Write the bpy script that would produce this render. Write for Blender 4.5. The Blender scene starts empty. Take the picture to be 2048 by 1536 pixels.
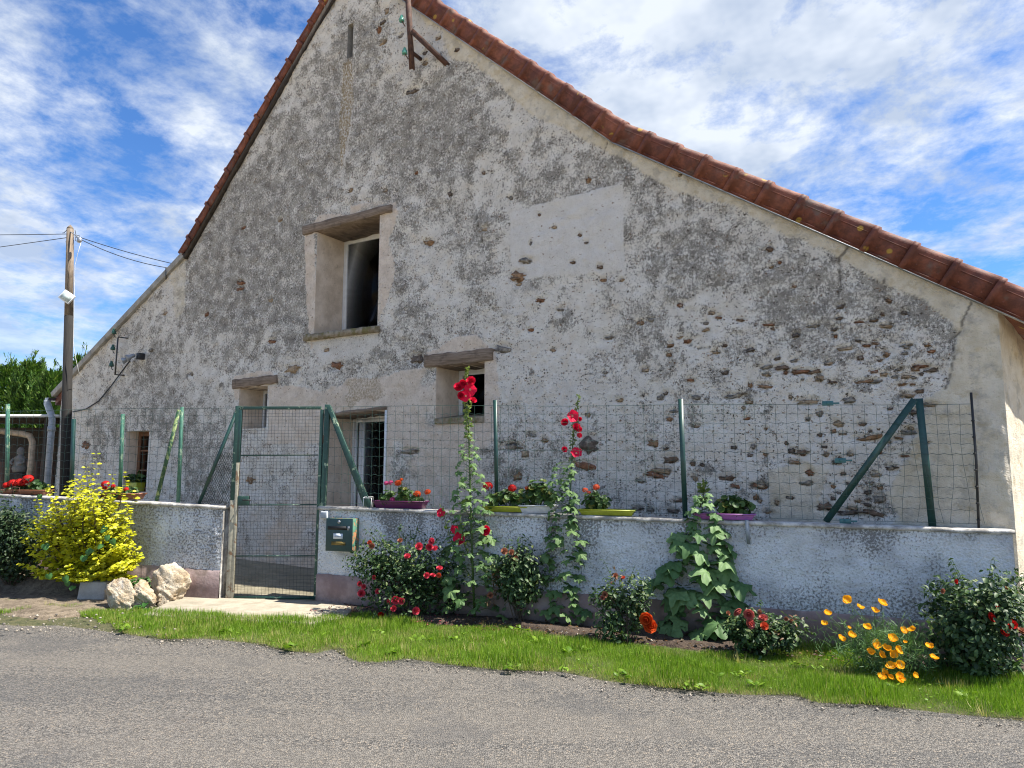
import bpy, math, random
import numpy as np
from mathutils import Vector, Matrix, Euler

random.seed(7)
RNG = np.random.default_rng(11)
sc = bpy.context.scene
COL = sc.collection

# ------------------------------------------------------------------ camera
FPX = 1420.0                      # focal length in pixels of the 2048 px wide photograph
PITCH = math.atan(168 / 1420)
CAMZ = 1.6
cam = bpy.data.objects.new('camera', bpy.data.cameras.new('camera'))
COL.objects.link(cam)
cam.data.sensor_width = 36.0
cam.data.lens = FPX / 2048 * 36
cam.data.clip_end = 3000
cam.location = (0, 0, CAMZ)
cam.rotation_euler = (math.radians(90) + PITCH, 0, 0)
sc.camera = cam

# ------------------------------------------------------------------ sky, sun, exposure
SUN_EL = math.radians(57)
SUN_H = np.array([0.988, -0.154])           # horizontal direction towards the sun
w = bpy.data.worlds.new('World'); sc.world = w; w.use_nodes = True
nt = w.node_tree; N = nt.nodes; L = nt.links
N.clear()
out = N.new('ShaderNodeOutputWorld'); bg = N.new('ShaderNodeBackground')
sky = N.new('ShaderNodeTexSky'); sky.sky_type = 'NISHITA'; sky.sun_disc = False
sky.sun_elevation = SUN_EL
sky.sun_rotation = math.atan2(SUN_H[0], SUN_H[1])
sky.air_density = 1.0; sky.dust_density = 0.0; sky.ozone_density = 3.0
tc = N.new('ShaderNodeTexCoord')
sep = N.new('ShaderNodeSeparateXYZ'); L.new(tc.outputs['Generated'], sep.inputs[0])
def wmath(op, a, b=None, c=None, clamp=False):
    n = N.new('ShaderNodeMath'); n.operation = op; n.use_clamp = clamp
    for i, v in enumerate((a, b, c)):
        if v is None: continue
        if isinstance(v, (int, float)): n.inputs[i].default_value = v
        else: L.new(v, n.inputs[i])
    return n.outputs[0]
zc = wmath('ADD', wmath('MAXIMUM', sep.outputs['Z'], 0.0), 0.16)
cx = wmath('DIVIDE', sep.outputs['X'], zc); cy = wmath('DIVIDE', sep.outputs['Y'], zc)
cmb = N.new('ShaderNodeCombineXYZ'); L.new(cx, cmb.inputs[0]); L.new(cy, cmb.inputs[1])
mp = N.new('ShaderNodeMapping'); L.new(cmb.outputs[0], mp.inputs[0])
mp.inputs['Location'].default_value = (1.9, 8.8, 0.0)
mp.inputs['Rotation'].default_value = (0, 0, math.radians(28)); mp.inputs['Scale'].default_value = (1.0, 0.9, 1)
def wnoise(scale, detail, rough, dist=0.0):
    n = N.new('ShaderNodeTexNoise'); n.noise_dimensions = '2D'; L.new(mp.outputs[0], n.inputs['Vector'])
    n.inputs['Scale'].default_value = scale; n.inputs['Detail'].default_value = detail
    n.inputs['Roughness'].default_value = rough; n.inputs['Distortion'].default_value = dist
    return n.outputs['Fac']
big = wnoise(0.55, 1, 0.5)
mid = wnoise(4.0, 7, 0.66, 0.1)
mix1 = wmath('ADD', wmath('MULTIPLY', big, 0.95), mid)
cover = wmath('MULTIPLY', wmath('SUBTRACT', mix1, 0.80), 3.2, clamp=True)
cover = wmath('MULTIPLY', wmath('POWER', cover, 1.2), 0.95)
low = N.new('ShaderNodeMapRange'); L.new(sep.outputs['Z'], low.inputs[0]); low.inputs[1].default_value = 0.0; low.inputs[2].default_value = 0.30; low.inputs[3].default_value = 0.35; low.inputs[4].default_value = 1.0
cover = wmath('MULTIPLY', cover, low.outputs[0])
dens = wnoise(4.2, 4, 0.6)
cr = N.new('ShaderNodeValToRGB'); L.new(dens, cr.inputs[0])
cr.color_ramp.elements[0].position = 0.34; cr.color_ramp.elements[0].color = (0.265, 0.31, 0.385, 1)
cr.color_ramp.elements[1].position = 0.64; cr.color_ramp.elements[1].color = (0.43, 0.46, 0.50, 1)
skm = N.new('ShaderNodeMix'); skm.data_type = 'RGBA'; skm.blend_type = 'MULTIPLY'
skm.inputs[0].default_value = 1.0
L.new(sky.outputs[0], skm.inputs[6]); skm.inputs[7].default_value = (0.040, 0.063, 0.090, 1)   # sky strength
mx = N.new('ShaderNodeMix'); mx.data_type = 'RGBA'
L.new(cover, mx.inputs[0]); L.new(skm.outputs[2], mx.inputs[6]); L.new(cr.outputs[0], mx.inputs[7])
L.new(mx.outputs[2], bg.inputs[0]); bg.inputs[1].default_value = 1.0
L.new(bg.outputs[0], out.inputs[0])

w.cycles.sampling_method = 'MANUAL'; w.cycles.sample_map_resolution = 256
sun = bpy.data.objects.new('sun', bpy.data.lights.new('sun', 'SUN')); COL.objects.link(sun)
sun.data.energy = 5.0; sun.data.angle = math.radians(0.5); sun.data.color = (1.0, 0.95, 0.86)
sd = Vector((SUN_H[0] * math.cos(SUN_EL), SUN_H[1] * math.cos(SUN_EL), math.sin(SUN_EL)))
sun.rotation_euler = sd.to_track_quat('Z', 'Y').to_euler()
sun.location = (6, -3, 12)
sc.view_settings.view_transform = 'Standard'; sc.view_settings.look = 'None'
sc.view_settings.gamma = 1.0; sc.view_settings.use_curve_mapping = False
sc.view_settings.exposure = 1.12
sc.render.engine = 'CYCLES'
sc.cycles.max_bounces = 5; sc.cycles.diffuse_bounces = 3; sc.cycles.glossy_bounces = 2; sc.cycles.transmission_bounces = 4; sc.cycles.transparent_max_bounces = 8
sc.cycles.filter_width = 1.1
sc.render.resolution_x = 1024; sc.render.resolution_y = 768

# ------------------------------------------------------------------ survey: places measured in the photograph
def ray(px, py):
    x = (px - 1024) / FPX; u = -(py - 768) / FPX
    c, s = math.cos(PITCH), math.sin(PITCH)
    return np.array([x, c - s * u, s + c * u])
CAM = np.array([0, 0, CAMZ])
def G(x):                                     # the street drops gently to the right
    return -0.018 * (max(-12.0, min(8.0, x)) + 2.2)
def Gv(x): return -0.018 * (np.clip(x, -12, 8) + 2.2)
def ground(px, py, lift=0.0):
    r = ray(px, py); t = (lift - CAMZ) / r[2]
    for _ in range(8):
        p = CAM + r * t; t = (G(p[0]) + lift - CAMZ) / r[2]
    return CAM + r * t
class Plane:
    """vertical plane: along = to the right, out = towards the street"""
    def __init__(s, origin, yaw):
        a = math.radians(yaw)
        s.o = np.array([origin[0], origin[1], 0.0])
        s.d = np.array([math.cos(a), -math.sin(a), 0.0]); s.n = np.array([-math.sin(a), -math.cos(a), 0.0])
        s.yaw = yaw
    def hit(s, px, py):
        r = ray(px, py); t = ((s.o - CAM) @ s.n) / (r @ s.n)
        return CAM + r * t
    def sz(s, px, py):
        p = s.hit(px, py); return float((p - s.o) @ s.d), float(p[2])
    def at(s, u, z, t=0.0):
        return s.o + s.d * u + s.n * t + np.array([0, 0, z])
    def off(s, t):
        q = Plane((0, 0), s.yaw); q.o = s.o + s.n * t; return q
A0 = ground(640, 1213)
WR = Plane(A0, 17.8)                           # front wall, right of the gate
K = WR.hit(2013, 1062)
FA = Plane(K[:2] - WR.n[:2] * 0.16, 30.9)      # gable wall of the house
B0 = ground(430, 1207)
WL = Plane(B0, 9.5)                            # front wall, left of the gate

# ------------------------------------------------------------------ helpers
def fbm(x, y, scale, octs=4, seed=0, gain=0.5):
    x = np.asarray(x, float) * scale; y = np.asarray(y, float) * scale
    tot = np.zeros(np.broadcast(x, y).shape); amp = 1.0; nrm = 0
    for o in range(octs):
        rs = np.random.default_rng(seed * 97 + o); T = rs.random((256, 256))
        xi = np.floor(x).astype(int); yi = np.floor(y).astype(int)
        fx = x - xi; fy = y - yi
        fx = fx * fx * (3 - 2 * fx); fy = fy * fy * (3 - 2 * fy)
        a = T[xi & 255, yi & 255]; b = T[(xi + 1) & 255, yi & 255]
        c = T[xi & 255, (yi + 1) & 255]; d = T[(xi + 1) & 255, (yi + 1) & 255]
        tot += amp * ((a * (1 - fx) + b * fx) * (1 - fy) + (c * (1 - fx) + d * fx) * fy)
        nrm += amp; amp *= gain; x = x * 2.03 + 17.3; y = y * 2.03 + 5.1
    return tot / nrm
def blur(a, n, it=2):
    for _ in range(it):
        for ax in (0, 1):
            c = np.cumsum(np.pad(a, [(n + 1, n) if k == ax else (0, 0) for k in (0, 1)], mode='edge'), axis=ax)
            a = (np.take(c, np.arange(2 * n + 1, c.shape[ax]), ax) - np.take(c, np.arange(0, c.shape[ax] - 2 * n - 1), ax)) / (2 * n + 1)
    return a
def sstep(a, b, x):
    t = np.clip((x - a) / (b - a), 0, 1); return t * t * (3 - 2 * t)
def inpoly(x, y, poly):
    x = np.asarray(x, float); y = np.asarray(y, float)
    r = np.zeros(x.shape, bool); n = len(poly); j = n - 1
    for i in range(n):
        xi, yi = poly[i]; xj, yj = poly[j]
        with np.errstate(divide='ignore', invalid='ignore'):
            c = ((yi > y) != (yj > y)) & (x < (xj - xi) * (y - yi) / (yj - yi + 1e-12) + xi)
        r ^= c; j = i
    return r

ROOT = {}
def root_loc(o):
    while o.parent: o = o.parent
    return ROOT.get(o.name, np.zeros(3))
def np_mesh(name, V, faces, smooth=False, attrs=None, mats=None, midx=None):
    """faces: list of index arrays (k x 3, k x 4 ...) or tuples"""
    me = bpy.data.meshes.new(name)
    V = np.asarray(V, np.float32)
    lp, st, tot = [], [], 0
    groups = {}
    if len(faces) and isinstance(faces[0], np.ndarray):
        arrs = faces
    else:
        arrs = None
    if arrs is not None:
        for a in arrs:
            if len(a) == 0: continue
            k = a.shape[1]; lp.append(a.ravel()); st.append(tot + np.arange(len(a)) * k); tot += a.size
        lp = np.concatenate(lp).astype(np.int32); st = np.concatenate(st).astype(np.int32)
    else:
        l = []; s = []
        for f in faces: s.append(len(l)); l.extend(f)
        lp = np.array(l, np.int32); st = np.array(s, np.int32)
    me.vertices.add(len(V)); me.vertices.foreach_set('co', V.ravel())
    me.loops.add(len(lp)); me.loops.foreach_set('vertex_index', lp)
    me.polygons.add(len(st)); me.polygons.foreach_set('loop_start', st)
    if smooth: me.polygons.foreach_set('use_smooth', np.ones(len(st), bool))
    for m in (mats or []): me.materials.append(m)
    if midx is not None: me.polygons.foreach_set('material_index', np.asarray(midx, np.int32))
    me.update(calc_edges=True); me.validate()
    for k, v in (attrs or {}).items():
        v = np.asarray(v, np.float32)
        if v.ndim == 1:
            at = me.attributes.new(k, 'FLOAT', 'POINT'); at.data.foreach_set('value', v)
        else:
            at = me.attributes.new(k, 'FLOAT_COLOR', 'POINT')
            c = np.ones((len(v), 4), np.float32); c[:, :v.shape[1]] = v; at.data.foreach_set('color', c.ravel())
    return me
def link(name, me, parent=None):
    o = bpy.data.objects.new(name, me); COL.objects.link(o)
    if parent is not None: o.parent = parent
    return o
def put(name, V, faces, mat, parent=None, smooth=False, attrs=None, midx=None):
    """mesh given in world coordinates; a child is stored relative to its thing's base"""
    V = np.asarray(V, float)
    if parent is not None: V = V - root_loc(parent)
    mats = mat if isinstance(mat, (list, tuple)) else [mat]
    return link(name, np_mesh(name, V, faces, smooth, attrs, mats, midx), parent)
def inst(name, me, parent, loc, rot=None, scale=None):
    """object with shared mesh data; loc in world coordinates"""
    o = link(name, me, parent)
    p = np.asarray(loc, float) - (root_loc(parent) if parent is not None else 0)
    o.location = p
    if rot is not None:
        if isinstance(rot, Matrix): o.rotation_euler = rot.to_euler()
        else: o.rotation_euler = rot
    if scale is not None: o.scale = (scale,) * 3 if isinstance(scale, (int, float)) else scale
    return o
def thing(name, label, cat, loc, group=None):
    o = bpy.data.objects.new(name, None); COL.objects.link(o); o.empty_display_size = 0.2
    o.location = loc; ROOT[o.name] = np.asarray(loc, float)
    return tag(o, label, cat, group)
def tag(o, label=None, cat=None, group=None, kind=None):
    if label: o['label'] = label
    if cat: o['category'] = cat
    if group: o['group'] = group
    if kind: o['kind'] = kind
    return o

class MB:
    def __init__(s): s.v = []; s.f = []; s.m = []; s.cm = 0
    def add(s, V, F):
        b = len(s.v); s.v.extend([tuple(map(float, p)) for p in V]); s.f.extend([tuple(i + b for i in f) for f in F])
        s.m.extend([s.cm] * len(F)); return s
    def hexa(s, lo, hi):
        """lo, hi: four corners each in the same turning order"""
        return s.add(list(lo) + list(hi), [(3, 2, 1, 0), (4, 5, 6, 7), (0, 1, 5, 4), (1, 2, 6, 5), (2, 3, 7, 6), (3, 0, 4, 7)])
    def box(s, c, ax, ay, az):
        c, ax, ay, az = map(np.asarray, (c, ax, ay, az))
        lo = [c - ax - ay - az, c + ax - ay - az, c + ax + ay - az, c - ax + ay - az]
        return s.hexa(lo, [p + 2 * az for p in lo])
    def bar(s, p, q, w, h, up=(0, 0, 1)):
        p = np.asarray(p, float); q = np.asarray(q, float); d = q - p; Ln = np.linalg.norm(d); d = d / Ln
        up = np.asarray(up, float)
        x = np.cross(d, up)
        if np.linalg.norm(x) < 1e-6: x = np.cross(d, [1, 0, 0])
        x = x / np.linalg.norm(x); y = np.cross(x, d)
        return s.box((p + q) / 2, x * w / 2, d * Ln / 2, y * h / 2)
    def tube(s, pts, r, n=6, caps=True):
        pts = [np.asarray(p, float) for p in pts]
        rs = r if isinstance(r, (list, tuple, np.ndarray)) else [r] * len(pts)
        V = []; F = []; x = None
        for i, p in enumerate(pts):
            d = pts[min(i + 1, len(pts) - 1)] - pts[max(i - 1, 0)]; d = d / (np.linalg.norm(d) + 1e-9)
            if x is None:
                a = np.array([0, 0, 1.]) if abs(d[2]) < 0.9 else np.array([1., 0, 0])
                x = np.cross(d, a)
            x = x - d * (x @ d); x = x / (np.linalg.norm(x) + 1e-9); y = np.cross(d, x)
            for k in range(n):
                a = 2 * math.pi * k / n; V.append(p + (x * math.cos(a) + y * math.sin(a)) * rs[i])
        for i in range(len(pts) - 1):
            for k in range(n):
                F.append((i * n + k, i * n + (k + 1) % n, (i + 1) * n + (k + 1) % n, (i + 1) * n + k))
        if caps:
            F.append(tuple(range(n))[::-1]); F.append(tuple(range((len(pts) - 1) * n, len(pts) * n)))
        return s.add(V, F)
    def lathe(s, base, prof, n=16, axis=(0, 0, 1)):
        a = np.asarray(axis, float); a = a / np.linalg.norm(a)
        t = np.array([1., 0, 0]) if abs(a[0]) < 0.9 else np.array([0, 1., 0])
        x = np.cross(a, t); x /= np.linalg.norm(x); y = np.cross(a, x); base = np.asarray(base, float)
        V = []; F = []
        for (r, h) in prof:
            for k in range(n):
                q = 2 * math.pi * k / n; V.append(base + a * h + (x * math.cos(q) + y * math.sin(q)) * r)
        for i in range(len(prof) - 1):
            for k in range(n): F.append((i * n + k, i * n + (k + 1) % n, (i + 1) * n + (k + 1) % n, (i + 1) * n + k))
        F.append(tuple(range(n))[::-1]); F.append(tuple(range((len(prof) - 1) * n, len(prof) * n)))
        return s.add(V, F)
    def build(s, name, mat, parent=None, smooth=False, bevel=0.0):
        o = put(name, s.v, s.f, mat, parent, smooth, midx=s.m if isinstance(mat, (list, tuple)) else None)
        if bevel:
            m = o.modifiers.new('bevel', 'BEVEL'); m.width = bevel; m.segments = 2; m.limit_method = 'ANGLE'
        return o

# ------------------------------------------------------------------ materials
class Mat:
    def __init__(s, name, plane=None):
        s.plane = plane
        s.m = bpy.data.materials.new(name); s.m.use_nodes = True
        s.nt = s.m.node_tree; s.N = s.nt.nodes; s.L = s.nt.links
        s.b = s.N['Principled BSDF']; s.out = s.N['Material Output']; s.vec = None; s._obj = None
    def val(s, sock, v):
        if isinstance(v, (int, float)): sock.default_value = v
        elif isinstance(v, (tuple, list)): sock.default_value = tuple(v) + ((1,) if len(v) == 3 and len(sock.default_value) == 4 else ())
        else: s.L.new(v, sock)
    def coord(s):
        if s._obj is None:
            g = s.N.new('ShaderNodeNewGeometry'); s._obj = g.outputs['Position']
            if isinstance(s.plane, float):            # lay the pattern out in the plane of a wall
                for rot in ((0, 0, math.radians(s.plane)), (math.radians(-90), 0, 0)):
                    n = s.N.new('ShaderNodeMapping'); s.L.new(s._obj, n.inputs[0]); n.inputs['Rotation'].default_value = rot; s._obj = n.outputs[0]
        return s._obj
    def mapping(s, scale=(1, 1, 1), rot=(0, 0, 0), src=None):
        n = s.N.new('ShaderNodeMapping'); s.L.new(src or s.coord(), n.inputs[0])
        n.inputs['Scale'].default_value = scale; n.inputs['Rotation'].default_value = rot; return n.outputs[0]
    def noise(s, scale, detail=4, rough=0.55, dist=0.0, src=None, color=False):
        n = s.N.new('ShaderNodeTexNoise'); n.noise_dimensions = '2D' if s.plane is not None else '3D'; s.L.new(src or s.coord(), n.inputs['Vector'])
        n.inputs['Scale'].default_value = scale; n.inputs['Detail'].default_value = detail
        n.inputs['Roughness'].default_value = rough; n.inputs['Distortion'].default_value = dist
        return n.outputs['Color' if color else 'Fac']
    def voro(s, scale, out='Distance', feature='F1', src=None, rand=1.0):
        n = s.N.new('ShaderNodeTexVoronoi'); n.voronoi_dimensions = '2D' if s.plane is not None else '3D'; s.L.new(src or s.coord(), n.inputs['Vector'])
        n.feature = feature; n.inputs['Scale'].default_value = scale; n.inputs['Randomness'].default_value = rand
        return n.outputs[out]
    def math(s, op, a, b=None, clamp=False):
        n = s.N.new('ShaderNodeMath'); n.operation = op; n.use_clamp = clamp
        s.val(n.inputs[0], a)
        if b is not None: s.val(n.inputs[1], b)
        return n.outputs[0]
    def ss(s, x, a, b, lo=0.0, hi=1.0):
        n = s.N.new('ShaderNodeMapRange'); n.interpolation_type = 'SMOOTHSTEP'; s.val(n.inputs[0], x)
        n.inputs[1].default_value = a; n.inputs[2].default_value = b; n.inputs[3].default_value = lo; n.inputs[4].default_value = hi
        return n.outputs[0]
    def mix(s, f, a, b, mode='MIX'):
        n = s.N.new('ShaderNodeMix'); n.data_type = 'RGBA'; n.blend_type = mode
        s.val(n.inputs[0], f); s.val(n.inputs[6], a); s.val(n.inputs[7], b); return n.outputs[2]
    def attr(s, name, out='Fac'):
        n = s.N.new('ShaderNodeAttribute'); n.attribute_name = name; return n.outputs[out]
    def rgb(s, c):
        n = s.N.new('ShaderNodeSeparateColor'); s.L.new(c, n.inputs[0]); return n.outputs
    def orand(s): return s.N.new('ShaderNodeObjectInfo').outputs['Random']
    def bump(s, h, strength=0.5, dist=0.01, chain=None):
        n = s.N.new('ShaderNodeBump'); n.inputs['Strength'].default_value = strength; n.inputs['Distance'].default_value = dist
        s.val(n.inputs['Height'], h)
        if chain is not None: s.L.new(chain, n.inputs['Normal'])
        s.L.new(n.outputs[0], s.b.inputs['Normal']); return n.outputs[0]
    def fin(s, color=None, rough=0.7, metal=0.0, spec=None):
        if color is not None: s.val(s.b.inputs['Base Color'], color)
        s.val(s.b.inputs['Roughness'], rough); s.b.inputs['Metallic'].default_value = metal
        if spec is not None: s.b.inputs['Specular IOR Level'].default_value = spec
        return s.m
def simple(name, c, rough=0.6, metal=0.0, var=0.15, scale=12, bump=0.0):
    m = Mat(name); n = m.noise(scale, 5, 0.6)
    c2 = tuple(v * (1 - var * 2) for v in c); c1 = tuple(min(1, v * (1 + var)) for v in c)
    col = m.mix(m.ss(n, 0.3, 0.7), c2, c1)
    if bump: m.bump(m.noise(scale * 4, 4, 0.6), bump, 0.01)
    return m.fin(col, rough, metal)
def leaf_mat(name, c1, c2, c3=None, trans=0.3, rough=0.45, tint=None):
    m = Mat(name); r = m.attr('rnd')
    col = m.mix(m.ss(r, 0.0, 0.8), c1, c2)
    if c3: col = m.mix(m.ss(r, 0.86, 0.97), col, c3)
    col = m.mix(m.ss(m.noise(25, 3), 0.35, 0.7), col, m.mix(1.0, col, (0.72, 0.76, 0.7), 'MULTIPLY'))
    m.fin(col, rough, spec=0.35)
    t = m.N.new('ShaderNodeBsdfTranslucent'); m.L.new(m.mix(1.0, col, tint or (1.0, 1.1, 0.45), 'MULTIPLY'), t.inputs[0])
    ms = m.N.new('ShaderNodeMixShader'); ms.inputs[0].default_value = trans
    m.L.new(m.b.outputs[0], ms.inputs[1]); m.L.new(t.outputs[0], ms.inputs[2]); m.L.new(ms.outputs[0], m.out.inputs[0])
    return m.m
def petal_mat(name, c, c2=None, trans=0.35):
    m = Mat(name); g = m.attr('rnd')
    col = m.mix(g, c2 or tuple(v * 0.6 for v in c), c)
    m.fin(col, 0.6, spec=0.2)
    t = m.N.new('ShaderNodeBsdfTranslucent'); m.L.new(col, t.inputs[0])
    ms = m.N.new('ShaderNodeMixShader'); ms.inputs[0].default_value = trans
    m.L.new(m.b.outputs[0], ms.inputs[1]); m.L.new(t.outputs[0], ms.inputs[2]); m.L.new(ms.outputs[0], m.out.inputs[0])
    return m.m
M = {}
def mat_facade(yaw):
    m = Mat('old_lime_render', yaw)
    m1 = m.rgb(m.attr('m1', 'Color')); m2 = m.rgb(m.attr('m2', 'Color'))
    gray, cream, peach = m1[0], m1[1], m1[2]; patch, ochre, dark = m2[0], m2[1], m2[2]
    nA = m.noise(34, 4, 0.70, 0.0, m.mapping((1, 0.85, 1))); nB = m.noise(105, 1, 0.6)
    nCc = m.rgb(m.noise(5.2, 5, 0.66, color=True)); nC, nD, nE = nCc[0], nCc[1], nCc[2]
    light = m.mix(m.ss(nC, 0.32, 0.68), (0.70, 0.655, 0.595), (0.82, 0.785, 0.73))
    light = m.mix(m.ss(nD, 0.5, 0.66, 0, 0.6), light, (0.75, 0.665, 0.565))
    film = m.mix(m.ss(nE, 0.34, 0.66), (0.20, 0.185, 0.165), (0.40, 0.373, 0.33))
    dirty = m.mix(m.ss(nB, 0.42, 0.70, 0, 0.6), film, (0.10, 0.092, 0.08))
    cov = m.math('ADD', m.math('ADD', m.math('MULTIPLY', nA, 0.75), m.math('MULTIPLY', nB, 0.25)), m.math('MULTIPLY', nD, 0.55))
    thr = m.math('SUBTRACT', cov, m.math('SUBTRACT', 0.925, m.math('MULTIPLY', gray, 0.345)))
    f = m.math('MULTIPLY', m.math('MULTIPLY', thr, 6.5, clamp=True), 0.88)
    old = m.mix(f, light, dirty)
    # cream coat
    cc = m.mix(m.ss(nC, 0.3, 0.7), (0.68, 0.60, 0.465), (0.80, 0.73, 0.61))
    cc = m.mix(m.ss(nD, 0.5, 0.68, 0, 0.6), cc, (0.46, 0.42, 0.36))
    cc = m.mix(m.ss(nE, 0.58, 0.7, 0, 0.45), cc, (0.50, 0.39, 0.21))
    col = m.mix(cream, old, cc)
    pc = m.mix(m.ss(nC, 0.32, 0.7), (0.69, 0.575, 0.47), (0.82, 0.71, 0.605))
    pc = m.mix(m.ss(nA, 0.58, 0.76, 0, 0.5), pc, (0.36, 0.32, 0.27))
    col = m.mix(m.math('MULTIPLY', peach, 0.85), col, pc)
    wc = m.mix(m.ss(nC, 0.3, 0.7), (0.73, 0.695, 0.65), (0.80, 0.77, 0.73))
    wc = m.mix(m.ss(nB, 0.64, 0.74, 0, 0.6), wc, (0.25, 0.21, 0.17))
    col = m.mix(patch, col, wc)
    oc = m.mix(m.ss(nB, 0.4, 0.6), (0.26, 0.165, 0.05), (0.40, 0.34, 0.24))
    col = m.mix(m.math('MULTIPLY', ochre, m.ss(nA, 0.35, 0.6)), col, oc)
    # pits and specks
    v = m.N.new('ShaderNodeTexVoronoi'); v.voronoi_dimensions = '2D'; wv = m.N.new('ShaderNodeVectorMath'); wv.operation = 'MULTIPLY_ADD'; m.L.new(m.noise(34, 1, 0.5, color=True), wv.inputs[0]); wv.inputs[1].default_value = (.05, .05, 0); m.L.new(m.mapping((1, 1.3, 1)), wv.inputs[2]); m.L.new(wv.outputs[0], v.inputs['Vector']); v.inputs['Scale'].default_value = 30
    vc = m.rgb(v.outputs['Color'])
    pit = m.math('MULTIPLY', m.ss(v.outputs['Distance'], 0.16, 0.34, 1, 0), m.ss(vc[0], 0.70, 0.78))
    rs = m.math('MULTIPLY', m.ss(v.outputs['Distance'], 0.25, 0.38, 1, 0), m.ss(vc[1], 0.955, 0.965))
    calm = m.math('SUBTRACT', 1.0, m.math('MULTIPLY', m.math('MAXIMUM', cream, m.math('MAXIMUM', peach, patch)), 0.8))
    pit = m.math('MULTIPLY', pit, calm)
    rs = m.math('MULTIPLY', rs, m.math('SUBTRACT', 1.0, cream))
    col = m.mix(m.math('MULTIPLY', pit, m.ss(nD, 0.38, 0.6, 0.35, 0.95)), col, (0.075, 0.058, 0.043))
    col = m.mix(m.math('MULTIPLY', rs, 0.7), col, (0.23, 0.135, 0.075))
    col = m.mix(dark, col, (0.05, 0.043, 0.036))
    h = m.math('SUBTRACT', m.math('ADD', nA, m.math('MULTIPLY', nB, 0.5)), m.math('MULTIPLY', pit, 0.5))
    m.bump(h, 0.8, 0.035)
    return m.fin(col, 0.93, spec=0.1)
M['facade'] = mat_facade(FA.yaw); M['facade_side'] = mat_facade(FA.yaw - 74.0)
def mat_crepi():
    m = Mat('roughcast_wall', 15.0); m1 = m.rgb(m.attr('m1', 'Color'))
    nC = m.noise(2.6, 4, 0.65); nB = m.noise(44, 3, 0.62)
    c = m.mix(m.ss(nC, 0.3, 0.7), (0.49, 0.50, 0.52), (0.69, 0.71, 0.735))
    f = m.math('MULTIPLY', m.math('MULTIPLY', m.math('SUBTRACT', m.math('ADD', nB, m.math('MULTIPLY', m1[0], 0.28)), 0.645), 5.0, clamp=True), 0.82)
    c = m.mix(f, c, (0.12, 0.117, 0.112))
    c = m.mix(m.math('MULTIPLY', m1[1], 0.75), c, (0.76, 0.775, 0.79))
    c = m.mix(m.math('MULTIPLY', m1[2], m.ss(nB, 0.25, 0.6, 0.5, 1.0)), c, (0.16, 0.135, 0.085))
    m.bump(nB, 0.9, 0.022)
    return m.fin(c, 0.92, spec=0.12)
M['crepi'] = mat_crepi()
def mat_plinth():
    m = Mat('plinth_paint'); n = m.noise(3.5, 6, 0.65); n2 = m.noise(30, 4)
    c = m.mix(m.ss(n, 0.35, 0.68), (0.22, 0.15, 0.14), (0.36, 0.275, 0.26))
    c = m.mix(m.ss(m.noise(1.9, 5, 0.6), 0.52, 0.66, 0, 0.75), c, (0.13, 0.095, 0.07))
    z = m.N.new('ShaderNodeSeparateXYZ'); m.L.new(m.coord(), z.inputs[0])                     # dried mud splashed up from the bed
    c = m.mix(m.math('MULTIPLY', m.ss(m.math('ADD', z.outputs['Z'], m.math('MULTIPLY', m.noise(7, 4, 0.7), 0.22)), 0.30, 0.08), 0.75), c, (0.12, 0.088, 0.06))
    m.bump(n2, 0.5, 0.01); return m.fin(c, 0.85)
M['plinth'] = mat_plinth()
def mat_coping():
    m = Mat('coping_mortar'); n = m.noise(6, 7, 0.7); n2 = m.noise(40, 4)
    c = m.mix(m.ss(n, 0.40, 0.66), (0.24, 0.225, 0.205), (0.60, 0.575, 0.53)); c = m.mix(m.ss(n2, 0.6, 0.72, 0, 0.7), c, (0.09, 0.085, 0.075))
    m.bump(n2, 0.6, 0.01); return m.fin(c, 0.9)
M['coping'] = mat_coping()
def mat_tile():
    m = Mat('clay_tile'); r = m.orand(); n = m.noise(9, 6, 0.65); n2 = m.noise(60, 3)
    c = m.mix(r, (0.155, 0.044, 0.027), (0.25, 0.08, 0.044))
    c = m.mix(m.ss(n, 0.38, 0.66), m.mix(1.0, c, (0.55, 0.52, 0.5), 'MULTIPLY'), c)
    c = m.mix(m.ss(m.noise(3.3, 4), 0.56, 0.66, 0, 0.6), c, (0.13, 0.10, 0.085))
    li = m.math('MULTIPLY', m.ss(m.voro(5.2), 0.15, 0.22, 1, 0), m.ss(m.noise(2.7, 2), 0.54, 0.58))
    c = m.mix(li, c, (0.36, 0.22, 0.035))
    m.bump(m.math('ADD', n, n2), 0.4, 0.006); return m.fin(c, 0.7)
M['tile'] = mat_tile()
def mat_wood(name, c1, c2, axis_scale=(3, 3, 60)):
    m = Mat(name); g = m.noise(1.0, 6, 0.7, 0.6, m.mapping(axis_scale)); g2 = m.noise(9, 4)
    c = m.mix(m.ss(g, 0.3, 0.68), c1, c2); c = m.mix(m.ss(g2, 0.5, 0.75, 0, 0.5), c, tuple(v * 0.45 for v in c1))
    m.bump(g, 0.8, 0.01); return m.fin(c, 0.85)
M['beam'] = mat_wood('old_oak', (0.10, 0.07, 0.048), (0.27, 0.205, 0.155))
M['pole'] = mat_wood('pole_wood', (0.085, 0.062, 0.045), (0.26, 0.205, 0.15), (45, 45, 2.5))
M['pole_shaded'] = mat_wood('shaded_pole_wood', (0.006, 0.005, 0.0045), (0.018, 0.0155, 0.013), (45, 45, 2.5))  # near-black colour paints in the house's shadow on the lower pole
M['stone'] = None
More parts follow.
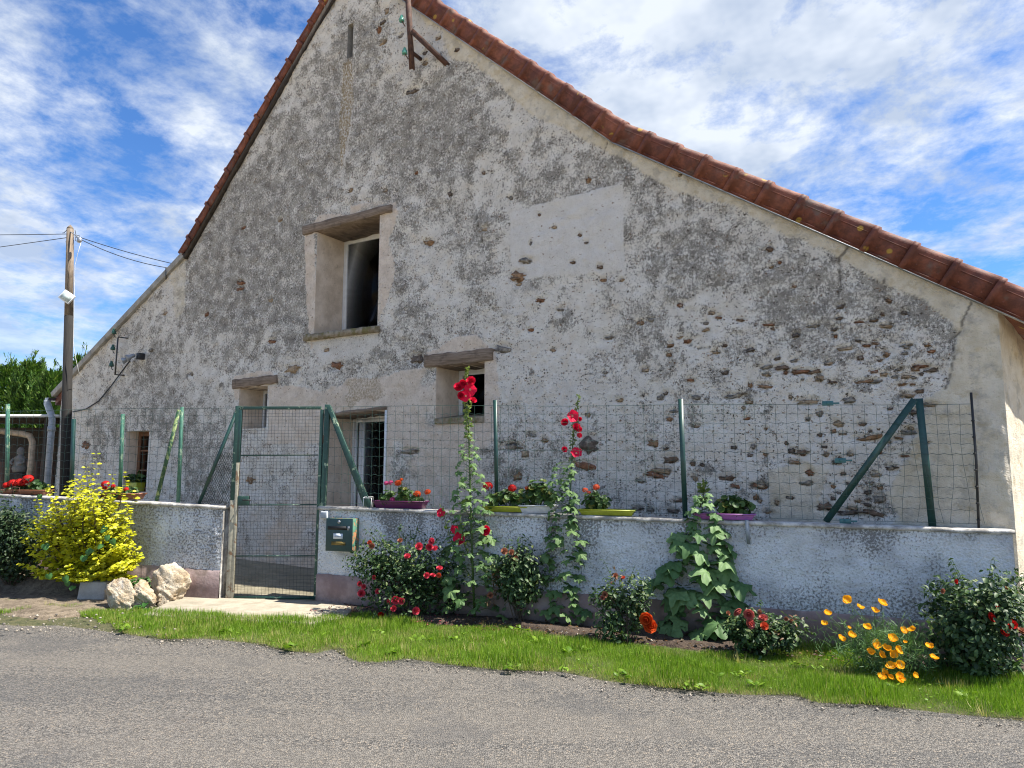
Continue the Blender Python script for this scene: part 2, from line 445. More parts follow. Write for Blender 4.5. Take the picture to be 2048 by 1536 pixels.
def mat_stone():
    m = Mat('field_stone'); r = m.orand(); n = m.noise(26, 5, 0.65); n2 = m.noise(70, 4)
    rp = m.N.new('ShaderNodeValToRGB'); m.L.new(r, rp.inputs[0]); cr = rp.color_ramp; cr.interpolation = 'CONSTANT'
    cols = [(0.34, 0.20, 0.105), (0.21, 0.14, 0.095), (0.42, 0.31, 0.20), (0.30, 0.14, 0.07), (0.30, 0.27, 0.23), (0.46, 0.35, 0.235), (0.16, 0.125, 0.10)]
    cr.elements[0].color = cols[0] + (1,)
    cr.elements[1].position = 1 / 7; cr.elements[1].color = cols[1] + (1,)
    for i in range(2, 7):
        e = cr.elements.new(i / 7); e.color = cols[i] + (1,)
    c = m.mix(m.ss(n, 0.32, 0.68), m.mix(1.0, rp.outputs[0], (0.48, 0.46, 0.44), 'MULTIPLY'), rp.outputs[0])
    c = m.mix(m.ss(m.noise(19, 4, 0.65), 0.54, 0.68, 0, 0.5), c, (0.50, 0.45, 0.38))      # mortar left on the stone
    m.bump(m.math('ADD', n, n2), 0.7, 0.012); return m.fin(c, 0.85)
M['stone'] = mat_stone()
def mat_limestone():
    m = Mat('limestone'); n = m.noise(7, 8, 0.7, 0.4); n2 = m.noise(40, 5, 0.7)
    c = m.mix(m.ss(n, 0.3, 0.66), (0.36, 0.25, 0.14), (0.60, 0.52, 0.40)); c = m.mix(m.ss(m.noise(4.3, 5), 0.53, 0.64, 0, 0.8), c, (0.62, 0.58, 0.52))
    c = m.mix(m.ss(n2, 0.66, 0.76, 0, 0.7), c, (0.13, 0.09, 0.05))
    m.bump(m.math('ADD', n, m.math('MULTIPLY', n2, 0.6)), 1.0, 0.04); return m.fin(c, 0.9)
M['limestone'] = mat_limestone()
def mat_concrete(name, a, b):
    m = Mat(name); n = m.noise(5, 7, 0.7); n2 = m.noise(60, 4, 0.7)
    c = m.mix(m.ss(n, 0.32, 0.68), a, b); c = m.mix(m.ss(n2, 0.58, 0.72, 0, 0.45), c, tuple(v * 0.45 for v in a)); c = m.mix(m.ss(n2, 0.42, 0.3, 0, 0.35), c, tuple(min(1, v * 1.35) for v in b))
    m.bump(n2, 0.6, 0.008); return m.fin(c, 0.9)
M['concrete'] = mat_concrete('pad_concrete', (0.27, 0.235, 0.175), (0.40, 0.355, 0.275))
M['block'] = mat_concrete('block_concrete', (0.27, 0.27, 0.26), (0.38, 0.38, 0.365))
M['yard'] = mat_concrete('yard_concrete', (0.15, 0.13, 0.085), (0.27, 0.24, 0.17))
M['verge_cement'] = mat_concrete('cement_verge', (0.22, 0.21, 0.19), (0.36, 0.345, 0.32))
def mat_road():
    m = Mat('asphalt', True); v = m.N.new('ShaderNodeTexVoronoi'); v.voronoi_dimensions = '2D'; m.L.new(m.coord(), v.inputs['Vector']); v.inputs['Scale'].default_value = 88
    hv = m.rgb(v.outputs['Color']); n = m.noise(1.1, 4, 0.6)
    tr = m.noise(1.0, 3, 0.55, src=m.mapping((0.22, 1.7, 1), (0, 0, math.radians(17.8))))     # wear along the lane
    c = m.mix(hv[0], (0.056, 0.054, 0.052), (0.225, 0.207, 0.183))
    c = m.mix(m.ss(hv[1], 0.82, 0.97, 0, 0.75), c, (0.30, 0.25, 0.195))
    c = m.mix(m.ss(v.outputs['Distance'], 0.42, 0.75, 0, 0.8), c, (0.028, 0.027, 0.027))
    c = m.mix(m.ss(tr, 0.42, 0.62, 0, 0.3), c, (0.185, 0.165, 0.14))
    c = m.mix(m.ss(tr, 0.46, 0.34, 0, 0.28), c, (0.07, 0.07, 0.071))
    c = m.mix(m.ss(n, 0.56, 0.68, 0, 0.35), c, (0.07, 0.07, 0.072))
    m.bump(m.math('SUBTRACT', m.math('MULTIPLY', hv[2], 0.6), v.outputs['Distance']), 0.8, 0.01)
    return m.fin(c, 0.8, spec=0.3)
M['road'] = mat_road()
def mat_soil(name, a, b, sc_=14):
    m = Mat(name); n = m.noise(sc_, 7, 0.7); n2 = m.noise(70, 4)
    c = m.mix(m.ss(n, 0.34, 0.66), a, b); c = m.mix(m.ss(n2, 0.6, 0.72, 0, 0.5), c, tuple(min(1, v * 2.2) for v in b))
    m.bump(m.math('ADD', n, n2), 1.0, 0.02); return m.fin(c, 0.95)
M['soil'] = mat_soil('bed_soil', (0.035, 0.023, 0.016), (0.095, 0.065, 0.045))
M['dirt'] = mat_soil('verge_dirt', (0.10, 0.075, 0.05), (0.24, 0.19, 0.135))
M['turf'] = mat_soil('turf_soil', (0.045, 0.055, 0.018), (0.11, 0.10, 0.045))
M['ground'] = mat_soil('pale_bounce_ground', (0.34, 0.26, 0.15), (0.46, 0.37, 0.22), 3)  # mostly unseen ground, coloured pale to bounce warm light onto the gable
def mat_paint(name, paint, under, amount=0.5, rough=0.45, fres=7):
    m = Mat(name); n = m.noise(fres, 7, 0.72, 0.5); r2 = m.noise(30, 3)
    f = m.ss(n, amount - 0.015, amount + 0.015)
    c = m.mix(f, m.mix(m.ss(r2, 0.3, 0.7), tuple(v * 0.8 for v in paint), tuple(v * 1.15 for v in paint)), under)
    m.bump(f, 0.5, -0.004); return m.fin(c, rough)
M['green'] = mat_paint('dark_green_paint', (0.016, 0.055, 0.047), (0.20, 0.25, 0.18), 0.69, 0.4, 6)
M['green_flake'] = mat_paint('flaking_green_paint', (0.018, 0.06, 0.045), (0.28, 0.36, 0.24), 0.60, 0.5, 11)
M['rusty'] = mat_paint('bare_rusty_steel', (0.35, 0.32, 0.24), (0.20, 0.115, 0.06), 0.56, 0.7, 9)
M['post_pale'] = mat_paint('faded_green_post', (0.05, 0.15, 0.105), (0.24, 0.33, 0.22), 0.57, 0.5, 8)
M['moss_green'] = mat_paint('mossy_green_paint', (0.02, 0.07, 0.03), (0.22, 0.28, 0.11), 0.53, 0.6, 14)
M['wire'] = simple('green_wire', (0.035, 0.085, 0.068), 0.5)
M['gate_wire'] = simple('gate_wire', (0.028, 0.034, 0.028), 0.6)
M['rust'] = simple('rusted_iron', (0.085, 0.038, 0.024), 0.8, 0, 0.3, 20, 0.4)
M['black'] = simple('black_metal', (0.02, 0.02, 0.022), 0.5)
M['zinc'] = simple('zinc', (0.33, 0.35, 0.38), 0.45, 0.6)
M['pvc_grey'] = simple('grey_pvc', (0.27, 0.30, 0.34), 0.4)
M['pvc_white'] = simple('white_pvc', (0.68, 0.69, 0.70), 0.35, 0, 0.05)
M['white_paint'] = simple('white_paint', (0.70, 0.70, 0.68), 0.5, 0, 0.07)
M['beige'] = simple('beige_pipe', (0.42, 0.33, 0.24), 0.5)
M['brown_wood'] = mat_wood('brown_window_wood', (0.14, 0.06, 0.03), (0.26, 0.125, 0.065), (30, 30, 4))
M['dark_wood'] = mat_wood('dark_timber', (0.02, 0.016, 0.013), (0.06, 0.045, 0.035), (20, 20, 3))
M['panel'] = mat_wood('reddish_panel', (0.10, 0.06, 0.045), (0.17, 0.105, 0.08), (20, 20, 3))
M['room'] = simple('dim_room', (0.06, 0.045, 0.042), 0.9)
M['insul'] = (lambda m: m.fin((0.10, 0.30, 0.22), 0.12))(Mat('green_glass_insulator'))
M['insul_dark'] = (lambda m: m.fin((0.02, 0.075, 0.05), 0.15))(Mat('dark_glass_insulator'))
def mat_glass():
    m = Mat('window_glass'); g = m.N.new('ShaderNodeBsdfGlossy'); g.inputs['Roughness'].default_value = 0.03
    t = m.N.new('ShaderNodeBsdfTransparent'); t.inputs[0].default_value = (0.55, 0.55, 0.57, 1)
    fr = m.N.new('ShaderNodeFresnel'); fr.inputs[0].default_value = 1.16
    ms = m.N.new('ShaderNodeMixShader'); m.L.new(fr.outputs[0], ms.inputs[0]); m.L.new(t.outputs[0], ms.inputs[1]); m.L.new(g.outputs[0], ms.inputs[2])
    m.L.new(ms.outputs[0], m.out.inputs[0]); return m.m
M['glass'] = mat_glass()
def plastic(name, c, r=0.4):
    return simple(name, c, r, 0, 0.08, 18)
M['stem'] = leaf_mat('plant_stem', (0.07, 0.12, 0.03), (0.12, 0.18, 0.05), trans=0.0)
M['twig'] = simple('woody_twig', (0.07, 0.048, 0.032), 0.85)
M['petal_litter'] = petal_mat('fallen_petal', (0.34, 0.07, 0.09), (0.14, 0.06, 0.05), 0.1)
# ================================================================== SETTING: ground, road, verge, bed
def tagk(o, k='structure', label=None):
    o['kind'] = k
    if label: o['label'] = label
    return o
xs = [-600, -12, 8, 600]
V = []; F = []
for x in xs:
    for y in (-300, 900): V.append((x, y, G(x) - 0.06))
for i in range(3): F.append((2 * i, 2 * i + 2, 2 * i + 3, 2 * i + 1))
tagk(put('ground', V, F, M['ground']))

BORDER = [(-500, 1232), (-200, 1243), (0, 1252), (60, 1256), (130, 1254), (180, 1260), (260, 1272), (330, 1283), (420, 1281), (520, 1292), (580, 1308), (640, 1312), (672, 1302),
          (690, 1316), (720, 1329), (760, 1330), (820, 1322), (900, 1335), (1000, 1345), (1130, 1349), (1200, 1365), (1320, 1380), (1480, 1395),
          (1590, 1396), (1640, 1412), (1720, 1413), (1860, 1428), (2048, 1447), (2300, 1475), (2700, 1530)]
bw = [ground(*p) for p in BORDER]
rd = WR.d
# road: one sheet from the verge across to the far side of the street
left_far = bw[0] - rd * 60; right_far = bw[-1] + rd * 30
line = [left_far] + bw + [right_far]
V = []; F = []
for p in line:
    q = p - WR.n * 0.9; r = p + WR.n * 6.0
    for a in (q, r): V.append((a[0], a[1], G(a[0]) - 0.012))
for i in range(len(line) - 1): F.append((2 * i, 2 * i + 1, 2 * i + 3, 2 * i + 2))
tagk(put('road', V, F, M['road']))

def fill_strip(name, near, far, mat, lift, rows=10, mound=0.0, seed=1, n=160, ramp=0.0, sink=0.0):
    """ground strip between two polylines given in world xy (same direction), as a grid"""
    def resample(pl, n):
        pl = np.array([p[:2] for p in pl]); d = np.r_[0, np.cumsum(np.linalg.norm(np.diff(pl, axis=0), axis=1))]
        t = np.linspace(0, d[-1], n); return np.c_[np.interp(t, d, pl[:, 0]), np.interp(t, d, pl[:, 1])]
    a = resample(near, n); b = resample(far, n)
    tt = np.linspace(0, 1, rows)[:, None, None]; P = a[None] * (1 - tt) + b[None] * tt
    X = P[..., 0].ravel(); Y = P[..., 1].ravel(); T = np.repeat(np.linspace(0, 1, rows), n)
    Z = Gv(X) + lift + mound * np.minimum(1, np.minimum(T, 1 - T) * 5) * (0.35 + fbm(X, Y, 3.0, 4, seed))
    Z = Z - sink * (1 - sstep(0, .12, T))
    Z = Z + ramp * sstep(.72, .95, T) * sstep(-2.6, -4.2, X) if ramp else Z
    idx = np.arange(rows * n).reshape(rows, n)
    F = np.stack([idx[:-1, :-1].ravel(), idx[:-1, 1:].ravel(), idx[1:, 1:].ravel(), idx[1:, :-1].ravel()], 1)
    return put(name, np.c_[X, Y, Z], [F], mat, None, True)
wl = [WL.hit(-700, 1100) - WL.n * 0.1, WL.at(0, 0, -0.1), WR.at(0, 0, -0.1), WR.at(7.5, 0, -0.1), WR.at(9.5, 0, -0.1)]
tagk(fill_strip('verge', bw, wl, M['turf'], 0.0, 24, 0.014, 3, 260, 0, .03))
EDGE = [(690, 1222), (740, 1240), (800, 1246), (860, 1252), (1000, 1254), (1100, 1274), (1200, 1284), (1300, 1294), (1400, 1306), (1500, 1312), (1600, 1304), (1660, 1294), (1700, 1306), (1750, 1338), (1850, 1344), (1950, 1354), (2100, 1372)]
ew = [ground(*p) for p in EDGE]
tagk(fill_strip('flower_bed', ew, [WR.at(0.25, 0, -0.05), WR.at(7.3, 0, -0.05)], M['soil'], 0.022, 14, 0.05, 5, 160, 0, .035))
DL = [(-300, 1222), (0, 1236), (80, 1246), (150, 1240), (210, 1228), (290, 1222)]
tagk(fill_strip('bare_soil', [ground(*p) for p in DL], [WL.hit(-320, 1100) - WL.n * .03, WL.at(-0.4, 0, 0.02)], M['dirt'], 0.024, 14, 0.05, 8, 90, .22, .05))
PAD = [(285, 1229), (335, 1204), (352, 1190), (440, 1194), (520, 1197), (640, 1199), (700, 1206), (704, 1219), (690, 1234), (620, 1247), (540, 1243), (450, 1238), (360, 1234)]
pw = [ground(*p, lift=0.06) for p in PAD]
mb = MB(); k = len(pw)
mb.add([(p[0], p[1], G(p[0]) + 0.062) for p in pw] + [(p[0], p[1], G(p[0]) - 0.05) for p in pw],
       [tuple(range(k))[::-1]] + [(i, (i + 1) % k, k + (i + 1) % k, k + i) for i in range(k)])
tagk(mb.build('concrete_path', M['concrete'], bevel=0.012))
# yard between the front wall and the house
ya = [WL.at(-9, 0, -0.1), WL.at(0, 0, -0.02), WR.at(0, 0, -0.02), WR.at(6.6, 0, -0.1)]
yb = [FA.at(-19, 0, -3), FA.at(-9, 0, -0.3), FA.at(-6, 0, -.3), FA.at(0, 0, -0.3)]
tagk(fill_strip('yard', ya, yb, M['yard'], 0.066, 8, 0.03, 9, 60))

# ================================================================== HOUSE
# outline of the gable wall from the photograph
def line_sz(p, q): return FA.sz(*p), FA.sz(*q)
R0 = FA.sz(2004, 628); R1 = FA.sz(1228, 288); R2 = FA.sz(818, 10)
L0 = FA.sz(371, 516); L1 = FA.sz(664.6, 0); LL = FA.sz(125, 778)
mr = (R2[1] - R1[1]) / (R2[0] - R1[0]); ml = (L1[1] - L0[1]) / (L1[0] - L0[0])
sR = (L0[1] - ml * L0[0] - R1[1] + mr * R1[0]) / (mr - ml); RIDGE = (sR, R1[1] + mr * (sR - R1[0]))
mlow = (R0[1] - R1[1]) / (R0[0] - R1[0]); mll = (LL[1] - L0[1]) / (LL[0] - L0[0])
S_LEFT = FA.sz(119, 850)[0]; S_RIGHT = FA.sz(2010, 800)[0]; print('S_RIGHT', S_RIGHT)
def roof_z(s):
    s = np.asarray(s, float)
    return np.where(s > R1[0], R1[1] + mlow * (s - R1[0]), np.where(s > RIDGE[0], R1[1] + mr * (s - R1[0]),
           np.where(s > L0[0], L0[1] + ml * (s - L0[0]), L0[1] + mll * (s - L0[0]))))
print('house', R0, R1, RIDGE, L0, LL, S_LEFT)
HB = FA.at(-7, 0.0); HB[2] = G(HB[0])
house = thing('farmhouse', 'old stone farmhouse gable with weathered grey render and red tile verges', 'house', HB)

def quad_sz(pts): return [FA.sz(*p) for p in pts]
# openings: left, right, bottom, top in wall coordinates, then depth of the reveal
def opening(l, r, b, t):
    ym = (b + t) / 2; xm = (l + r) / 2
    return [FA.sz(l, ym)[0], FA.sz(r, ym)[0], FA.sz(xm, b)[1], FA.sz(xm, t)[1]]
OP = {'upper': opening(632, 757, 663, 446), 'small': opening(872, 969, 838, 728), 'tiny': opening(477, 534, 857, 774),
      'door': opening(648, 768, 1120, 824), 'low': opening(249, 295, 984, 862), 'slit': opening(695, 706, 115, 48)}
for o in OP.values(): print([round(v, 2) for v in o])

# list of bare stones: pixel x, pixel y, width px, height px
ST = [(1037, 552, 26, 20), (1052, 522, 20, 11), (1036, 569, 12, 7), (480, 566, 17, 9), (479, 577, 15, 8), (968, 457, 14, 11), (855, 484, 20, 11), (585, 738, 27, 16), (672, 731, 22, 14), (831, 717, 26, 17),
      (1004, 697, 30, 14), (541, 683, 15, 9), (170, 890, 13, 15), (1180, 890, 34, 32), (1165, 932, 44, 17), (1019, 894, 38, 15), (1049, 907, 15, 22), (1033, 953, 17, 17), (819, 903, 30, 11), (497, 960, 16, 14),
      (1320, 795, 14, 10), (1306, 886, 22, 15), (1340, 918, 30, 14), (1318, 941, 36, 14), (1312, 950, 40, 12), (1280, 962, 16, 7), (1390, 795, 18, 10), (1470, 792, 40, 11), (1530, 773, 32, 10), (1498, 804, 16, 9),
      (1450, 745, 14, 9), (1505, 893, 12, 10), (1455, 957, 36, 11), (1470, 972, 20, 8), (1520, 972, 36, 10), (1384, 927, 12, 11), (1500, 910, 10, 8), (1405, 930, 10, 8), (1388, 958, 10, 12), (1275, 1018, 22, 10), (1300, 1020, 14, 8), (1345, 1022, 22, 8), (1360, 1001, 26, 9),
      (1553, 1005, 10, 12), (1520, 1002, 10, 10), (1562, 735, 30, 10), (1602, 742, 30, 9), (1626, 744, 28, 9), (1640, 755, 16, 14), (1590, 744, 12, 8), (1530, 735, 22, 8), (1532, 750, 18, 7), (1615, 803, 44, 12), (1698, 800, 24, 14), (1638, 827, 14, 14),
      (1570, 745, 10, 8), (1500, 771, 10, 10), (1728, 763, 40, 7), (1752, 762, 24, 7), (1788, 754, 14, 8), (1812, 753, 18, 8), (1828, 755, 12, 6), (1842, 748, 10, 8), (1805, 769, 18, 7), (1825, 768, 12, 6), (1830, 738, 16, 9), (1862, 740, 28, 9),
      (1796, 739, 20, 5), (1768, 749, 16, 9), (1720, 715, 14, 9), (1773, 707, 14, 12), (1808, 707, 14, 8), (1842, 732, 30, 6), (1812, 690, 22, 4), (1861, 703, 16, 7), (1854, 691, 12, 6), (1813, 694, 12, 8), (1689, 697, 28, 8), (1716, 681, 12, 6), (1746, 640, 16, 6), (1773, 652, 28, 8),
      (1808, 624, 14, 8), (1765, 626, 10, 8), (1746, 639, 12, 6), (1778, 600, 12, 9), (1540, 498, 14, 10), (1558, 525, 8, 7), (1542, 534, 10, 6), (1588, 572, 10, 8), (1537, 649, 24, 6), (1625, 652, 24, 6), (1680, 613, 20, 8), (1545, 657, 10, 7), (1590, 670, 16, 8),
      (1815, 790, 26, 10), (1838, 782, 18, 10), (1858, 809, 24, 8), (1827, 825, 20, 10), (1736, 877, 46, 10), (1816, 866, 30, 11), (1798, 876, 18, 7), (1822, 856, 12, 6), (1640, 870, 10, 9), (1603, 905, 26, 12), (1583, 902, 14, 12), (1588, 924, 26, 8), (1652, 907, 12, 12),
      (1647, 894, 14, 7), (1701, 908, 14, 9), (1678, 848, 22, 14), (1724, 849, 16, 7), (1782, 937, 24, 10), (1813, 912, 26, 6), (1752, 950, 20, 7), (1613, 966, 28, 11), (1520, 972, 30, 8), (1512, 995, 12, 12), (1648, 1013, 32, 16), (1758, 997, 26, 16), (1735, 985, 18, 12), (1704, 1016, 18, 8), (1620, 946, 16, 12), (1665, 973, 10, 8),
      (1700, 1026, 50, 12), (1745, 1026, 52, 16), (1700, 968, 16, 6), (1716, 1002, 12, 8), (1150, 845, 12, 9), (1175, 830, 12, 9), (1065, 870, 16, 7), (1090, 880, 14, 8), (1205, 560, 14, 7), (1160, 470, 8, 6), (1110, 455, 10, 6), (1078, 430, 6, 6), (1243, 560, 8, 6), (1172, 485, 8, 5), (1200, 534, 12, 8),
      (1145, 525, 10, 6), (1062, 487, 6, 8), (1217, 675, 16, 6), (1280, 645, 14, 8), (1340, 690, 14, 8), (1410, 660, 16, 7), (1424, 625, 14, 9), (1360, 610, 12, 8), (1300, 640, 14, 8), (1430, 705, 16, 8), (1380, 760, 14, 8), (1290, 740, 14, 8), (1240, 800, 14, 8), (1210, 745, 12, 7),
      (1480, 640, 16, 6), (1500, 700, 18, 8), (1450, 690, 12, 7), (1120, 620, 14, 6), (1080, 600, 14, 8), (1105, 700, 12, 6), (1060, 660, 12, 7), (700, 380, 8, 8), (560, 440, 8, 6), (486, 455, 8, 6), (540, 600, 9, 9), (300, 700, 9, 7), (380, 748, 9, 7), (412, 628, 8, 8), (330, 625, 8, 8), (650, 700, 12, 10),
      (770, 380, 9, 8), (900, 388, 9, 9), (830, 345, 8, 6), (758, 60, 8, 14), (772, 20, 8, 18), (765, 45, 10, 8), (800, 70, 10, 8), (765, 85, 12, 8), (822, 182, 26, 9), (875, 75, 12, 8), (915, 100, 8, 8), (848, 105, 12, 8), (850, 125, 10, 7), (1020, 395, 8, 7), (965, 345, 8, 8), (1175, 360, 9, 12), (1360, 350, 8, 7)]
stones = []
for (px, py, a, b) in ST:
    s0, z0 = FA.sz(px, py); s1, _ = FA.sz(px + a / 2, py); _, z1 = FA.sz(px, py - b / 2)
    stones.append((s0, z0, abs(s1 - s0), abs(z1 - z0)))
rs = random.Random(5)
for _ in range(80):                       # smaller bare stones between the large ones
    px = rs.uniform(1330, 1880); py = rs.uniform(620, 1030)
    if px > 1780 and py > 890: continue
    a = rs.uniform(8, 20); b = rs.uniform(5, 9)
    s0, z0 = FA.sz(px, py)
    if any(abs(s0 - q[0]) < q[2] + a * .0026 and abs(z0 - q[1]) < q[3] + b * .0026 for q in stones): continue
    s1, _ = FA.sz(px + a / 2, py); _, z1 = FA.sz(px, py - b / 2)
    stones.append((s0, z0, abs(s1 - s0), abs(z1 - z0)))
print('stones', len(stones))

# --- the rendered gable wall as a fine relief
STEP = 0.021
sl = set(np.round(np.arange(S_LEFT, S_RIGHT, STEP), 4)) | {S_RIGHT}; zl = set(np.round(np.arange(-0.25, RIDGE[1] + 0.05, STEP), 4))
def snap(base, vals):
    base = np.array(sorted(base))
    for v in vals: base[np.argmin(abs(base - v))] = v
    return base
sl = snap(sl, [v for o in OP.values() for v in o[:2]]); zl = snap(zl, [v for o in OP.values() for v in o[2:]])
SS, ZZ = np.meshgrid(sl, zl, indexing='ij'); top = roof_z(SS)
above = ZZ > top
Zc = np.where(above, top, ZZ)
edge = np.ones(SS.shape)
inh = np.zeros(SS.shape, bool)
for (a, b, c, d) in OP.values():
    dx = np.maximum(a - SS, SS - b); dz = np.maximum(c - Zc, Zc - d)
    dist = np.maximum(dx, dz); edge *= sstep(0.0, 0.07, dist); inh |= dist < -1e-6
edge *= sstep(0, 0.05, S_RIGHT - SS)
n1 = fbm(SS, Zc, 1.3, 3, 21); n2 = fbm(SS, Zc, 5, 4, 22); n3 = fbm(SS, Zc, 16, 3, 23)
disp = 0.05 * (n1 - .5) + 0.03 * (n2 - .5) + 0.018 * (n3 - .5)
WOB = {}
def poly_mask(pix, soft=0.0, wob=0.06, seed=40, wf=3.5):
    poly = quad_sz(pix)
    k = (wf, seed % 2)
    if k not in WOB: WOB[k] = ((fbm(SS, Zc, wf, 4, 500 + seed % 2) - .5) * 2, (fbm(SS, Zc, wf, 4, 510 + seed % 2) - .5) * 2)
    a = SS + wob * WOB[k][0]; b = Zc + wob * WOB[k][1]
    return inpoly(a, b, poly).astype(float)
cream = poly_mask([(845, 30), (880, 60), (905, 112), (960, 132), (1010, 185), (1060, 225), (1130, 262), (1190, 290), (1235, 305), (1290, 345), (1340, 375), (1430, 400), (1500, 430), (1570, 470), (1640, 500), (1690, 530), (1760, 560), (1850, 605),
                   (1905, 640), (1915, 700), (1895, 735), (1900, 770), (1850, 800), (1850, 850), (1800, 930), (1770, 985), (1795, 1040), (1760, 1075), (2100, 1300), (2060, 600), (1228, 270), (818, -10)], seed=51, wob=0.07)
cream = np.maximum(cream, poly_mask([(1535, 940), (1600, 915), (1660, 940), (1640, 1010), (1700, 1060), (1545, 1060)], seed=53, wob=0.07) * .9)
cream = np.maximum(cream, poly_mask([(340, 522), (372, 516), (369, 620), (350, 640)], seed=54, wob=0.02) * .6)
cream = np.maximum(cream, poly_mask([(664, 0), (640, 60), (540, 230), (372, 520), (360, 505), (650, -20)], seed=56, wob=0.09) * .35)
peach = poly_mask([(611, 470), (640, 430), (700, 430), (702, 408), (790, 402), (795, 430), (778, 480), (792, 540), (775, 610), (757, 650), (757, 440), (632, 465), (632, 680), (622, 700), (612, 600)], seed=61, wob=0.05)
peach = np.maximum(peach, poly_mask([(540, 770), (640, 776), (700, 760), (790, 745), (868, 735), (850, 705), (920, 670), (960, 680), (990, 700), (1000, 790), (985, 880), (975, 960), (960, 1100), (460, 1150), (520, 960), (540, 860)], seed=63, wob=0.09))
peach = np.maximum(peach, poly_mask([(470, 752), (500, 744), (545, 742), (560, 760), (470, 800)], seed=64, wob=0.03))
fade = fbm(SS, Zc, 1.7, 4, 66); peach *= np.where(Zc < FA.sz(800, 880)[1], sstep(0.40, 0.56, fade), sstep(0.2, 0.34, fade))
pale = poly_mask([(622, 682), (755, 664), (760, 690), (700, 720), (640, 730)], seed=67, wob=0.06)
patch = poly_mask([(1021, 425), (1246, 364), (1250, 541), (1180, 548), (1030, 560), (1020, 500)], seed=71, wob=0.012, wf=6)
patch = np.maximum(patch, 0.5 * poly_mask([(975, 560), (1040, 540), (1090, 600), (1010, 640)], seed=73, wob=0.1))
ochre = 0.95 * poly_mask([(685, 125), (703, 120), (706, 190), (700, 260), (690, 320), (684, 345), (680, 250), (682, 180)], seed=75, wob=0.03)
pale = np.maximum(pale, 0.8 * poly_mask([(690, 150), (704, 150), (704, 260), (694, 320), (686, 372), (683, 372), (684, 250)], seed=77, wob=0.02))
# damp lichen-green stain above the door, sill runs
ochre = np.maximum(ochre, 0.6 * poly_mask([(690, 765), (760, 745), (770, 790), (700, 815)], seed=79, wob=0.12))
gray = 0.34 + 0.9 * (fbm(SS, Zc, 6.5, 3, 33) - .5) + 1.7 * (fbm(SS, Zc, 0.62, 4, 31) - .5) + 1.0 * (fbm(SS, Zc, 2.1, 4, 32) - .5)
zk = FA.sz(700, 640)[1]; gray = gray + .20 * sstep(zk - .6, zk + 1.2, Zc) + .12 * sstep(-7.5, -10.5, SS)
def blob(pix, amt, seed):
    global gray
    gray = gray + amt * sstep(.15, .85, blur(inpoly(SS, Zc, quad_sz(pix)).astype(float), 12) + 1.0 * (n2 - .5) + .7 * (n1 - .5) + .5 * (n3 - .5))
blob([(900, 120), (965, 130), (985, 250), (960, 330), (830, 360), (760, 330), (720, 230), (820, 200)], .30, 81)
blob([(1160, 300), (1230, 300), (1330, 375), (1440, 520), (1400, 620), (1260, 540), (1250, 360), (1100, 410), (1040, 400)], .34, 82)
blob([(500, 330), (590, 200), (690, 220), (685, 400), (600, 440), (470, 560), (430, 470)], .22, 83)
blob([(370, 540), (420, 560), (400, 780), (300, 900), (190, 830), (260, 650)], .16, 84)
blob([(560, 440), (620, 480), (620, 660), (560, 680)], .30, 85)
blob([(790, 520), (860, 500), (840, 600), (790, 640)], .30, 86)
blob([(1040, 640), (1500, 560), (1900, 650), (1900, 900), (1000, 1000), (1000, 820)], -.20, 87)
blob([(1540, 480), (1640, 520), (1690, 600), (1560, 640), (1480, 560)], .32, 88)
blob([(1440, 930), (1545, 920), (1540, 1060), (1440, 1060)], .22, 89)
blob([(870, 840), (975, 840), (960, 960), (860, 960)], .4, 90)
blob([(480, 870), (700, 850), (700, 1000), (480, 1000)], .12, 91)
dark = np.zeros(SS.shape)
def crack(pix, wpx=1.6, seed=3):
    global dark, disp
    pts = quad_sz(pix); wob = 0.02
    if 'crack' not in WOB: WOB['crack'] = ((fbm(SS, Zc, 9, 3, 520) - .5) * 2, (fbm(SS, Zc, 9, 3, 521) - .5) * 2)
    a = SS + wob * WOB['crack'][0]; b = Zc + wob * WOB['crack'][1]
    best = np.full(SS.shape, 9.0)
    for (p, q) in zip(pts[:-1], pts[1:]):
        p = np.array(p); q = np.array(q); d = q - p; t = np.clip(((a - p[0]) * d[0] + (b - p[1]) * d[1]) / (d @ d), 0, 1)
        best = np.minimum(best, np.hypot(a - p[0] - d[0] * t, b - p[1] - d[1] * t))
    wd = wpx * 0.0042
    dark = np.maximum(dark, 0.75 * (1 - sstep(wd * .6, wd * 1.5, best))); disp -= 0.012 * (1 - sstep(wd, wd * 2, best))
crack([(1697, 497), (1680, 518), (1679, 545), (1675, 590)], 2.2)
crack([(1941, 605), (1925, 640), (1923, 665), (1900, 682), (1907, 705), (1903, 745), (1890, 775)], 1.9)
crack([(1214, 284), (1205, 308)], 1.6); crack([(1607, 508), (1622, 520), (1640, 518)], 1.3)
crack([(938, 392), (950, 420), (962, 470), (968, 500)], 1.1); crack([(1010, 350), (1000, 400), (1004, 440)], 1.0)
crack([(472, 750), (500, 710), (520, 680)], 1.0); crack([(1768, 560), (1764, 590), (1770, 600)], 1.0); crack([(380, 540), (371, 600), (368, 660)], .9)
crack([(1370, 690), (1395, 697), (1420, 695)], 1.2)
for (px, py, r) in [(968, 458, 7), (480, 564, 8), (1020, 893, 16)]:
    s0, z0 = FA.sz(px, py); d = np.hypot(SS - s0, (Zc - z0) * 1.8); rr = r * 0.006
    dark = np.maximum(dark, 0.9 * (1 - sstep(rr * .7, rr, d))); disp -= 0.03 * (1 - sstep(rr * .7, rr * 1.2, d))
flake = sstep(0.53, 0.56, fbm(SS, Zc, 3.1, 5, 25)); disp += 0.012 * (flake - .5)
disp += 0.014 * cream + 0.006 * patch + 0.008 * peach
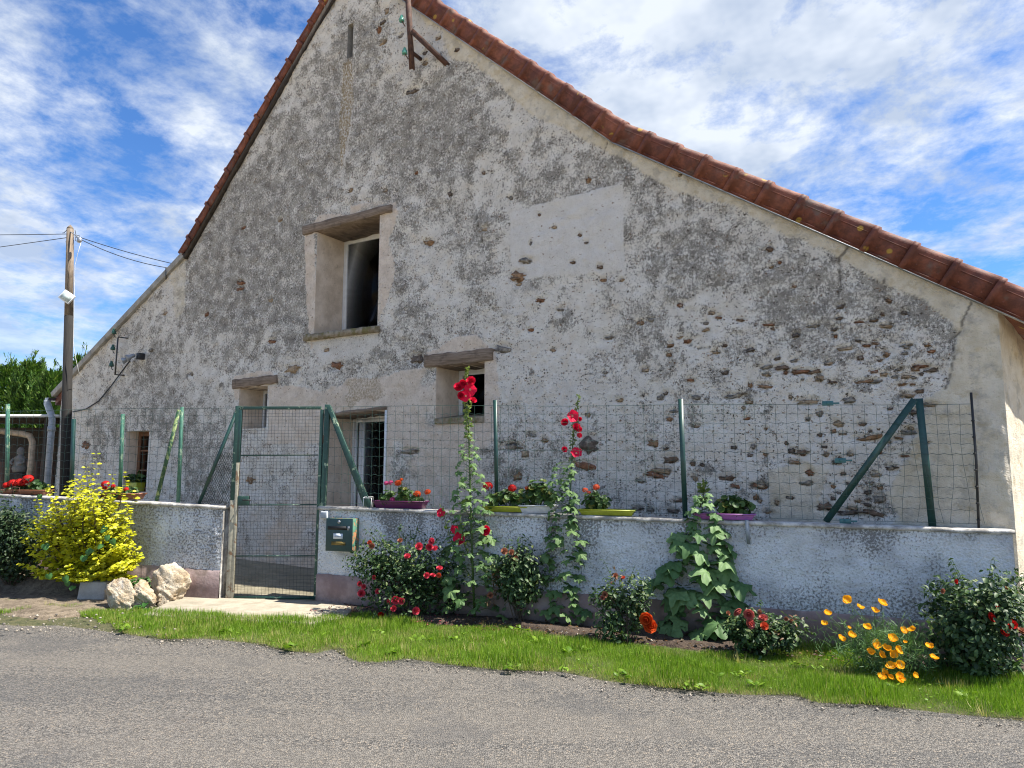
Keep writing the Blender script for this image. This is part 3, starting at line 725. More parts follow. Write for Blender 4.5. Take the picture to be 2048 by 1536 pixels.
loc_d = [float(disp[np.searchsorted(sl, q[0]) - 1, np.searchsorted(zl, q[1]) - 1]) for q in stones]
for (s0, z0, a, b) in stones:                       # hollows in which the bare stones sit
    i0, i1 = np.searchsorted(sl, [s0 - a * 2.2, s0 + a * 2.2]); j0, j1 = np.searchsorted(zl, [z0 - b * 2.6 - .01, z0 + b * 2.6 + .01])
    w_ = slice(i0, i1), slice(j0, j1)
    d = np.hypot((SS[w_] - s0) / (a * 1.15), (Zc[w_] - z0) / (b * 1.2 + 0.006)) + 0.6 * (n3[w_] - .5)
    disp[w_] -= 0.024 * (1 - sstep(0.95, 1.3, d))
    dark[w_] = np.maximum(dark[w_], 0.12 * (1 - sstep(0.8, 1.1, d)))
disp = disp * edge
P = FA.o + SS[..., None] * FA.d + disp[..., None] * FA.n; P[..., 2] = Zc
ns, nz = SS.shape; idx = np.arange(ns * nz).reshape(ns, nz)
c00, c10, c11, c01 = idx[:-1, :-1], idx[1:, :-1], idx[1:, 1:], idx[:-1, 1:]
sm = (SS[:-1, :-1] + SS[1:, 1:]) / 2; zm = (ZZ[:-1, :-1] + ZZ[1:, 1:]) / 2
keep = ~(above[:-1, :-1] & above[1:, :-1])
for (a, b, c, d) in OP.values(): keep &= ~((sm > a) & (sm < b) & (zm > c) & (zm < d))
F = np.stack([c00[keep], c10[keep], c11[keep], c01[keep]], 1)
used = np.unique(F); remap = np.full(ns * nz, -1); remap[used] = np.arange(len(used)); F = remap[F]
pick = lambda a: np.clip(a, 0, 1.2).ravel()[used]
gray = np.where(gray > .5, .5 + .36 * np.tanh((gray - .5) / .36), gray)
m1 = np.stack([pick(gray), pick(cream), pick(peach)], 1); m2 = np.stack([pick(np.maximum(patch, pale * .75)), pick(ochre), pick(dark)], 1)
put('gable_wall', P.reshape(-1, 3)[used], [F], M['facade'], house, True, {'m1': m1, 'm2': m2})
print('facade faces', len(F))

# bare stones, one object each
stone_meshes = []
for k in range(12):
    r_ = random.Random(100 + k); n = 16
    angs = sorted(2 * math.pi * (i + r_.uniform(-.32, .32)) / n for i in range(n)); rad = [r_.choice((r_.uniform(.5, .75), r_.uniform(.85, 1.15))) for _ in range(n)]
    tx, tz = r_.uniform(-.010, .010), r_.uniform(-.010, .010)
    pl2 = [(math.cos(a) * q, math.sin(a) * q) for a, q in zip(angs, rad)]
    v = [(x, -0.03, z) for x, z in pl2] + [(x * .9, .004 + tx * x + tz * z, z * .88) for x, z in pl2] + [(x * .5, .007 + tx * x + tz * z + r_.uniform(-.003, .003), z * .5) for x, z in pl2[::5][:3]]
    f = [(i, n + i, n + (i + 1) % n, (i + 1) % n) for i in range(n)]
    cuts = [0, 5, 10, n]
    for j in range(3):
        for i in range(cuts[j], cuts[j + 1]):
            if i == cuts[j + 1] - 1: f += [(n + i, 2 * n + j, 2 * n + (j + 1) % 3), (n + i, 2 * n + (j + 1) % 3, n + (i + 1) % n)]
            else: f.append((n + i, 2 * n + j, n + i + 1))
    f.append((2 * n, 2 * n + 2, 2 * n + 1))
    stone_meshes.append(np_mesh('bare_stone', v, f, False, None, [M['stone']]))
ryaw = math.radians(-FA.yaw)                        # local x along the wall, local -y out of it
for i, (s0, z0, a, b) in enumerate(stones):
    o = inst('stone', stone_meshes[i % 12], house, FA.at(s0, z0, loc_d[i] - .010 - 0.009 * ((i * 7) % 5) / 5))
    o.rotation_euler = (0, random.uniform(-.25, .25), ryaw + math.pi); o.scale = (a * 1.42, 1.0, b * 1.2)

# reveals, rooms and window joinery
def mat_reveal():
    m = Mat('reveal_plaster'); n = m.noise(4, 4, 0.65); n2 = m.noise(45, 4); n3 = m.noise(14, 7, .7)
    c = m.mix(m.ss(n, 0.35, 0.68), (0.60, 0.485, 0.375), (0.78, 0.66, 0.54)); c = m.mix(m.ss(n3, 0.56, 0.72, 0, 0.5), c, (0.32, 0.27, 0.19))
    m.bump(m.math('ADD', n2, n3), 0.5, 0.01); return m.fin(c, 0.9)
M['reveal'] = mat_reveal()
def mat_sill():
    m = Mat('mossy_stone_sill'); n = m.noise(12, 7, 0.7)
    c = m.mix(m.ss(n, 0.35, 0.65), (0.16, 0.125, 0.075), (0.30, 0.26, 0.20)); c = m.mix(m.ss(m.noise(9, 5), 0.5, 0.62, 0, .8), c, (0.13, 0.115, 0.03))
    m.bump(n, 0.8, 0.012); return m.fin(c, 0.9)
M['sill'] = mat_sill()
def reveal(o, T, mat=None, sill_drop=0.0):
    a, b, c, d = o; mb = MB()
    q = lambda s, z, t: FA.at(s, z, t)
    e = 0.0
    mb.add([q(a, c, e), q(a, c, -T), q(a, d, -T), q(a, d, e)], [(0, 1, 2, 3)])
    mb.add([q(b, c, e), q(b, c, -T), q(b, d, -T), q(b, d, e)], [(3, 2, 1, 0)])
    mb.add([q(a, d, e), q(a, d, -T), q(b, d, -T), q(b, d, e)], [(0, 1, 2, 3)])
    mb.add([q(a, c - sill_drop, e), q(b, c - sill_drop, e), q(b, c, -T), q(a, c, -T)], [(0, 1, 2, 3)])
    mb.build('reveal', mat or M['reveal'], house)
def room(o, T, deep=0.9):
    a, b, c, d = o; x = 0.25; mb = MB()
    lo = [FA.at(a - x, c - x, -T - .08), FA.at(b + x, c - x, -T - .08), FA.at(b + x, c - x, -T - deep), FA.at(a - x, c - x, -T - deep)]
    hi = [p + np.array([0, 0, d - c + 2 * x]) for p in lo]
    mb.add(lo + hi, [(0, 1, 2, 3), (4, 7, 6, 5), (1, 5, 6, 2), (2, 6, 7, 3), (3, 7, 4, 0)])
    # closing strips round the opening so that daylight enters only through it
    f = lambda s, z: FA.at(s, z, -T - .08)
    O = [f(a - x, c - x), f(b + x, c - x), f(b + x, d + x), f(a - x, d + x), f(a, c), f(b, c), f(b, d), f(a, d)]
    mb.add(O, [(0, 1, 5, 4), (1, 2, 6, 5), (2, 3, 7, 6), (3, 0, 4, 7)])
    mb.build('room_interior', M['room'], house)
def rect_frame(mb, a, b, c, d, t, w, th):
    for (p, q, r, s_) in ((a, b, c, c + w), (a, b, d - w, d), (a, a + w, c + w, d - w), (b - w, b, c + w, d - w)):
        lo = [FA.at(p, r, t), FA.at(q, r, t), FA.at(q, r, t - th), FA.at(p, r, t - th)]
        mb.hexa(lo, [v + np.array([0, 0, s_ - r]) for v in lo])
def window(o, T, mat, fw=0.055, sash=0.05, label=None, mull=None):
    a, b, c, d = o
    mb = MB(); rect_frame(mb, a, b, c, d, -T, fw, .06); fr = mb.build('window', mat, house, bevel=0.004)
    if label: fr['label'] = label
    mb = MB(); rect_frame(mb, a + fw * .8, b - fw * .8, c + fw * .8, d - fw * .8, -T + .012, sash, .05)
    if mull:
        for mz in mull:
            zz = c + (d - c) * mz; lo = [FA.at(a + fw, zz - .015, -T - .004), FA.at(b - fw, zz - .015, -T - .004), FA.at(b - fw, zz - .015, -T - .03), FA.at(a + fw, zz - .015, -T - .03)]
            mb.hexa(lo, [v + np.array([0, 0, .03]) for v in lo])
    mb.build('sash', mat, fr, bevel=0.003)
    g = fw * .8 + sash - .004
    lo = [FA.at(a + g, c + g, -T - .012), FA.at(b - g, c + g, -T - .012), FA.at(b - g, c + g, -T - .02), FA.at(a + g, c + g, -T - .02)]
    MB().hexa(lo, [v + np.array([0, 0, d - c - 2 * g]) for v in lo]).build('pane', M['glass'], fr)
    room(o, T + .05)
def solve_T(s, z, px):
    lo, hi = 0.0, 1.5
    for _ in range(40):
        m_ = (lo + hi) / 2; p = FA.at(s, z, -m_) - CAM
        dep = p[1] * math.cos(PITCH) + p[2] * math.sin(PITCH)
        x = 1024 + FPX * p[0] / dep
        if x < px: lo = m_
        else: hi = m_
    return (lo + hi) / 2
o = OP['upper']; T1 = min(.6, solve_T(o[0], (o[2] + o[3]) / 2, 696)); print('T1', T1)
reveal(o, T1); window(o, T1, M['pvc_white'], label='white framed upper window with dark glass')
o = OP['small']; T2 = min(.6, solve_T(o[0], (o[2] + o[3]) / 2, 917)); print('T2', T2)
reveal(o, T2); window(o, T2, M['pvc_white'], 0.045, 0.04, label='small white window beside the tall hollyhock')
o = OP['tiny']; T3 = min(.6, solve_T(o[0], (o[2] + o[3]) / 2, 525)); print('T3', T3)
reveal(o, T3); window(o, T3, M['pvc_white'], 0.03, 0.03, label='small deep window behind the gate')
o = OP['door']; T4 = min(.6, solve_T(o[0], (o[2] + o[3]) / 2, 702)); print('T4', T4)
reveal(o, T4); a, b, c, d = o
mb = MB(); rect_frame(mb, a, b, c, d, -T4, .07, .07); fr = mb.build('glazed_door', M['pvc_white'], house, bevel=.004)
mb = MB(); rect_frame(mb, a + .06, a + .21, c + .06, d - .06, -T4 + .02, .05, .05); rect_frame(mb, a + .21, b - .06, c + .06, d - .06, -T4 + .012, .05, .05); mb.build('sash', M['pvc_white'], fr)
lo = [FA.at(a + .2, c + .1, -T4 - .012), FA.at(b - .1, c + .1, -T4 - .012), FA.at(b - .1, c + .1, -T4 - .02), FA.at(a + .2, c + .1, -T4 - .02)]
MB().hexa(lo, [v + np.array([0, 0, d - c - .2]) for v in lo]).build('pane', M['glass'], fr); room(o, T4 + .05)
o = OP['low']; T5 = min(.6, solve_T(o[0], (o[2] + o[3]) / 2, 274)); print('T5', T5)
reveal(o, T5, M['reveal']); window(o, T5, M['brown_wood'], .05, .045, label='brown wooden window low in the gable', mull=(.35, .68))
o = OP['slit']; reveal(o, .45, M['verge_cement']); room(o, .4, .5)

# lintels: timber with adzed, uneven edges
def lintel(corners, depth, drop=0.0, proud=0.012, seed=0):
    """corners in px: top left, top right, bottom right, bottom left"""
    tl, tr, br, bl = quad_sz(corners); r_ = random.Random(seed); n = 14
    V = []; F = []
    for i in range(n + 1):
        t = i / n
        top = (tl[0] * (1 - t) + tr[0] * t, tl[1] * (1 - t) + tr[1] * t + r_.uniform(-.010, .010)); bot = (bl[0] * (1 - t) + br[0] * t, bl[1] * (1 - t) + br[1] * t + r_.uniform(-.010, .010))
        pr = proud + r_.uniform(-.004, .006)
        V += [FA.at(top[0], top[1], pr - .008), FA.at(top[0], top[1] - .014, pr), FA.at(bot[0], bot[1] + .016, pr), FA.at(bot[0], bot[1], pr - .012), FA.at(bot[0], bot[1], -depth), FA.at(top[0], top[1], -depth)]
    for i in range(n):
        for k in range(6): F.append((i * 6 + k, i * 6 + (k + 1) % 6, i * 6 + 6 + (k + 1) % 6, i * 6 + 6 + k))
    F.append(tuple(range(6))[::-1]); F.append(tuple(range(n * 6, n * 6 + 6)))
    return put('lintel', V, F, M['beam'], house)
lintel([(609, 453), (785, 409), (785, 424), (609, 472)], T1 - .005, seed=1, proud=.045)
lintel([(851, 711), (987, 697), (987, 722), (851, 736)], T2 - .005, seed=2, proud=.04)
lintel([(468, 759), (556, 750), (556, 766), (468, 779)], T3 - .005, seed=3, proud=.04)
lintel([(644, 828), (774, 813), (774, 819), (644, 835)], T4 - .005, seed=4, proud=.03)
# upper sill slab with mossy edge, sloping ledge under the small window
tl, tr, br, bl = quad_sz([(613, 671), (760, 652), (760, 664), (613, 683)])
n = 16; V = []; F = []; r_ = random.Random(8)
for i in range(n + 1):
    t = i / n; s_ = tl[0] * (1 - t) + tr[0] * t; zt = tl[1] * (1 - t) + tr[1] * t; zb = bl[1] * (1 - t) + br[1] * t; j = r_.uniform(-.006, .006)
    V += [FA.at(s_, zt + j, .075 + j), FA.at(s_, zb + j, .07 + j), FA.at(s_, zb, -.02), FA.at(s_, zt + .02, -T1)]
for i in range(n):
    for k in range(4): F.append((i * 4 + k, i * 4 + (k + 1) % 4, i * 4 + 4 + (k + 1) % 4, i * 4 + 4 + k))
F += [(3, 2, 1, 0), (n * 4, n * 4 + 1, n * 4 + 2, n * 4 + 3)]
put('window_sill', V, F, M['sill'], house)
a, b, c, d = OP['small']
mb = MB(); mb.hexa([FA.at(a, c - .06, .03), FA.at(b, c - .06, .03), FA.at(b, c - .06, -T2), FA.at(a, c - .06, -T2)], [FA.at(a, c + .02, .035), FA.at(b, c + .02, .035), FA.at(b, c + .10, -T2), FA.at(a, c + .10, -T2)])
mb.build('window_sill', M['sill'], house, bevel=.01)
# white trim beside the door, roller box strip
a, b, c, d = OP['door']
mb = MB(); lo = [FA.at(b + .002, c, .02), FA.at(b + .035, c, .02), FA.at(b + .035, c, -.05), FA.at(b + .002, c, -.05)]
mb.hexa(lo, [v + np.array([0, 0, d - c]) for v in lo]); mb.build('door_trim', M['white_paint'], house)

# --- side wall (lit by the sun), other walls
ang = math.radians(-FA.yaw + 74); ds = np.array([math.cos(ang), math.sin(ang), 0])
c0 = FA.at(S_RIGHT, 0); c1 = c0 + ds * 1.3; c2 = c1 - FA.n * 9
zt = float(roof_z(S_RIGHT)) + .02
ng, nh = 60, 110
tt = np.linspace(0, 1.3, ng); hh = np.linspace(-.25, 1, nh)
X = c0[None, None] + tt[:, None, None] * ds[None, None] + np.zeros((1, nh, 1)); zz = -.25 + (zt + .25) * np.linspace(0, 1, nh)
nrm_s = np.array([math.sin(ang), -math.cos(ang), 0]); TT, ZH = np.meshgrid(tt, zz, indexing='ij')
dd = (0.05 * (fbm(TT + 3, ZH, 2.2, 3, 61) - .5) + .02 * (fbm(TT, ZH, 9, 3, 62) - .5)) * sstep(0, .08, TT)
X = X + dd[..., None] * nrm_s; X[..., 2] = ZH
idx = np.arange(ng * nh).reshape(ng, nh); F = np.stack([idx[:-1, :-1].ravel(), idx[1:, :-1].ravel(), idx[1:, 1:].ravel(), idx[:-1, 1:].ravel()], 1)
one = np.ones(ng * nh)
put('side_wall', X.reshape(-1, 3), [F], M['facade_side'], house, True, {'m1': np.stack([one * .1, one, one * 0], 1), 'm2': np.stack([one * 0, one * 0, one * 0], 1)})
mb = MB()
def wallq(p, q, h0, h1): mb.add([(p[0], p[1], -.3), (q[0], q[1], -.3), (q[0], q[1], h1), (p[0], p[1], h0)], [(0, 1, 2, 3)])
bk = [FA.at(0, 0, -10), FA.at(S_LEFT, 0, -10)]
wallq(c1, c2, zt, zt); wallq(c2, bk[0], zt, zt); wallq(FA.at(S_LEFT, 0), bk[1], float(roof_z(S_LEFT)) - .02, float(roof_z(S_LEFT)) - .02)
bp = [(s_, float(roof_z(s_))) for s_ in (0, R1[0], RIDGE[0], L0[0], S_LEFT)]
mb.add([FA.at(0, -.3, -10)] + [FA.at(s_, z_, -10) for s_, z_ in bp] + [FA.at(S_LEFT, -.3, -10)], [tuple(range(7))])
mb.build('rear_walls', M['verge_cement'], house)

# --- roof: slabs plus a row of verge tiles along every slope
S_EAVE = FA.sz(2052, 640)[0] + .02
prof = [(S_EAVE, R1[1] + mlow * (S_EAVE - R1[0])), R1, RIDGE, L0, (S_LEFT - .3, L0[1] + mll * (S_LEFT - .3 - L0[0]))]
mb = MB()
for (p, q), hgt in zip(zip(prof[:-1], prof[1:]), (.24, .24, .18, .05)):
    e_ = .42 if p is prof[0] else 0.0                  # the right eave follows the splayed side wall
    lo = [FA.at(p[0], p[1] + hgt, -.03), FA.at(q[0], q[1] + hgt, -.03), FA.at(q[0], q[1] + hgt, -10.2), FA.at(p[0] + e_, p[1] + hgt + mlow * e_, -10.2), FA.at(p[0] + e_, p[1] + hgt + mlow * e_, -1.25)]
    if e_:
        k5 = len(lo); dn = np.array([0, 0, -.2]); up = np.array([0, 0, .06]); mb.add([v + dn for v in lo] + [v + up for v in lo], [(4, 3, 2, 1, 0), (5, 6, 7, 8, 9)] + [(i, (i + 1) % 5, 5 + (i + 1) % 5, 5 + i) for i in range(5)]); continue
    lo = lo[:4]
    mb.hexa([v + np.array([0, 0, -.2]) for v in lo], [v + np.array([0, 0, .06]) for v in lo])
roof = mb.build('roof', M['tile'], house)
def verge_mesh(Ln, H, sign, end=False, name='verge_tile'):
    pf = [(.052, 0), (.072, .0), (.076, H * .9), (.07, H), (.05, H + .034), (.0, H + .048), (-.2, H + .03), (-.2, H + .012), (0, H + .03), (.036, H + .012), (.052, H - .02)]
    st = [(-.012, 0, 1), (.042, 0, 1), (.048, 0, 0), (Ln * .6, 0, 0), (Ln + .01, 0, 0)]
    if end: st = [(-.012, 0, 1), (.042, 0, 1), (.048, 0, 0), (Ln * .55, 0, 0), (Ln * .75, .02, 0), (Ln * .88, .06, 0), (Ln * .97, .12, 0), (Ln * 1.02, H * .8, 0)]
    V = []; F = []; k = len(pf)
    for (x, hb, col) in st:
        up = .016 * (x / Ln)
        for i, (o_, h_) in enumerate(pf):
            oo = o_ + (.020 if col and o_ > 0.0 else 0) + .004 * x / Ln; h2 = h_ + (.02 if col and h_ > H * .8 else 0) + up * (h_ > 0)
            V.append((x, sign * oo, max(h2, hb)))
    for a in range(len(st) - 1):
        for i in range(k):
            f = (a * k + i, a * k + (i + 1) % k, a * k + k + (i + 1) % k, a * k + k + i); F.append(f if sign < 0 else f[::-1])
    f1 = tuple(range(k)); f2 = tuple(range((len(st) - 1) * k, len(st) * k)); F += ([f1[::-1], f2] if sign < 0 else [f1, f2[::-1]])
    for (xa, xb, ha, hb) in ((Ln * .22, Ln * .93, H * .09, H * .115), (Ln * .22, Ln * .93, H * .80, H * .825)):      # moulded ribs
        b_ = len(V); yo = sign * (.0805 if ha < H * .5 else .082)
        V += [(xa, sign * .07, ha), (xb, sign * .07, ha), (xb, sign * .07, hb), (xa, sign * .07, hb), (xa, yo + sign * .004, ha), (xb, yo + sign * .004, ha), (xb, yo + sign * .004, hb), (xa, yo + sign * .004, hb)]
        F += [tuple(b_ + i for i in q_) for q_ in ((4, 5, 6, 7), (0, 1, 5, 4), (1, 2, 6, 5), (2, 3, 7, 6), (3, 0, 4, 7))]
    # nail heads
    for (nx, nh_) in ((Ln * .30, H * .38), (Ln * .82, H * .36)):
        b_ = len(V); r0 = .008
        for i in range(6): V.append((nx + r0 * math.cos(i * 1.047), sign * .082, nh_ + r0 * math.sin(i * 1.047)))
        F.append(tuple(range(b_, b_ + 6)))
    return np_mesh(name, V, F, False, None, [M['tile']])
def verge_run(p, q, H, Ln, sign):
    """tiles from the upper end p down to q (wall coordinates)"""
    p = np.array(p); q = np.array(q); d = q - p; Ltot = np.hypot(*d); n_ = max(1, round(Ltot / Ln)); ln = Ltot / n_; d = d / Ltot
    x = FA.d * d[0] + np.array([0, 0, d[1]]); y = -FA.n if sign < 0 else FA.n; z = np.cross(x, y)
    R = Matrix(((x[0], y[0], z[0]), (x[1], y[1], z[1]), (x[2], y[2], z[2])))
    me = verge_mesh(ln, H, sign)
    return me, n_, ln, p, d, R
def place_run(p, q, H, Ln, sign, endtile):
    me, n_, ln, p, d, R = verge_run(p, q, H, Ln, sign)
    mend = verge_mesh(ln, H, sign, True, 'verge_end_tile') if endtile else me
    for i in range(n_):
        c = p + d * ln * i; j = random.uniform(-.004, .004)
        e = R.to_euler(); o = inst('verge_tile', mend if (endtile and i == n_ - 1) else me, roof, FA.at(c[0], c[1] + j, .0 + j))
        o.rotation_euler = (R @ Matrix.Rotation(random.uniform(-.012, .012), 3, 'Y')).to_euler()
place_run(R1, prof[0], .235, .405, -1, True)
place_run(RIDGE, R1, .235, .37, -1, False)
place_run(RIDGE, L0, .15, .37, 1, True)
# thin zinc strip under the right-hand tiles, dark board under the left-hand ones, cement verge on the lean-to
mb = MB()
for p, q in ((R1, prof[0]), (RIDGE, R1)): mb.bar(FA.at(p[0], p[1] - .004, .055), FA.at(q[0], q[1] - .004, .055), .008, .05, FA.n)
mb.build('zinc_flashing', M['zinc'], roof)
mb = MB(); mb.bar(FA.at(RIDGE[0], RIDGE[1] - .035, .03), FA.at(L0[0] + .03, L0[1] - .01, .03), .085, .06, FA.n); mb.build('verge_board', M['dark_wood'], roof)
mb = MB(); k_ = 9
for i in range(k_):
    a = np.array(L0) + (np.array(prof[4]) - L0) * (i + .004) / k_; b = np.array(L0) + (np.array(prof[4]) - L0) * (i + .996) / k_
    mb.bar(FA.at(a[0], a[1] + .06, .02), FA.at(b[0], b[1] + .06, .02), .115, .09, FA.n)
mb.build('cement_verge', M['verge_cement'], roof, bevel=.006)
mb = MB(); mb.tube([FA.at(RIDGE[0], RIDGE[1] + .24, .08), FA.at(RIDGE[0], RIDGE[1] + .24, -10.2)], .12, 10); mb.build('ridge_tile', M['tile'], roof, True)
# gutters and the grey downpipe of the lean-to
ge = prof[4]
mb = MB(); V = []; F = []
for i, t in enumerate((.12, -10)):
    for k in range(9):
        a = math.pi * k / 8; V.append(FA.at(ge[0] - .05 + .07 * math.cos(a), ge[1] + .0 - .07 * math.sin(a), t))
for k in range(8): F.append((k, k + 1, 9 + k + 1, 9 + k))
F.append(tuple(range(9)))
mb.add(V, F); mb.build('gutter', M['zinc'], house, True)
s_d = FA.sz(113, 900)[0]
mb = MB(); zb = G(FA.at(s_d, 0)[0]) + .08
mb.tube([FA.at(ge[0] - .05, ge[1] - .05, .1), FA.at(ge[0] - .05, ge[1] - .12, .1), FA.at(s_d - .03, ge[1] - .4, .13), FA.at(s_d, ge[1] - .5, .13), FA.at(s_d, zb, .13)], .065, 12); mb.build('downpipe', M['pvc_grey'], house, True)
mb = MB(); mb.tube([FA.at(s_d, ge[1] - .62, .13), FA.at(s_d, ge[1] - .72, .13)], .075, 12); mb.build('downpipe_collar', M['pvc_grey'], house, True)
# gutter end on the right eave
mb = MB(); V = []; F = []
pe = prof[0]
for i, (t, e_) in enumerate(((.02, 0), (-1.25, .42), (-10, .42))):
    for k in range(9):
        a = math.pi * k / 8; V.append(FA.at(pe[0] + e_ + .03 + .07 * math.cos(a), pe[1] + mlow * e_ + .02 - .07 * math.sin(a), t))
for j in (0, 9):
    for k in range(8): F.append((j + k + 1, j + k, j + 9 + k, j + 9 + k + 1))
F.append(tuple(range(9))[::-1]); mb.add(V, F); mb.build('gutter', M['zinc'], house, True)
# ================================================================== FRONT WALLS
def zline(pl, p, q):
    a = pl.sz(*p); b = pl.sz(*q); m_ = (b[1] - a[1]) / (b[0] - a[0])
    return lambda s: a[1] + m_ * (np.asarray(s, float) - a[0])
def garden_wall(name, pl, s0, s1, ztop, zband, label, seed, thick=.2, stains=(), pale=(), moss=(), jag=0.0):
    mid = pl.at((s0 + s1) / 2, 0, -thick / 2); mid[2] = G(mid[0])
    w_ = thing(name, label, 'wall', mid)
    st = .016; S = np.arange(s0, s1 + st * .5, st); S[-1] = s1; nv = 62; v = np.linspace(0, 1, nv)
    SS, VV = np.meshgrid(S, v, indexing='ij'); zb = zband(SS) - .02; ZZ = zb + (ztop(SS) - zb) * VV
    e = np.minimum(1, np.minimum(SS - s0, s1 - SS) / .05)
    dp = (.03 * (fbm(SS, ZZ, 1.5, 3, seed) - .5) + .02 * (fbm(SS, ZZ, 26, 3, seed + 1) - .5) + .014 * (fbm(SS, ZZ, 9, 3, seed + 2) - .5)) * e
    P = pl.o + SS[..., None] * pl.d + dp[..., None] * pl.n; P[..., 2] = ZZ
    gr = .36 + 1.1 * (fbm(SS, ZZ, 1.1, 4, seed + 3) - .5) + .9 * (fbm(SS * 4, ZZ * .5, 1.8, 3, seed + 4) - .5) * (.4 + VV) + .5 * sstep(.78, 1.0, VV) * fbm(SS, ZZ, 3, 3, seed + 5)
    pm = np.zeros(SS.shape); mm = np.zeros(SS.shape)
    def msk(pix, sd):
        poly = [pl.sz(*p) for p in pix]
        return sstep(.2, .8, blur(inpoly(SS, ZZ, poly).astype(float), 7) + .5 * (fbm(SS, ZZ, 5, 4, sd) - .5))
    for i, (pix, a) in enumerate(stains): gr += a * msk(pix, seed + 10 + i)
    for i, (pix, a) in enumerate(pale): pm = np.maximum(pm, a * msk(pix, seed + 30 + i))
    for i, (pix, a) in enumerate(moss): mm = np.maximum(mm, a * msk(pix, seed + 50 + i))
    ns, nz = SS.shape; idx = np.arange(ns * nz).reshape(ns, nz); F = np.stack([idx[:-1, :-1].ravel(), idx[1:, :-1].ravel(), idx[1:, 1:].ravel(), idx[:-1, 1:].ravel()], 1)
    put('render_face', P.reshape(-1, 3), [F], M['crepi'], w_, True, {'m1': np.clip(np.stack([gr.ravel(), pm.ravel(), mm.ravel()], 1), 0, 1.3)})
    # core behind the rendered face
    mb = MB(); g0 = lambda s: G(pl.at(s, 0)[0])
    lo = [pl.at(s0, g0(s0) - .1, -.05), pl.at(s1, g0(s1) - .1, -.05), pl.at(s1, g0(s1) - .1, -thick), pl.at(s0, g0(s0) - .1, -thick)]
    hi = [pl.at(s0, float(ztop(s0)) - .002, -.05), pl.at(s1, float(ztop(s1)) - .002, -.05), pl.at(s1, float(ztop(s1)) - .002, -thick), pl.at(s0, float(ztop(s0)) - .002, -thick)]
    for s_, e_ in ((s0, -1), (s1, 1)):                # end faces reach the render
        z_ = float(ztop(s_)) - .002; g_ = g0(s_) - .1; mb.add([pl.at(s_, g_, .002), pl.at(s_, g_, -.06), pl.at(s_, z_, -.06), pl.at(s_, z_, .002)], [(0, 1, 2, 3) if e_ < 0 else (3, 2, 1, 0)])
    mb.hexa(lo, hi); mb.build('core', M['coping'], w_)
    # painted plinth
    n_ = int((s1 - s0) / .05); V = []; F = []; r_ = random.Random(seed)
    for i in range(n_ + 1):
        s_ = s0 + (s1 - s0) * i / n_; zb_ = float(zband(s_)); j = r_.uniform(-.004, .006); o_ = .022 + r_.uniform(-.003, .003)
        V += [pl.at(s_, g0(s_) - .08, o_ + .004), pl.at(s_, zb_ * .5, o_ + r_.uniform(-.003, .003)), pl.at(s_, zb_ - .015, o_), pl.at(s_, zb_ + j, o_ - .016)]
    for i in range(n_):
        for k in range(3): F.append((i * 4 + k, i * 4 + 4 + k, i * 4 + 5 + k, i * 4 + 1 + k))
    put('plinth', V, F, M['plinth'], w_, True)
    # mortar coping, a little wavy
    n_ = int((s1 - s0) / .06); V = []; F = []
    for i in range(n_ + 1):
        s_ = s0 - .015 + (s1 - s0 + .03) * i / n_; zt_ = float(ztop(s_)); j = r_.uniform(-.004, .004); k_ = r_.uniform(-.005, .005)
        V += [pl.at(s_, zt_ - .012 + j, .008), pl.at(s_, zt_ - .010 + j, .022 + k_), pl.at(s_, zt_ + .012 + j, .024 + k_), pl.at(s_, zt_ + .026 + j, .008), pl.at(s_, zt_ + .030, -thick / 2), pl.at(s_, zt_ + .02, -thick - .02), pl.at(s_, zt_ - .012, -thick - .02)]
    for i in range(n_):
        for k in range(6): F.append((i * 7 + k, i * 7 + 7 + k, i * 7 + 8 + k, i * 7 + 1 + k))
    F += [tuple(range(7)), tuple(range(n_ * 7, n_ * 7 + 7))[::-1]]
    put('coping', V, F, M['coping'], w_, True)
    return w_
ZR = zline(WR, (640, 1017), (2012, 1066)); ZBR = zline(WR, (640, 1147), (1640, 1224))
sr0 = WR.sz(636, 1100)[0]; sr1 = WR.sz(2030, 1130)[0]
garden_wall('garden_wall', WR, sr0, sr1, ZR, ZBR, 'long low blue-white roughcast wall with pinkish plinth right of the gate', 201,
    stains=[([(640, 1020), (980, 1020), (990, 1090), (800, 1090), (740, 1030), (640, 1040)], .45), ([(1020, 1130), (1130, 1130), (1130, 1240), (1020, 1240)], .3), ([(1640, 1050), (1790, 1055), (1800, 1120), (1700, 1110)], .4),
            ([(1480, 1170), (1900, 1190), (1900, 1260), (1480, 1230)], .28), ([(1040, 1030), (1190, 1030), (1180, 1130), (1060, 1140)], .2), ([(1380, 1040), (1500, 1045), (1440, 1080)], .3)],
    pale=[([(650, 1105), (800, 1110), (780, 1150), (650, 1148)], .7), ([(1850, 1070), (2020, 1080), (2020, 1200), (1960, 1180), (1880, 1130)], .9), ([(1200, 1060), (1300, 1050), (1300, 1170), (1210, 1160)], .5), ([(1560, 1060), (1640, 1060), (1600, 1200), (1540, 1190)], .4), ([(640, 1000), (655, 1000), (655, 1150), (640, 1150)], .5)])
ZL = zline(WL, (0, 992), (440, 1016)); ZBL = zline(WL, (277, 1128), (433, 1141))
sl0 = WL.sz(-420, 1000)[0]; sl1 = WL.sz(443, 1100)[0]
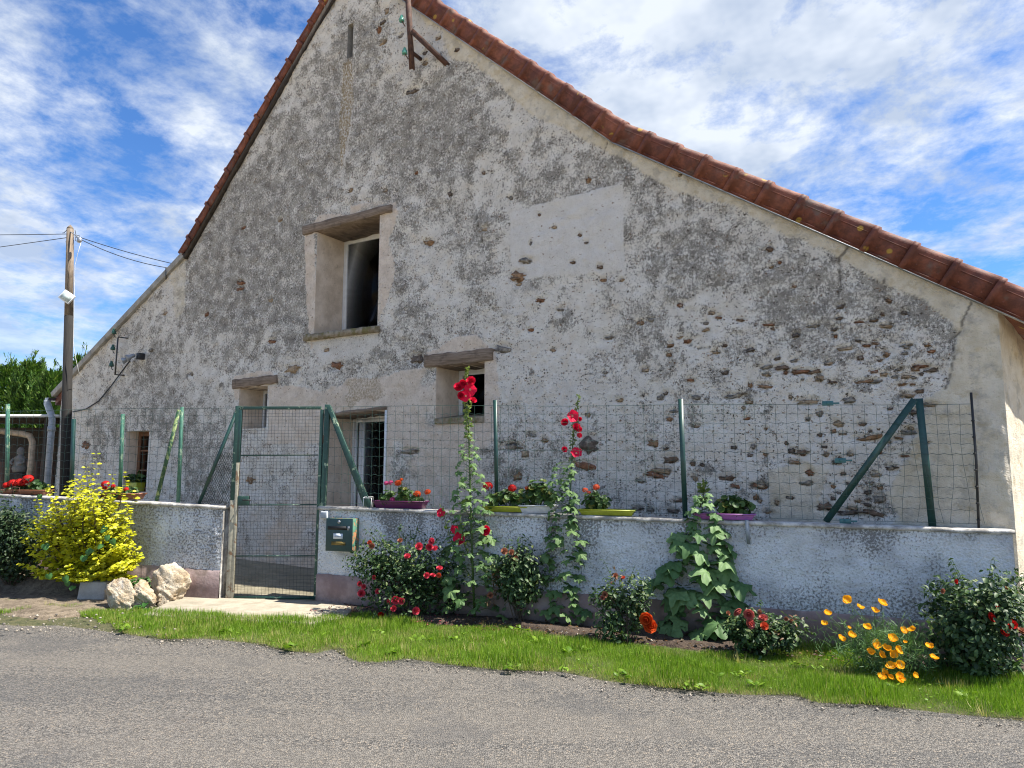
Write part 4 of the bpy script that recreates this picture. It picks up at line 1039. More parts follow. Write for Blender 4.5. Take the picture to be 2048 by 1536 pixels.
garden_wall('garden_wall', WL, sl0, sl1, ZL, ZBL, 'low grey roughcast wall left of the gate behind the yellow shrub', 301,
    stains=[([(300, 1060), (445, 1060), (440, 1140), (300, 1140)], .35), ([(330, 1020), (445, 1020), (445, 1060), (380, 1060)], .2), ([(-200, 990), (150, 1000), (150, 1100), (-200, 1100)], .3)],
    pale=[([(305, 1050), (340, 1040), (330, 1130), (298, 1130)], .6), ([(436, 1010), (444, 1010), (440, 1150), (432, 1150)], .9)], moss=[([(250, 1000), (318, 1005), (296, 1130), (250, 1130)], .5), ([(290, 1003), (440, 1014), (440, 1024), (300, 1014)], .5)])

# ================================================================== GATE
gL = WL.sz(452, 1200)[0]; gR = WR.sz(633, 1200)[0]
PLt = WL.at(gL, 0, -.06); PRt = WR.at(gR, 0, -.06)
gv = PRt - PLt; GW = np.linalg.norm(gv[:2])
GP = Plane((PLt + PRt) / 2, -math.degrees(math.atan2(gv[1], gv[0])))
zg = G(PRt[0]) + .06
def gz(px, py): return GP.sz(px, py)
gtop = gz(560, 812)[1]
print('gate', GW, gtop - zg, GP.yaw)
h = GW / 2
# left post with brace and expanded-metal triangle
lp = thing('gate_post', 'flaking green steel gate post with brace and expanded-metal triangle, left of the gate', 'gate post', GP.at(-h, zg))
zsplit = gz(455, 1000)[1]
mb = MB(); c = GP.at(-h - .0, 0); mb.bar(GP.at(-h, zsplit), GP.at(-h + .01, gtop + .0), .055, .055, GP.n); mb.build('upright', M['green_flake'], lp, bevel=.003)
mb = MB(); mb.bar(GP.at(-h - .005, zg - .1), GP.at(-h, zsplit + .002), .053, .053, GP.n); mb.build('rusty_base', M['rusty'], lp, bevel=.003)
b1 = WL.sz(390, 1008); zbL = float(ZL(b1[0])) + .028
bp_ = WL.at(b1[0], zbL, -.08)
mb = MB(); mb.bar(GP.at(-h + .005, gtop - .03), bp_, .04, .012, GP.n); mb.build('brace', M['green'], lp)
mb = MB(); T0 = GP.at(-h - .02, gz(440, 905)[1]); T1_ = GP.at(-h - .025, zbL); tri = [T0, T1_, bp_]
ta = np.array(bp_) + (GP.at(-h + .005, gtop - .03) - bp_) * ((T0[2] - zbL) / (gtop - .03 - zbL)); nlt = 13
# diamond strands clipped to the quadrilateral bp_ - T1_ - T0 - ta
u_ = (T1_ - bp_); ul = np.linalg.norm(u_); u_ = u_ / ul; Hh = T0[2] - zbL; lean = (ta - bp_) @ u_
def in_tri(a, z): return 0 <= z <= Hh and a <= ul and a >= lean * z / Hh
cell = .032; ch = .05
for sgn in (1, -1):
    for k in range(-30, 45):
        seg = []
        for i in range(41):
            z = Hh * i / 40; a = k * cell + sgn * z * cell / ch
            if in_tri(a, z): seg.append((a, z))
            elif seg: break
        if len(seg) > 1:
            p, q = seg[0], seg[-1]; mb.tube([bp_ + u_ * p[0] + np.array([0, 0, p[1]]), bp_ + u_ * q[0] + np.array([0, 0, q[1]])], .0026, 3, False)
tag(mb.build('expanded_metal', M['gate_wire'], lp), kind='stuff')
rp = thing('gate_post', 'flaking green steel gate post with a pair of leaning braces, right of the gate', 'gate post', GP.at(h, zg))
mb = MB(); mb.bar(GP.at(h - .005, zg - .1), GP.at(h + .03, gtop + .015), .06, .06, GP.n); mb.build('upright', M['green_flake'], rp, bevel=.003)
b2 = WR.sz(736, 1010); zbR = float(ZR(b2[0])) + .028
mb = MB(); mb.bar(GP.at(h + .05, gtop - .01, .02), WR.at(b2[0], zbR, -.05), .05, .05, GP.n); o = mb.build('brace', M['green_flake'], rp, bevel=.003)
b3 = WR.sz(718, 1008)
mb = MB(); mb.bar(GP.at(h + .04, gtop - .03, -.03), WR.at(b3[0], zbR, -.17), .045, .045, GP.n); mb.build('brace', M['green'], rp, bevel=.003)
# leaf
gate = thing('garden_gate', 'tall dark green wire mesh gate with peeling paint between two walls', 'gate', GP.at(0, zg))
lx0 = -h + .045; lx1 = h - .045; z0 = zg + .012; z1 = gtop - .005
mb = MB(); mb.bar(GP.at(lx0, z1 - .02, .012), GP.at(lx1, z1 - .02, .012), .036, .04, GP.n); mb.build('top_rail', M['green_flake'], gate, bevel=.002)
zs = gz(470, 925)[1]
mb = MB(); mb.bar(GP.at(lx0, zs, .012), GP.at(lx0 + .004, z1 - .041, .012), .036, .04, GP.n); mb.build('stile', M['green'], gate, bevel=.002)
mb = MB(); mb.bar(GP.at(lx0 - .002, z0, .012), GP.at(lx0, zs - .001, .012), .036, .04, GP.n); o = mb.build('stile', M['rusty'], gate, bevel=.002); o['label'] = 'bare rusty lower half of the latch stile'
mb = MB(); mb.bar(GP.at(lx1, z0, .012), GP.at(lx1 + .012, z1 - .041, .012), .036, .04, GP.n); mb.build('stile', M['green_flake'], gate, bevel=.002)
mb = MB(); mb.bar(GP.at(lx0 + .02, z0 + .015, .012), GP.at(lx1 - .02, z0 + .015, .012), .03, .03, GP.n); mb.build('bottom_rail', M['green_flake'], gate)
for py in (911, 1010, 1112):
    zz = gz(550, py)[1]; mb = MB(); mb.bar(GP.at(lx0 + .02, zz, .014), GP.at(lx1 - .02, zz + .005, .014), .014, .014, GP.n); mb.build('cross_bar', M['green_flake'], gate)
mb = MB(); nx = 23; nz_ = int((z1 - z0 - .06) / .0415)
for i in range(1, nx):
    x = lx0 + .018 + (lx1 - lx0 - .036) * i / nx + random.uniform(-.002, .002); mb.tube([GP.at(x, z0 + .02, .02), GP.at(x + random.uniform(-.003, .003), (z0 + z1) / 2, .02), GP.at(x, z1 - .04, .02)], .0015, 4, False)
for j in range(1, nz_):
    z = z0 + .02 + (z1 - z0 - .06) * j / nz_; mb.tube([GP.at(lx0 + .016, z, .0235), GP.at(0, z + random.uniform(-.004, .004), .0235), GP.at(lx1 - .016, z, .0235)], .0015, 4, False)
tag(mb.build('wire_mesh', M['gate_wire'], gate), kind='stuff')
zl_ = gz(480, 1001)[1]
mb = MB(); mb.box(GP.at(lx0 + .085, zl_, .012), GP.d * .065, GP.n * .025, np.array([0, 0, .055])); lk = mb.build('lock_case', M['green_flake'], gate, bevel=.004)
mb = MB(); mb.tube([GP.at(lx0 + .10, zl_ + .01, .037), GP.at(lx0 + .10, zl_ + .01, .075)], .009, 8); mb.tube([GP.at(lx0 + .10, zl_ + .01, .07), GP.at(lx0 + .19, zl_ + .005, .072)], .008, 8); mb.build('handle', M['black'], lk)
for zz in (z0 + .35, z1 - .4):
    mb = MB(); mb.tube([GP.at(lx1 + .04, zz - .05, .02), GP.at(lx1 + .04, zz + .05, .02)], .012, 8); mb.build('hinge', M['rust'], gate)

# ================================================================== WIRE FENCES on the walls
def fence(name, label, pl, t, s0, s1, ztopf, zbotf, posts, braces, seed, loc_s, sag=0.0):
    """posts: (px_top, py_top, px_bottom, material)"""
    base = pl.at(loc_s, float(zbotf(loc_s)), t); fo = thing(name, label, 'fence', base)
    r_ = random.Random(seed); q = pl.off(t)
    for (x0, y0, x1, mt, wd) in posts:
        st_, zt_ = q.sz(x0, y0); sb_ = q.sz(x1, 1010)[0]; zb_ = float(zbotf(sb_)) - .01
        mb = MB(); a = q.at(sb_, zb_, 0); b = q.at(st_, zt_, 0)
        mb.bar(a, b, wd, .012, pl.n); mb.bar(a - pl.n * .02, b - pl.n * .02, .012, .028, pl.n); mb.build('post', M[mt], fo)
    for (x0, y0, x1, y1, mt, off, wd) in braces:
        st_, zt_ = q.sz(x0, y0); sb_, _ = q.sz(x1, y1)
        mb = MB(); mb.bar(q.at(st_, zt_, off), q.at(sb_, float(zbotf(sb_)) + .005, off - .02), wd, .014, pl.n); mb.build('brace', M[mt], fo)
    mb = MB(); n_ = int(round((s1 - s0) / .1)); rows = 12
    def wig(s, zf):
        k = sag * sstep(s1 - 1.5, s1 - .1, s) * (1 - zf)
        return k * .045 * math.sin(s * 17 + zf * 6) , k * .02 * math.sin(s * 9 + zf * 3)
    for i in range(n_ + 1):
        s = s0 + (s1 - s0) * i / n_; a, b = float(zbotf(s)) + .03, float(ztopf(s)); pts = []
        for k in range(7):
            zf = k / 6; w0, w1 = wig(s, zf); pts.append(q.at(s + float(w0) + .004 * math.sin(zf * 5 + i), a + (b - a) * zf, float(w1)))
        mb.tube(pts, .0019, 3, False)
    for j in range(rows):
        zf = (j / (rows - 1)) ** .92; pts = []
        for i in range(2 * n_ + 1):
            s = s0 + (s1 - s0) * i / (2 * n_); a, b = float(zbotf(s)) + .03, float(ztopf(s)); w0, w1 = wig(s, zf)
            cr = .006 * (1 if i % 2 else -1) if j not in (0, rows - 1) else 0
            pts.append(q.at(s, a + (b - a) * zf + cr + .006 * math.sin(s * 2.1 + j), .003 + float(w1)))
        mb.tube(pts, .0019 if j not in (rows - 1, rows // 2) else .0026, 3, False)
    tag(mb.build('wire_mesh', M['wire'], fo), kind='stuff')
    return fo, q
qR = WR.off(-.1)
ztR = lambda s: zline(qR, (650, 813), (1945, 808))(s)
s_a = qR.sz(655, 900)[0]; s_b = qR.sz(1950, 900)[0]
fR, qR = fence('wire_fence', 'green square mesh fence with flat posts on top of the long right-hand wall', WR, -.1, s_a, s_b, ztR, lambda s: ZR(s) + .03,
    [(990, 800, 994, 'green', .042), (1361, 798, 1370, 'green', .05), (1838, 797, 1862, 'green', .062)],
    [(1829, 799, 1652, 1046, 'green', .0, .06)], 5, (s_a + s_b) / 2, sag=1.0)
st_, zt_ = qR.sz(1942, 785); sb_, _ = qR.sz(1957, 1050)
mb = MB(); mb.tube([qR.at(sb_, float(ZR(sb_)) + .02, 0), qR.at((st_ + sb_) / 2 + .01, (float(ZR(sb_)) + zt_) / 2, .0), qR.at(st_, zt_, 0)], .011, 6)
for k in range(7): zz = float(ZR(sb_)) + .1 + k * .15; mb.box(qR.at(sb_ + (st_ - sb_) * k / 8, zz, .01), WR.d * .012, WR.n * .012, np.array([0, 0, .006]))
mb.build('end_rod', M['black'], fR)
for (px, py) in ((1655, 807), (1680, 921), (1690, 1042)):
    s_, z_ = qR.sz(px, py); mb = MB(); mb.box(qR.at(s_, z_, .015), WR.d * .05, WR.n * .012, np.array([0, 0, .022])); mb.box(qR.at(s_ + .075, z_, .012), WR.d * .03, WR.n * .006, np.array([0, 0, .008]))
    mb.tube([qR.at(s_, z_, .0), qR.at(s_, z_, .05)], .012, 8); mb.build('wire_tensioner', plastic('tensioner_teal', (0.03, 0.13, 0.14)) if 'tens' not in M else M['tens'], fR, bevel=.003)
qL = WL.off(-.1)
ztL = lambda s: zline(qL, (0, 822), (462, 815))(s)
s_a = qL.sz(-400, 900)[0]; s_b = qL.sz(464, 900)[0]
fL, qL = fence('wire_fence', 'square mesh fence with faded pale green posts on the wall left of the gate', WL, -.1, s_a, s_b, ztL, lambda s: ZL(s) + .03,
    [(15, 808, 11, 'post_pale', .045), (147, 838, 141, 'green', .05), (245, 828, 238, 'post_pale', .04), (364, 814, 356, 'post_pale', .045)],
    [(360, 820, 313, 1000, 'moss_green', .02, .045)], 6, (s_a + s_b) / 2)

# ================================================================== MAILBOX and bell
fr_ = WR.off(.15)
p0, p1, p2, p3 = [fr_.sz(*p) for p in ((653, 1037), (705, 1038), (703, 1103), (651, 1101))]
sL_, sR_, zB_, zT_ = (p0[0] + p3[0]) / 2, (p1[0] + p2[0]) / 2, (p2[1] + p3[1]) / 2, (p0[1] + p1[1]) / 2
box = thing('mailbox', 'dark green metal mailbox with letter slot and name card on the roughcast wall', 'mailbox', WR.at((sL_ + sR_) / 2, zB_, .0))
M['box_green'] = simple('mailbox_green', (0.012, 0.046, 0.046), 0.42, 0, .06)
M['box_side'] = mat_paint('sun_worn_mailbox_side', (0.10, 0.24, 0.16), (0.42, 0.20, 0.09), 0.52, 0.55, 13)
mb = MB(); lo = [fr_.at(sL_, zB_, -.012), fr_.at(sR_, zB_, -.012), fr_.at(sR_, zB_, -.16), fr_.at(sL_, zB_, -.16)]
mb.hexa(lo, [v + np.array([0, 0, zT_ - zB_]) for v in lo]); mb.build('case', M['box_side'], box, bevel=.004)
mb = MB(); lo = [fr_.at(sL_ - .004, zB_ - .004, 0), fr_.at(sR_ + .004, zB_ - .004, 0), fr_.at(sR_ + .004, zB_ - .004, -.0115), fr_.at(sL_ - .004, zB_ - .004, -.0115)]
mb.hexa(lo, [v + np.array([0, 0, zT_ - zB_ + .008]) for v in lo]); dr = mb.build('front_panel', M['box_green'], box, bevel=.005)
Wd = sR_ - sL_; Ht = zT_ - zB_
def onbox(u0, u1, v0, v1, t0, t1, name, mat, par, bev=0):
    lo = [fr_.at(sL_ + Wd * u0, zB_ + Ht * v0, t1), fr_.at(sL_ + Wd * u1, zB_ + Ht * v0, t1), fr_.at(sL_ + Wd * u1, zB_ + Ht * v0, t0), fr_.at(sL_ + Wd * u0, zB_ + Ht * v0, t0)]
    return MB().hexa(lo, [v + np.array([0, 0, Ht * (v1 - v0)]) for v in lo]).build(name, mat, par, bevel=bev)
onbox(.06, .80, .655, .765, -.002, .003, 'letter_slot', simple('slot_dark', (0.004, 0.004, 0.005), .6), dr)
onbox(.82, .9, .65, .77, -.002, .004, 'slot_end', M['zinc'], dr)
card = onbox(.29, .65, .37, .54, .0, .003, 'name_card', simple('white_card', (0.62, 0.66, 0.70), .4, 0, .03), dr)
mk = simple('faint_ink', (0.16, 0.20, 0.28), .6)
mbk = MB(); r_ = random.Random(4); u = .345
while u < .60:
    w_ = r_.uniform(.018, .035); lo = [fr_.at(sL_ + Wd * u, zB_ + Ht * .448, .0045), fr_.at(sL_ + Wd * (u + w_), zB_ + Ht * .448, .0045), fr_.at(sL_ + Wd * (u + w_), zB_ + Ht * .448, .0028), fr_.at(sL_ + Wd * u, zB_ + Ht * .448, .0028)]
    mbk.hexa(lo, [v + np.array([0, 0, Ht * r_.uniform(.012, .024)]) for v in lo]); u += w_ + .008
mbk.build('faint_writing', mk, card)
onbox(.22, .76, .18, .29, .0, .003, 'brass_plate', simple('tarnished_brass', (0.20, 0.14, 0.035), .45, .3), dr)
mb = MB(); mb.tube([fr_.at(sL_ + Wd * .5, zB_ + Ht * .9, 0), fr_.at(sL_ + Wd * .5, zB_ + Ht * .9, .01)], .018, 14); mb.build('lock', M['zinc'], dr)
bq = WR.off(.05); a = bq.sz(641, 1023); b = bq.sz(654, 1038)
bell = thing('doorbell', 'small grey and white doorbell box above the mailbox', 'doorbell', WR.at(a[0], b[1], .02))
mb = MB(); lo = [bq.at(a[0], b[1], 0), bq.at(b[0], b[1], 0), bq.at(b[0], b[1], -.06), bq.at(a[0], b[1], -.06)]; mb.hexa(lo, [v + np.array([0, 0, a[1] - b[1]]) for v in lo]); mb.build('housing', M['pvc_white'], bell, bevel=.006)
mb = MB(); lo = [bq.at(a[0] + .006, b[1] + .006, .012), bq.at(b[0] - .006, b[1] + .006, .012), bq.at(b[0] - .006, b[1] + .006, -.002), bq.at(a[0] + .006, b[1] + .006, -.002)]; mb.hexa(lo, [v + np.array([0, 0, a[1] - b[1] - .012]) for v in lo]); mb.build('cover', M['pvc_grey'], bell, bevel=.004)

# ================================================================== IRONWORK AND LAMPS on the gable
def insulator(parent, p, axis, r=.045, h=.12, mat='insul'):
    mb = MB(); mb.lathe(p, [(r * .45, 0), (r * .95, .004), (r, h * .25), (r * .86, h * .32), (r * .92, h * .42), (r * .8, h * .6), (r * .5, h * .7), (r * .62, h * .8), (r * .45, h)], 14, axis)
    return mb.build('insulator', M[mat], parent, True)
brk = FA.off(.28)
a = brk.sz(812, -40); b = brk.sz(822, 138)
ib = thing('gable_bracket', 'rusty iron service bracket with two green insulators near the gable top', 'bracket', FA.at(b[0], b[1], .05))
mb = MB(); mb.bar(brk.at(*a, 0), brk.at(*b, 0), .06, .012, FA.n); mb.bar(brk.at(a[0], a[1], -.03) + FA.d * .024, brk.at(b[0], b[1], -.03) + FA.d * .024, .012, .05, FA.n); mb.build('upright', M['rust'], ib)
c = brk.sz(824, 62); d_ = FA.sz(908, 143)
mb = MB(); mb.bar(brk.at(*c, 0), FA.at(*d_, -.08), .075, .05, FA.n); mb.build('stay', M['rust'], ib)
mb = MB(); e = brk.sz(812, -20); mb.bar(brk.at(*e, 0), FA.at(e[0], e[1], -.1), .05, .05); e = brk.sz(818, 100); mb.bar(brk.at(e[0], e[1], -.02), FA.at(e[0], e[1], -.1), .04, .04); mb.build('wall_arm', M['rust'], ib)
for (px, py) in ((806, 40), (812, 105)):
    s_, z_ = brk.sz(px, py); mb = MB(); mb.tube([brk.at(s_ + .06, z_ - .13, .02), brk.at(s_ + .03, z_ - .08, .03), brk.at(s_, z_ - .02, .03)], .009, 6); mb.build('spindle', M['rust'], ib)
    insulator(ib, brk.at(s_, z_ - .045, .03), (0, 0, 1), .042, .1)
bq2 = FA.off(.13)
ib = thing('wall_bracket', 'small iron bracket with three dark green insulators low on the lean-to wall', 'bracket', FA.at(*FA.sz(232, 750), .05))
t_ = bq2.sz(236, 675); u_ = bq2.sz(230, 750)
mb = MB(); mb.bar(bq2.at(*t_, 0), bq2.at(*u_, 0), .035, .012, FA.n)
mb.build('upright', M['black'], ib)
for (px, py) in ((236, 674), (231, 749)):
    s_, z_ = bq2.sz(px, py); mb = MB(); mb.bar(bq2.at(s_, z_, 0), FA.at(s_ + .15, z_ - .02, -.05), .02, .02); mb.build('wall_arm', M['black'], ib)
for (px, py) in ((229, 663), (227, 695), (224, 728)):
    s_, z_ = bq2.sz(px, py); mb = MB(); mb.tube([bq2.at(s_ + .06, z_ - .12, .01), bq2.at(s_ + .02, z_ - .1, .01), bq2.at(s_, z_ - .04, .01)], .008, 6); mb.build('spindle', M['black'], ib)
    insulator(ib, bq2.at(s_, z_ - .055, .01), (0, 0, 1), .045, .11, 'insul_dark')
# twin spotlight on the gable
lq = FA.off(.16); s_, z_ = lq.sz(266, 712)
sp = thing('wall_spotlight', 'silver twin spotlight fixed on the lean-to wall', 'lamp', FA.at(s_, z_, 0))
mb = MB(); mb.box(FA.at(s_ + .08, z_ + .0, .06), FA.d * .05, FA.n * .06, np.array([0, 0, .06])); mb.build('base', M['black'], sp, bevel=.008)
for (dx, dz, ax) in ((-.0, -.01, (-.7, -.5, -.45)), (-.12, -.06, (-.85, -.3, -.4))):
    mb = MB(); mb.lathe(lq.at(s_ + .03 + dx, z_ + .02 + dz, 0), [(.02, -.02), (.035, .0), (.04, .06), (.062, .12), (.066, .14), (.055, .135)], 14, ax); mb.build('lamp_head', M['zinc'], sp, True)
pts = [FA.at(*FA.sz(*p), .025) for p in ((262, 722), (245, 745), (225, 772), (200, 802), (175, 818), (148, 824))]
tag(MB().tube(pts, .012, 5).build('lamp_cable', M['black']), 'black cable drooping from the wall spotlight to the utility pole', 'cable')

# ================================================================== UTILITY POLE, wires
pd = 12.9
def at_depth(px, py, dep):
    r = ray(px, py); return CAM + r * (dep / r[1])
pt = at_depth(141, 451, pd); pb_ = at_depth(132, 1060, pd); pb_[2] = G(pb_[0]) + .05
pole = thing('utility_pole', 'weathered wooden utility pole standing beside the left end of the house', 'utility pole', pb_)
zsp = at_depth(139, 632, pd)[2]; f_ = (zsp - pb_[2]) / (pt[2] - pb_[2]); pm = pb_ + (pt - pb_) * f_  # shaft splits at the edge of the painted shadow
mb = MB(); n = 10
mb.tube([pb_ - np.array([0, 0, .3]), pm], [.094, .075], 14); mb.build('lower_shaft', M['pole_shaded'], pole, True)
mb = MB(); tip = pt - np.array([0, 0, .07]); mb.tube([pm + np.array([0, 0, .001]), tip], [.074, .060], 14); mb.build('upper_shaft', M['pole'], pole, True)
mb = MB(); mb.lathe(tip, [(.062, .001), (.05, .03), (.004, .085)], 8); mb.build('pointed_top', M['pole'], pole)
cn = at_depth(159, 480, pd - .1); mb = MB(); mb.lathe(cn, [(.03, -.05), (.042, -.02), (.042, .03), (.02, .05)], 10); mb.tube([cn + np.array([0, 0, .04]), tip + np.array([.04, -.05, -.07])], .008, 5); mb.build('junction_can', M['zinc'], pole, True)
mb = MB(); mb.tube([at_depth(162, 485, pd - .1), at_depth(156, 505, pd - .1), at_depth(150, 530, pd - .08), at_depth(148, 600, pd - .1), at_depth(147, 690, pd - .11), at_depth(152, 720, pd - .1), at_depth(158, 745, pd - .1), at_depth(170, 758, pd + .1)], .004, 5); mb.build('white_cable', M['white_paint'], pole)
mb = MB()
for (x0, y0, x1, y1) in ((137, 468, 133, 490), (150, 470, 158, 484), (137, 457, 125, 466), (150, 460, 160, 472)):
    mb.tube([at_depth(x0, y0, pd), at_depth((x0 + x1) / 2 - 3, (y0 + y1) / 2 + 4, pd - .02), at_depth(x1, y1, pd)], .006, 4)
mb.build('wire_loops', M['black'], pole)
# white floodlight on the pole
fp = at_depth(134, 594, pd - .16)
fl = thing('floodlight', 'square white floodlight tilted on the utility pole', 'lamp', fp)
R_ = np.array(Euler((math.radians(-6), math.radians(35), math.radians(14))).to_matrix())
mb = MB(); mb.box(fp, R_[:, 0] * .105, R_[:, 1] * .025, R_[:, 2] * .095); mb.build('housing', M['pvc_white'], fl, bevel=.008)
mb = MB(); mb.box(fp - R_[:, 1] * .026, R_[:, 0] * .088, R_[:, 1] * .004, R_[:, 2] * .078); mb.build('glass', simple('frosted_glass', (0.50, 0.58, 0.56), .15), fl)
mb = MB(); mb.bar(fp + R_[:, 1] * .02, fp + np.array([.03, .14, 0]), .03, .02); mb.build('arm', M['pvc_white'], fl)
def wire(p, q, sag, name, label, r=.007):
    pts = [p + (q - p) * t - np.array([0, 0, sag * 4 * t * (1 - t)]) for t in np.linspace(0, 1, 16)]
    return tag(MB().tube(pts, r, 5).build(name, M['black']), label, 'cable', 'overhead service wires')
tp = tip + np.array([0, 0, -.1])
wire(at_depth(-420, 462, 16), at_depth(136, 468, pd), .05, 'overhead_wire', 'upper overhead wire running left from the utility pole top')
wire(at_depth(-420, 548, 17), at_depth(136, 475, pd), .02, 'overhead_wire', 'lower overhead wire slanting left from the utility pole top')
wire(at_depth(152, 472, pd), FA.at(*FA.sz(346, 527), -.1), .03, 'overhead_wire', 'upper service wire from the pole to the house roof')
wire(at_depth(152, 474, pd), FA.at(*FA.sz(340, 537), .06), .08, 'overhead_wire', 'lower service wire from the pole to the lean-to verge')
mb = MB(); mb.tube([FA.at(*FA.sz(338, 537), .06), FA.at(*FA.sz(338, 560), .06)], .012, 5); tag(mb.build('wire_hook', M['black']), 'short black hook holding the service wire at the lean-to verge', 'hook')
# ================================================================== PLANTS: templates and builders
def nrmz(a): return a / (np.linalg.norm(a, axis=-1, keepdims=True) + 1e-9)
def frames(ydir, nrm):
    y = nrmz(ydir); x = nrmz(np.cross(y, nrm)); z = np.cross(x, y); return x, y, z
class Cloud:
    """many copies of small templates merged into one mesh, with a per-copy random value 'rnd'"""
    def __init__(s): s.V = []; s.F3 = []; s.F4 = []; s.A = []; s.n = 0; s.M3 = []; s.M4 = []
    def add(s, tpl, pos, ydir, nrm, size, rnd=None, mi=0, vary=0.0):
        V, F = tpl; V = np.asarray(V, float); pos = np.asarray(pos, float); N_ = len(pos)
        if N_ == 0: return s
        x, y, z = frames(np.asarray(ydir, float), np.asarray(nrm, float)); size = np.broadcast_to(np.asarray(size, float), (N_,))
        if rnd is None: rnd = RNG.random(N_)
        W = pos[:, None] + size[:, None, None] * (V[None, :, 0:1] * x[:, None] + V[None, :, 1:2] * y[:, None] + V[None, :, 2:3] * z[:, None])
        k = len(V); off = s.n + np.arange(N_)[:, None, None] * k
        f3 = np.array([f for f in F if len(f) == 3], int).reshape(-1, 3); f4 = np.array([f for f in F if len(f) == 4], int).reshape(-1, 4)
        if len(f3): a = (f3[None] + off).reshape(-1, 3); s.F3.append(a); s.M3.append(np.full(len(a), mi))
        if len(f4): a = (f4[None] + off).reshape(-1, 4); s.F4.append(a); s.M4.append(np.full(len(a), mi))
        s.V.append(W.reshape(-1, 3)); s.A.append(np.repeat(rnd, k)); s.n += N_ * k
        return s
    def mesh(s, mats, smooth=True, origin=None):
        V = np.concatenate(s.V); V = V - (origin if origin is not None else 0)
        F = [np.concatenate(a) for a in (s.F3, s.F4) if a]; mi = np.concatenate([np.concatenate(a) for a in (s.M3, s.M4) if a])
        return np_mesh('foliage', V, F, smooth, {'rnd': np.concatenate(s.A)}, mats if isinstance(mats, list) else [mats], mi)
    def build(s, name, mats, parent=None, smooth=True):
        if not s.V: return None
        me = s.mesh(mats, smooth, root_loc(parent) if parent is not None else None); me.name = name
        return link(name, me, parent)
def T_leaf(w=.52, fold=.10, curl=-.12):
    V = [(0, 0, 0), (w * .36, .22, fold * .6), (w * .5, .48, fold), (w * .34, .76, fold * .5 + curl * .4), (0, 1, curl), (-w * .34, .76, fold * .5 + curl * .4), (-w * .5, .48, fold), (-w * .36, .22, fold * .6), (0, .35, -.0), (0, .7, curl * .35)]
    return V, [(0, 1, 8), (1, 2, 8), (2, 9, 8), (2, 3, 9), (3, 4, 9), (0, 8, 7), (7, 8, 6), (6, 8, 9), (6, 9, 5), (5, 9, 4)]
def T_radial(n, rfun, zfun, cy=.0, rings=(.5, 1.0)):
    V = [(0, cy, zfun(0, 0))]; F = []
    for r in rings:
        for i in range(n):
            a = 2 * math.pi * i / n; R = rfun(a) * r; V.append((R * math.sin(a), cy + R * math.cos(a), zfun(a, r)))
    for i in range(n): F.append((0, 1 + (i + 1) % n, 1 + i))
    for k in range(len(rings) - 1):
        for i in range(n): a = 1 + k * n; F.append((a + i, a + (i + 1) % n, a + n + (i + 1) % n, a + n + i))
    return V, F
def T_mallow(seed):
    r_ = random.Random(seed); ph = r_.uniform(0, 6); js = [r_.uniform(.88, 1.1) for _ in range(40)]
    def rf(a):
        lobe = .5 + .5 * math.cos(a * 5); notch = 1.0 - .62 * math.exp(-((a - math.pi) / .28) ** 2)
        return .55 * (.66 + .34 * lobe) * notch * js[int(a * 6.3) % 40]
    def zf(a, r): return r * r * (.10 * math.cos(5 * a + math.pi) + .07 * math.sin(2 * a + ph)) + .05 * math.sin(9 * a + ph) * r - .14 * r * r
    return T_radial(30, rf, zf, .5, (.35, .7, 1.0))
MALLOW = [T_mallow(i) for i in range(5)]
GERAN = T_radial(16, lambda a: .5 * (1 + .05 * math.cos(a * 8)) * (1 - .7 * math.exp(-((a - math.pi) / .22) ** 2)), lambda a, r: .14 * r * r + .03 * math.cos(a * 8) * r, .45, (.6, 1.0))
HEART = T_radial(14, lambda a: .5 * (1 + .35 * math.exp(-(min(a, 2 * math.pi - a) / .4) ** 2)) * (1 - .55 * math.exp(-((a - math.pi) / .35) ** 2)), lambda a, r: -.1 * r * r + .04 * math.cos(2 * a), .45, (.55, 1.0))
LEAF = T_leaf(); LEAF_N = T_leaf(.34, .06, -.2); LEAF_W = T_leaf(.62, .12, -.1)
STRIP = ([(-.02, 0, 0), (.02, 0, 0), (.03, .5, .04), (-.03, .5, .04), (0, 1, -.05)], [(0, 1, 2, 3), (3, 2, 4)])

def rand_dir(n, up=0.3):
    v = RNG.normal(size=(n, 3)); v[:, 2] += up; return nrmz(v)
def bush_points(c, rad, n, lumps=9, fill=.45, seed=0):
    """points through a lumpy crown; returns positions and outward directions"""
    r_ = np.random.default_rng(seed); c = np.asarray(c, float); rad = np.asarray(rad, float)
    ld = nrmz(r_.normal(size=(lumps, 3))); ld[:, 2] = r_.uniform(-.85, 1, lumps)
    lc = c + ld * rad * .55; lr = r_.uniform(.38, .62, lumps)
    k = r_.integers(0, lumps, n); d = nrmz(r_.normal(size=(n, 3))); t = r_.random(n) ** fill
    P = lc[k] + d * rad * (lr[k] * t)[:, None]
    return P, nrmz((P - c) / rad)
def plane_pt(base, px, py, t=0.0, yaw=17.8):
    """point on an upright plane through a plant's base, parallel to the wall, moved t towards the street"""
    pl = Plane(base, yaw); p = pl.hit(px, py); return p + pl.n * t

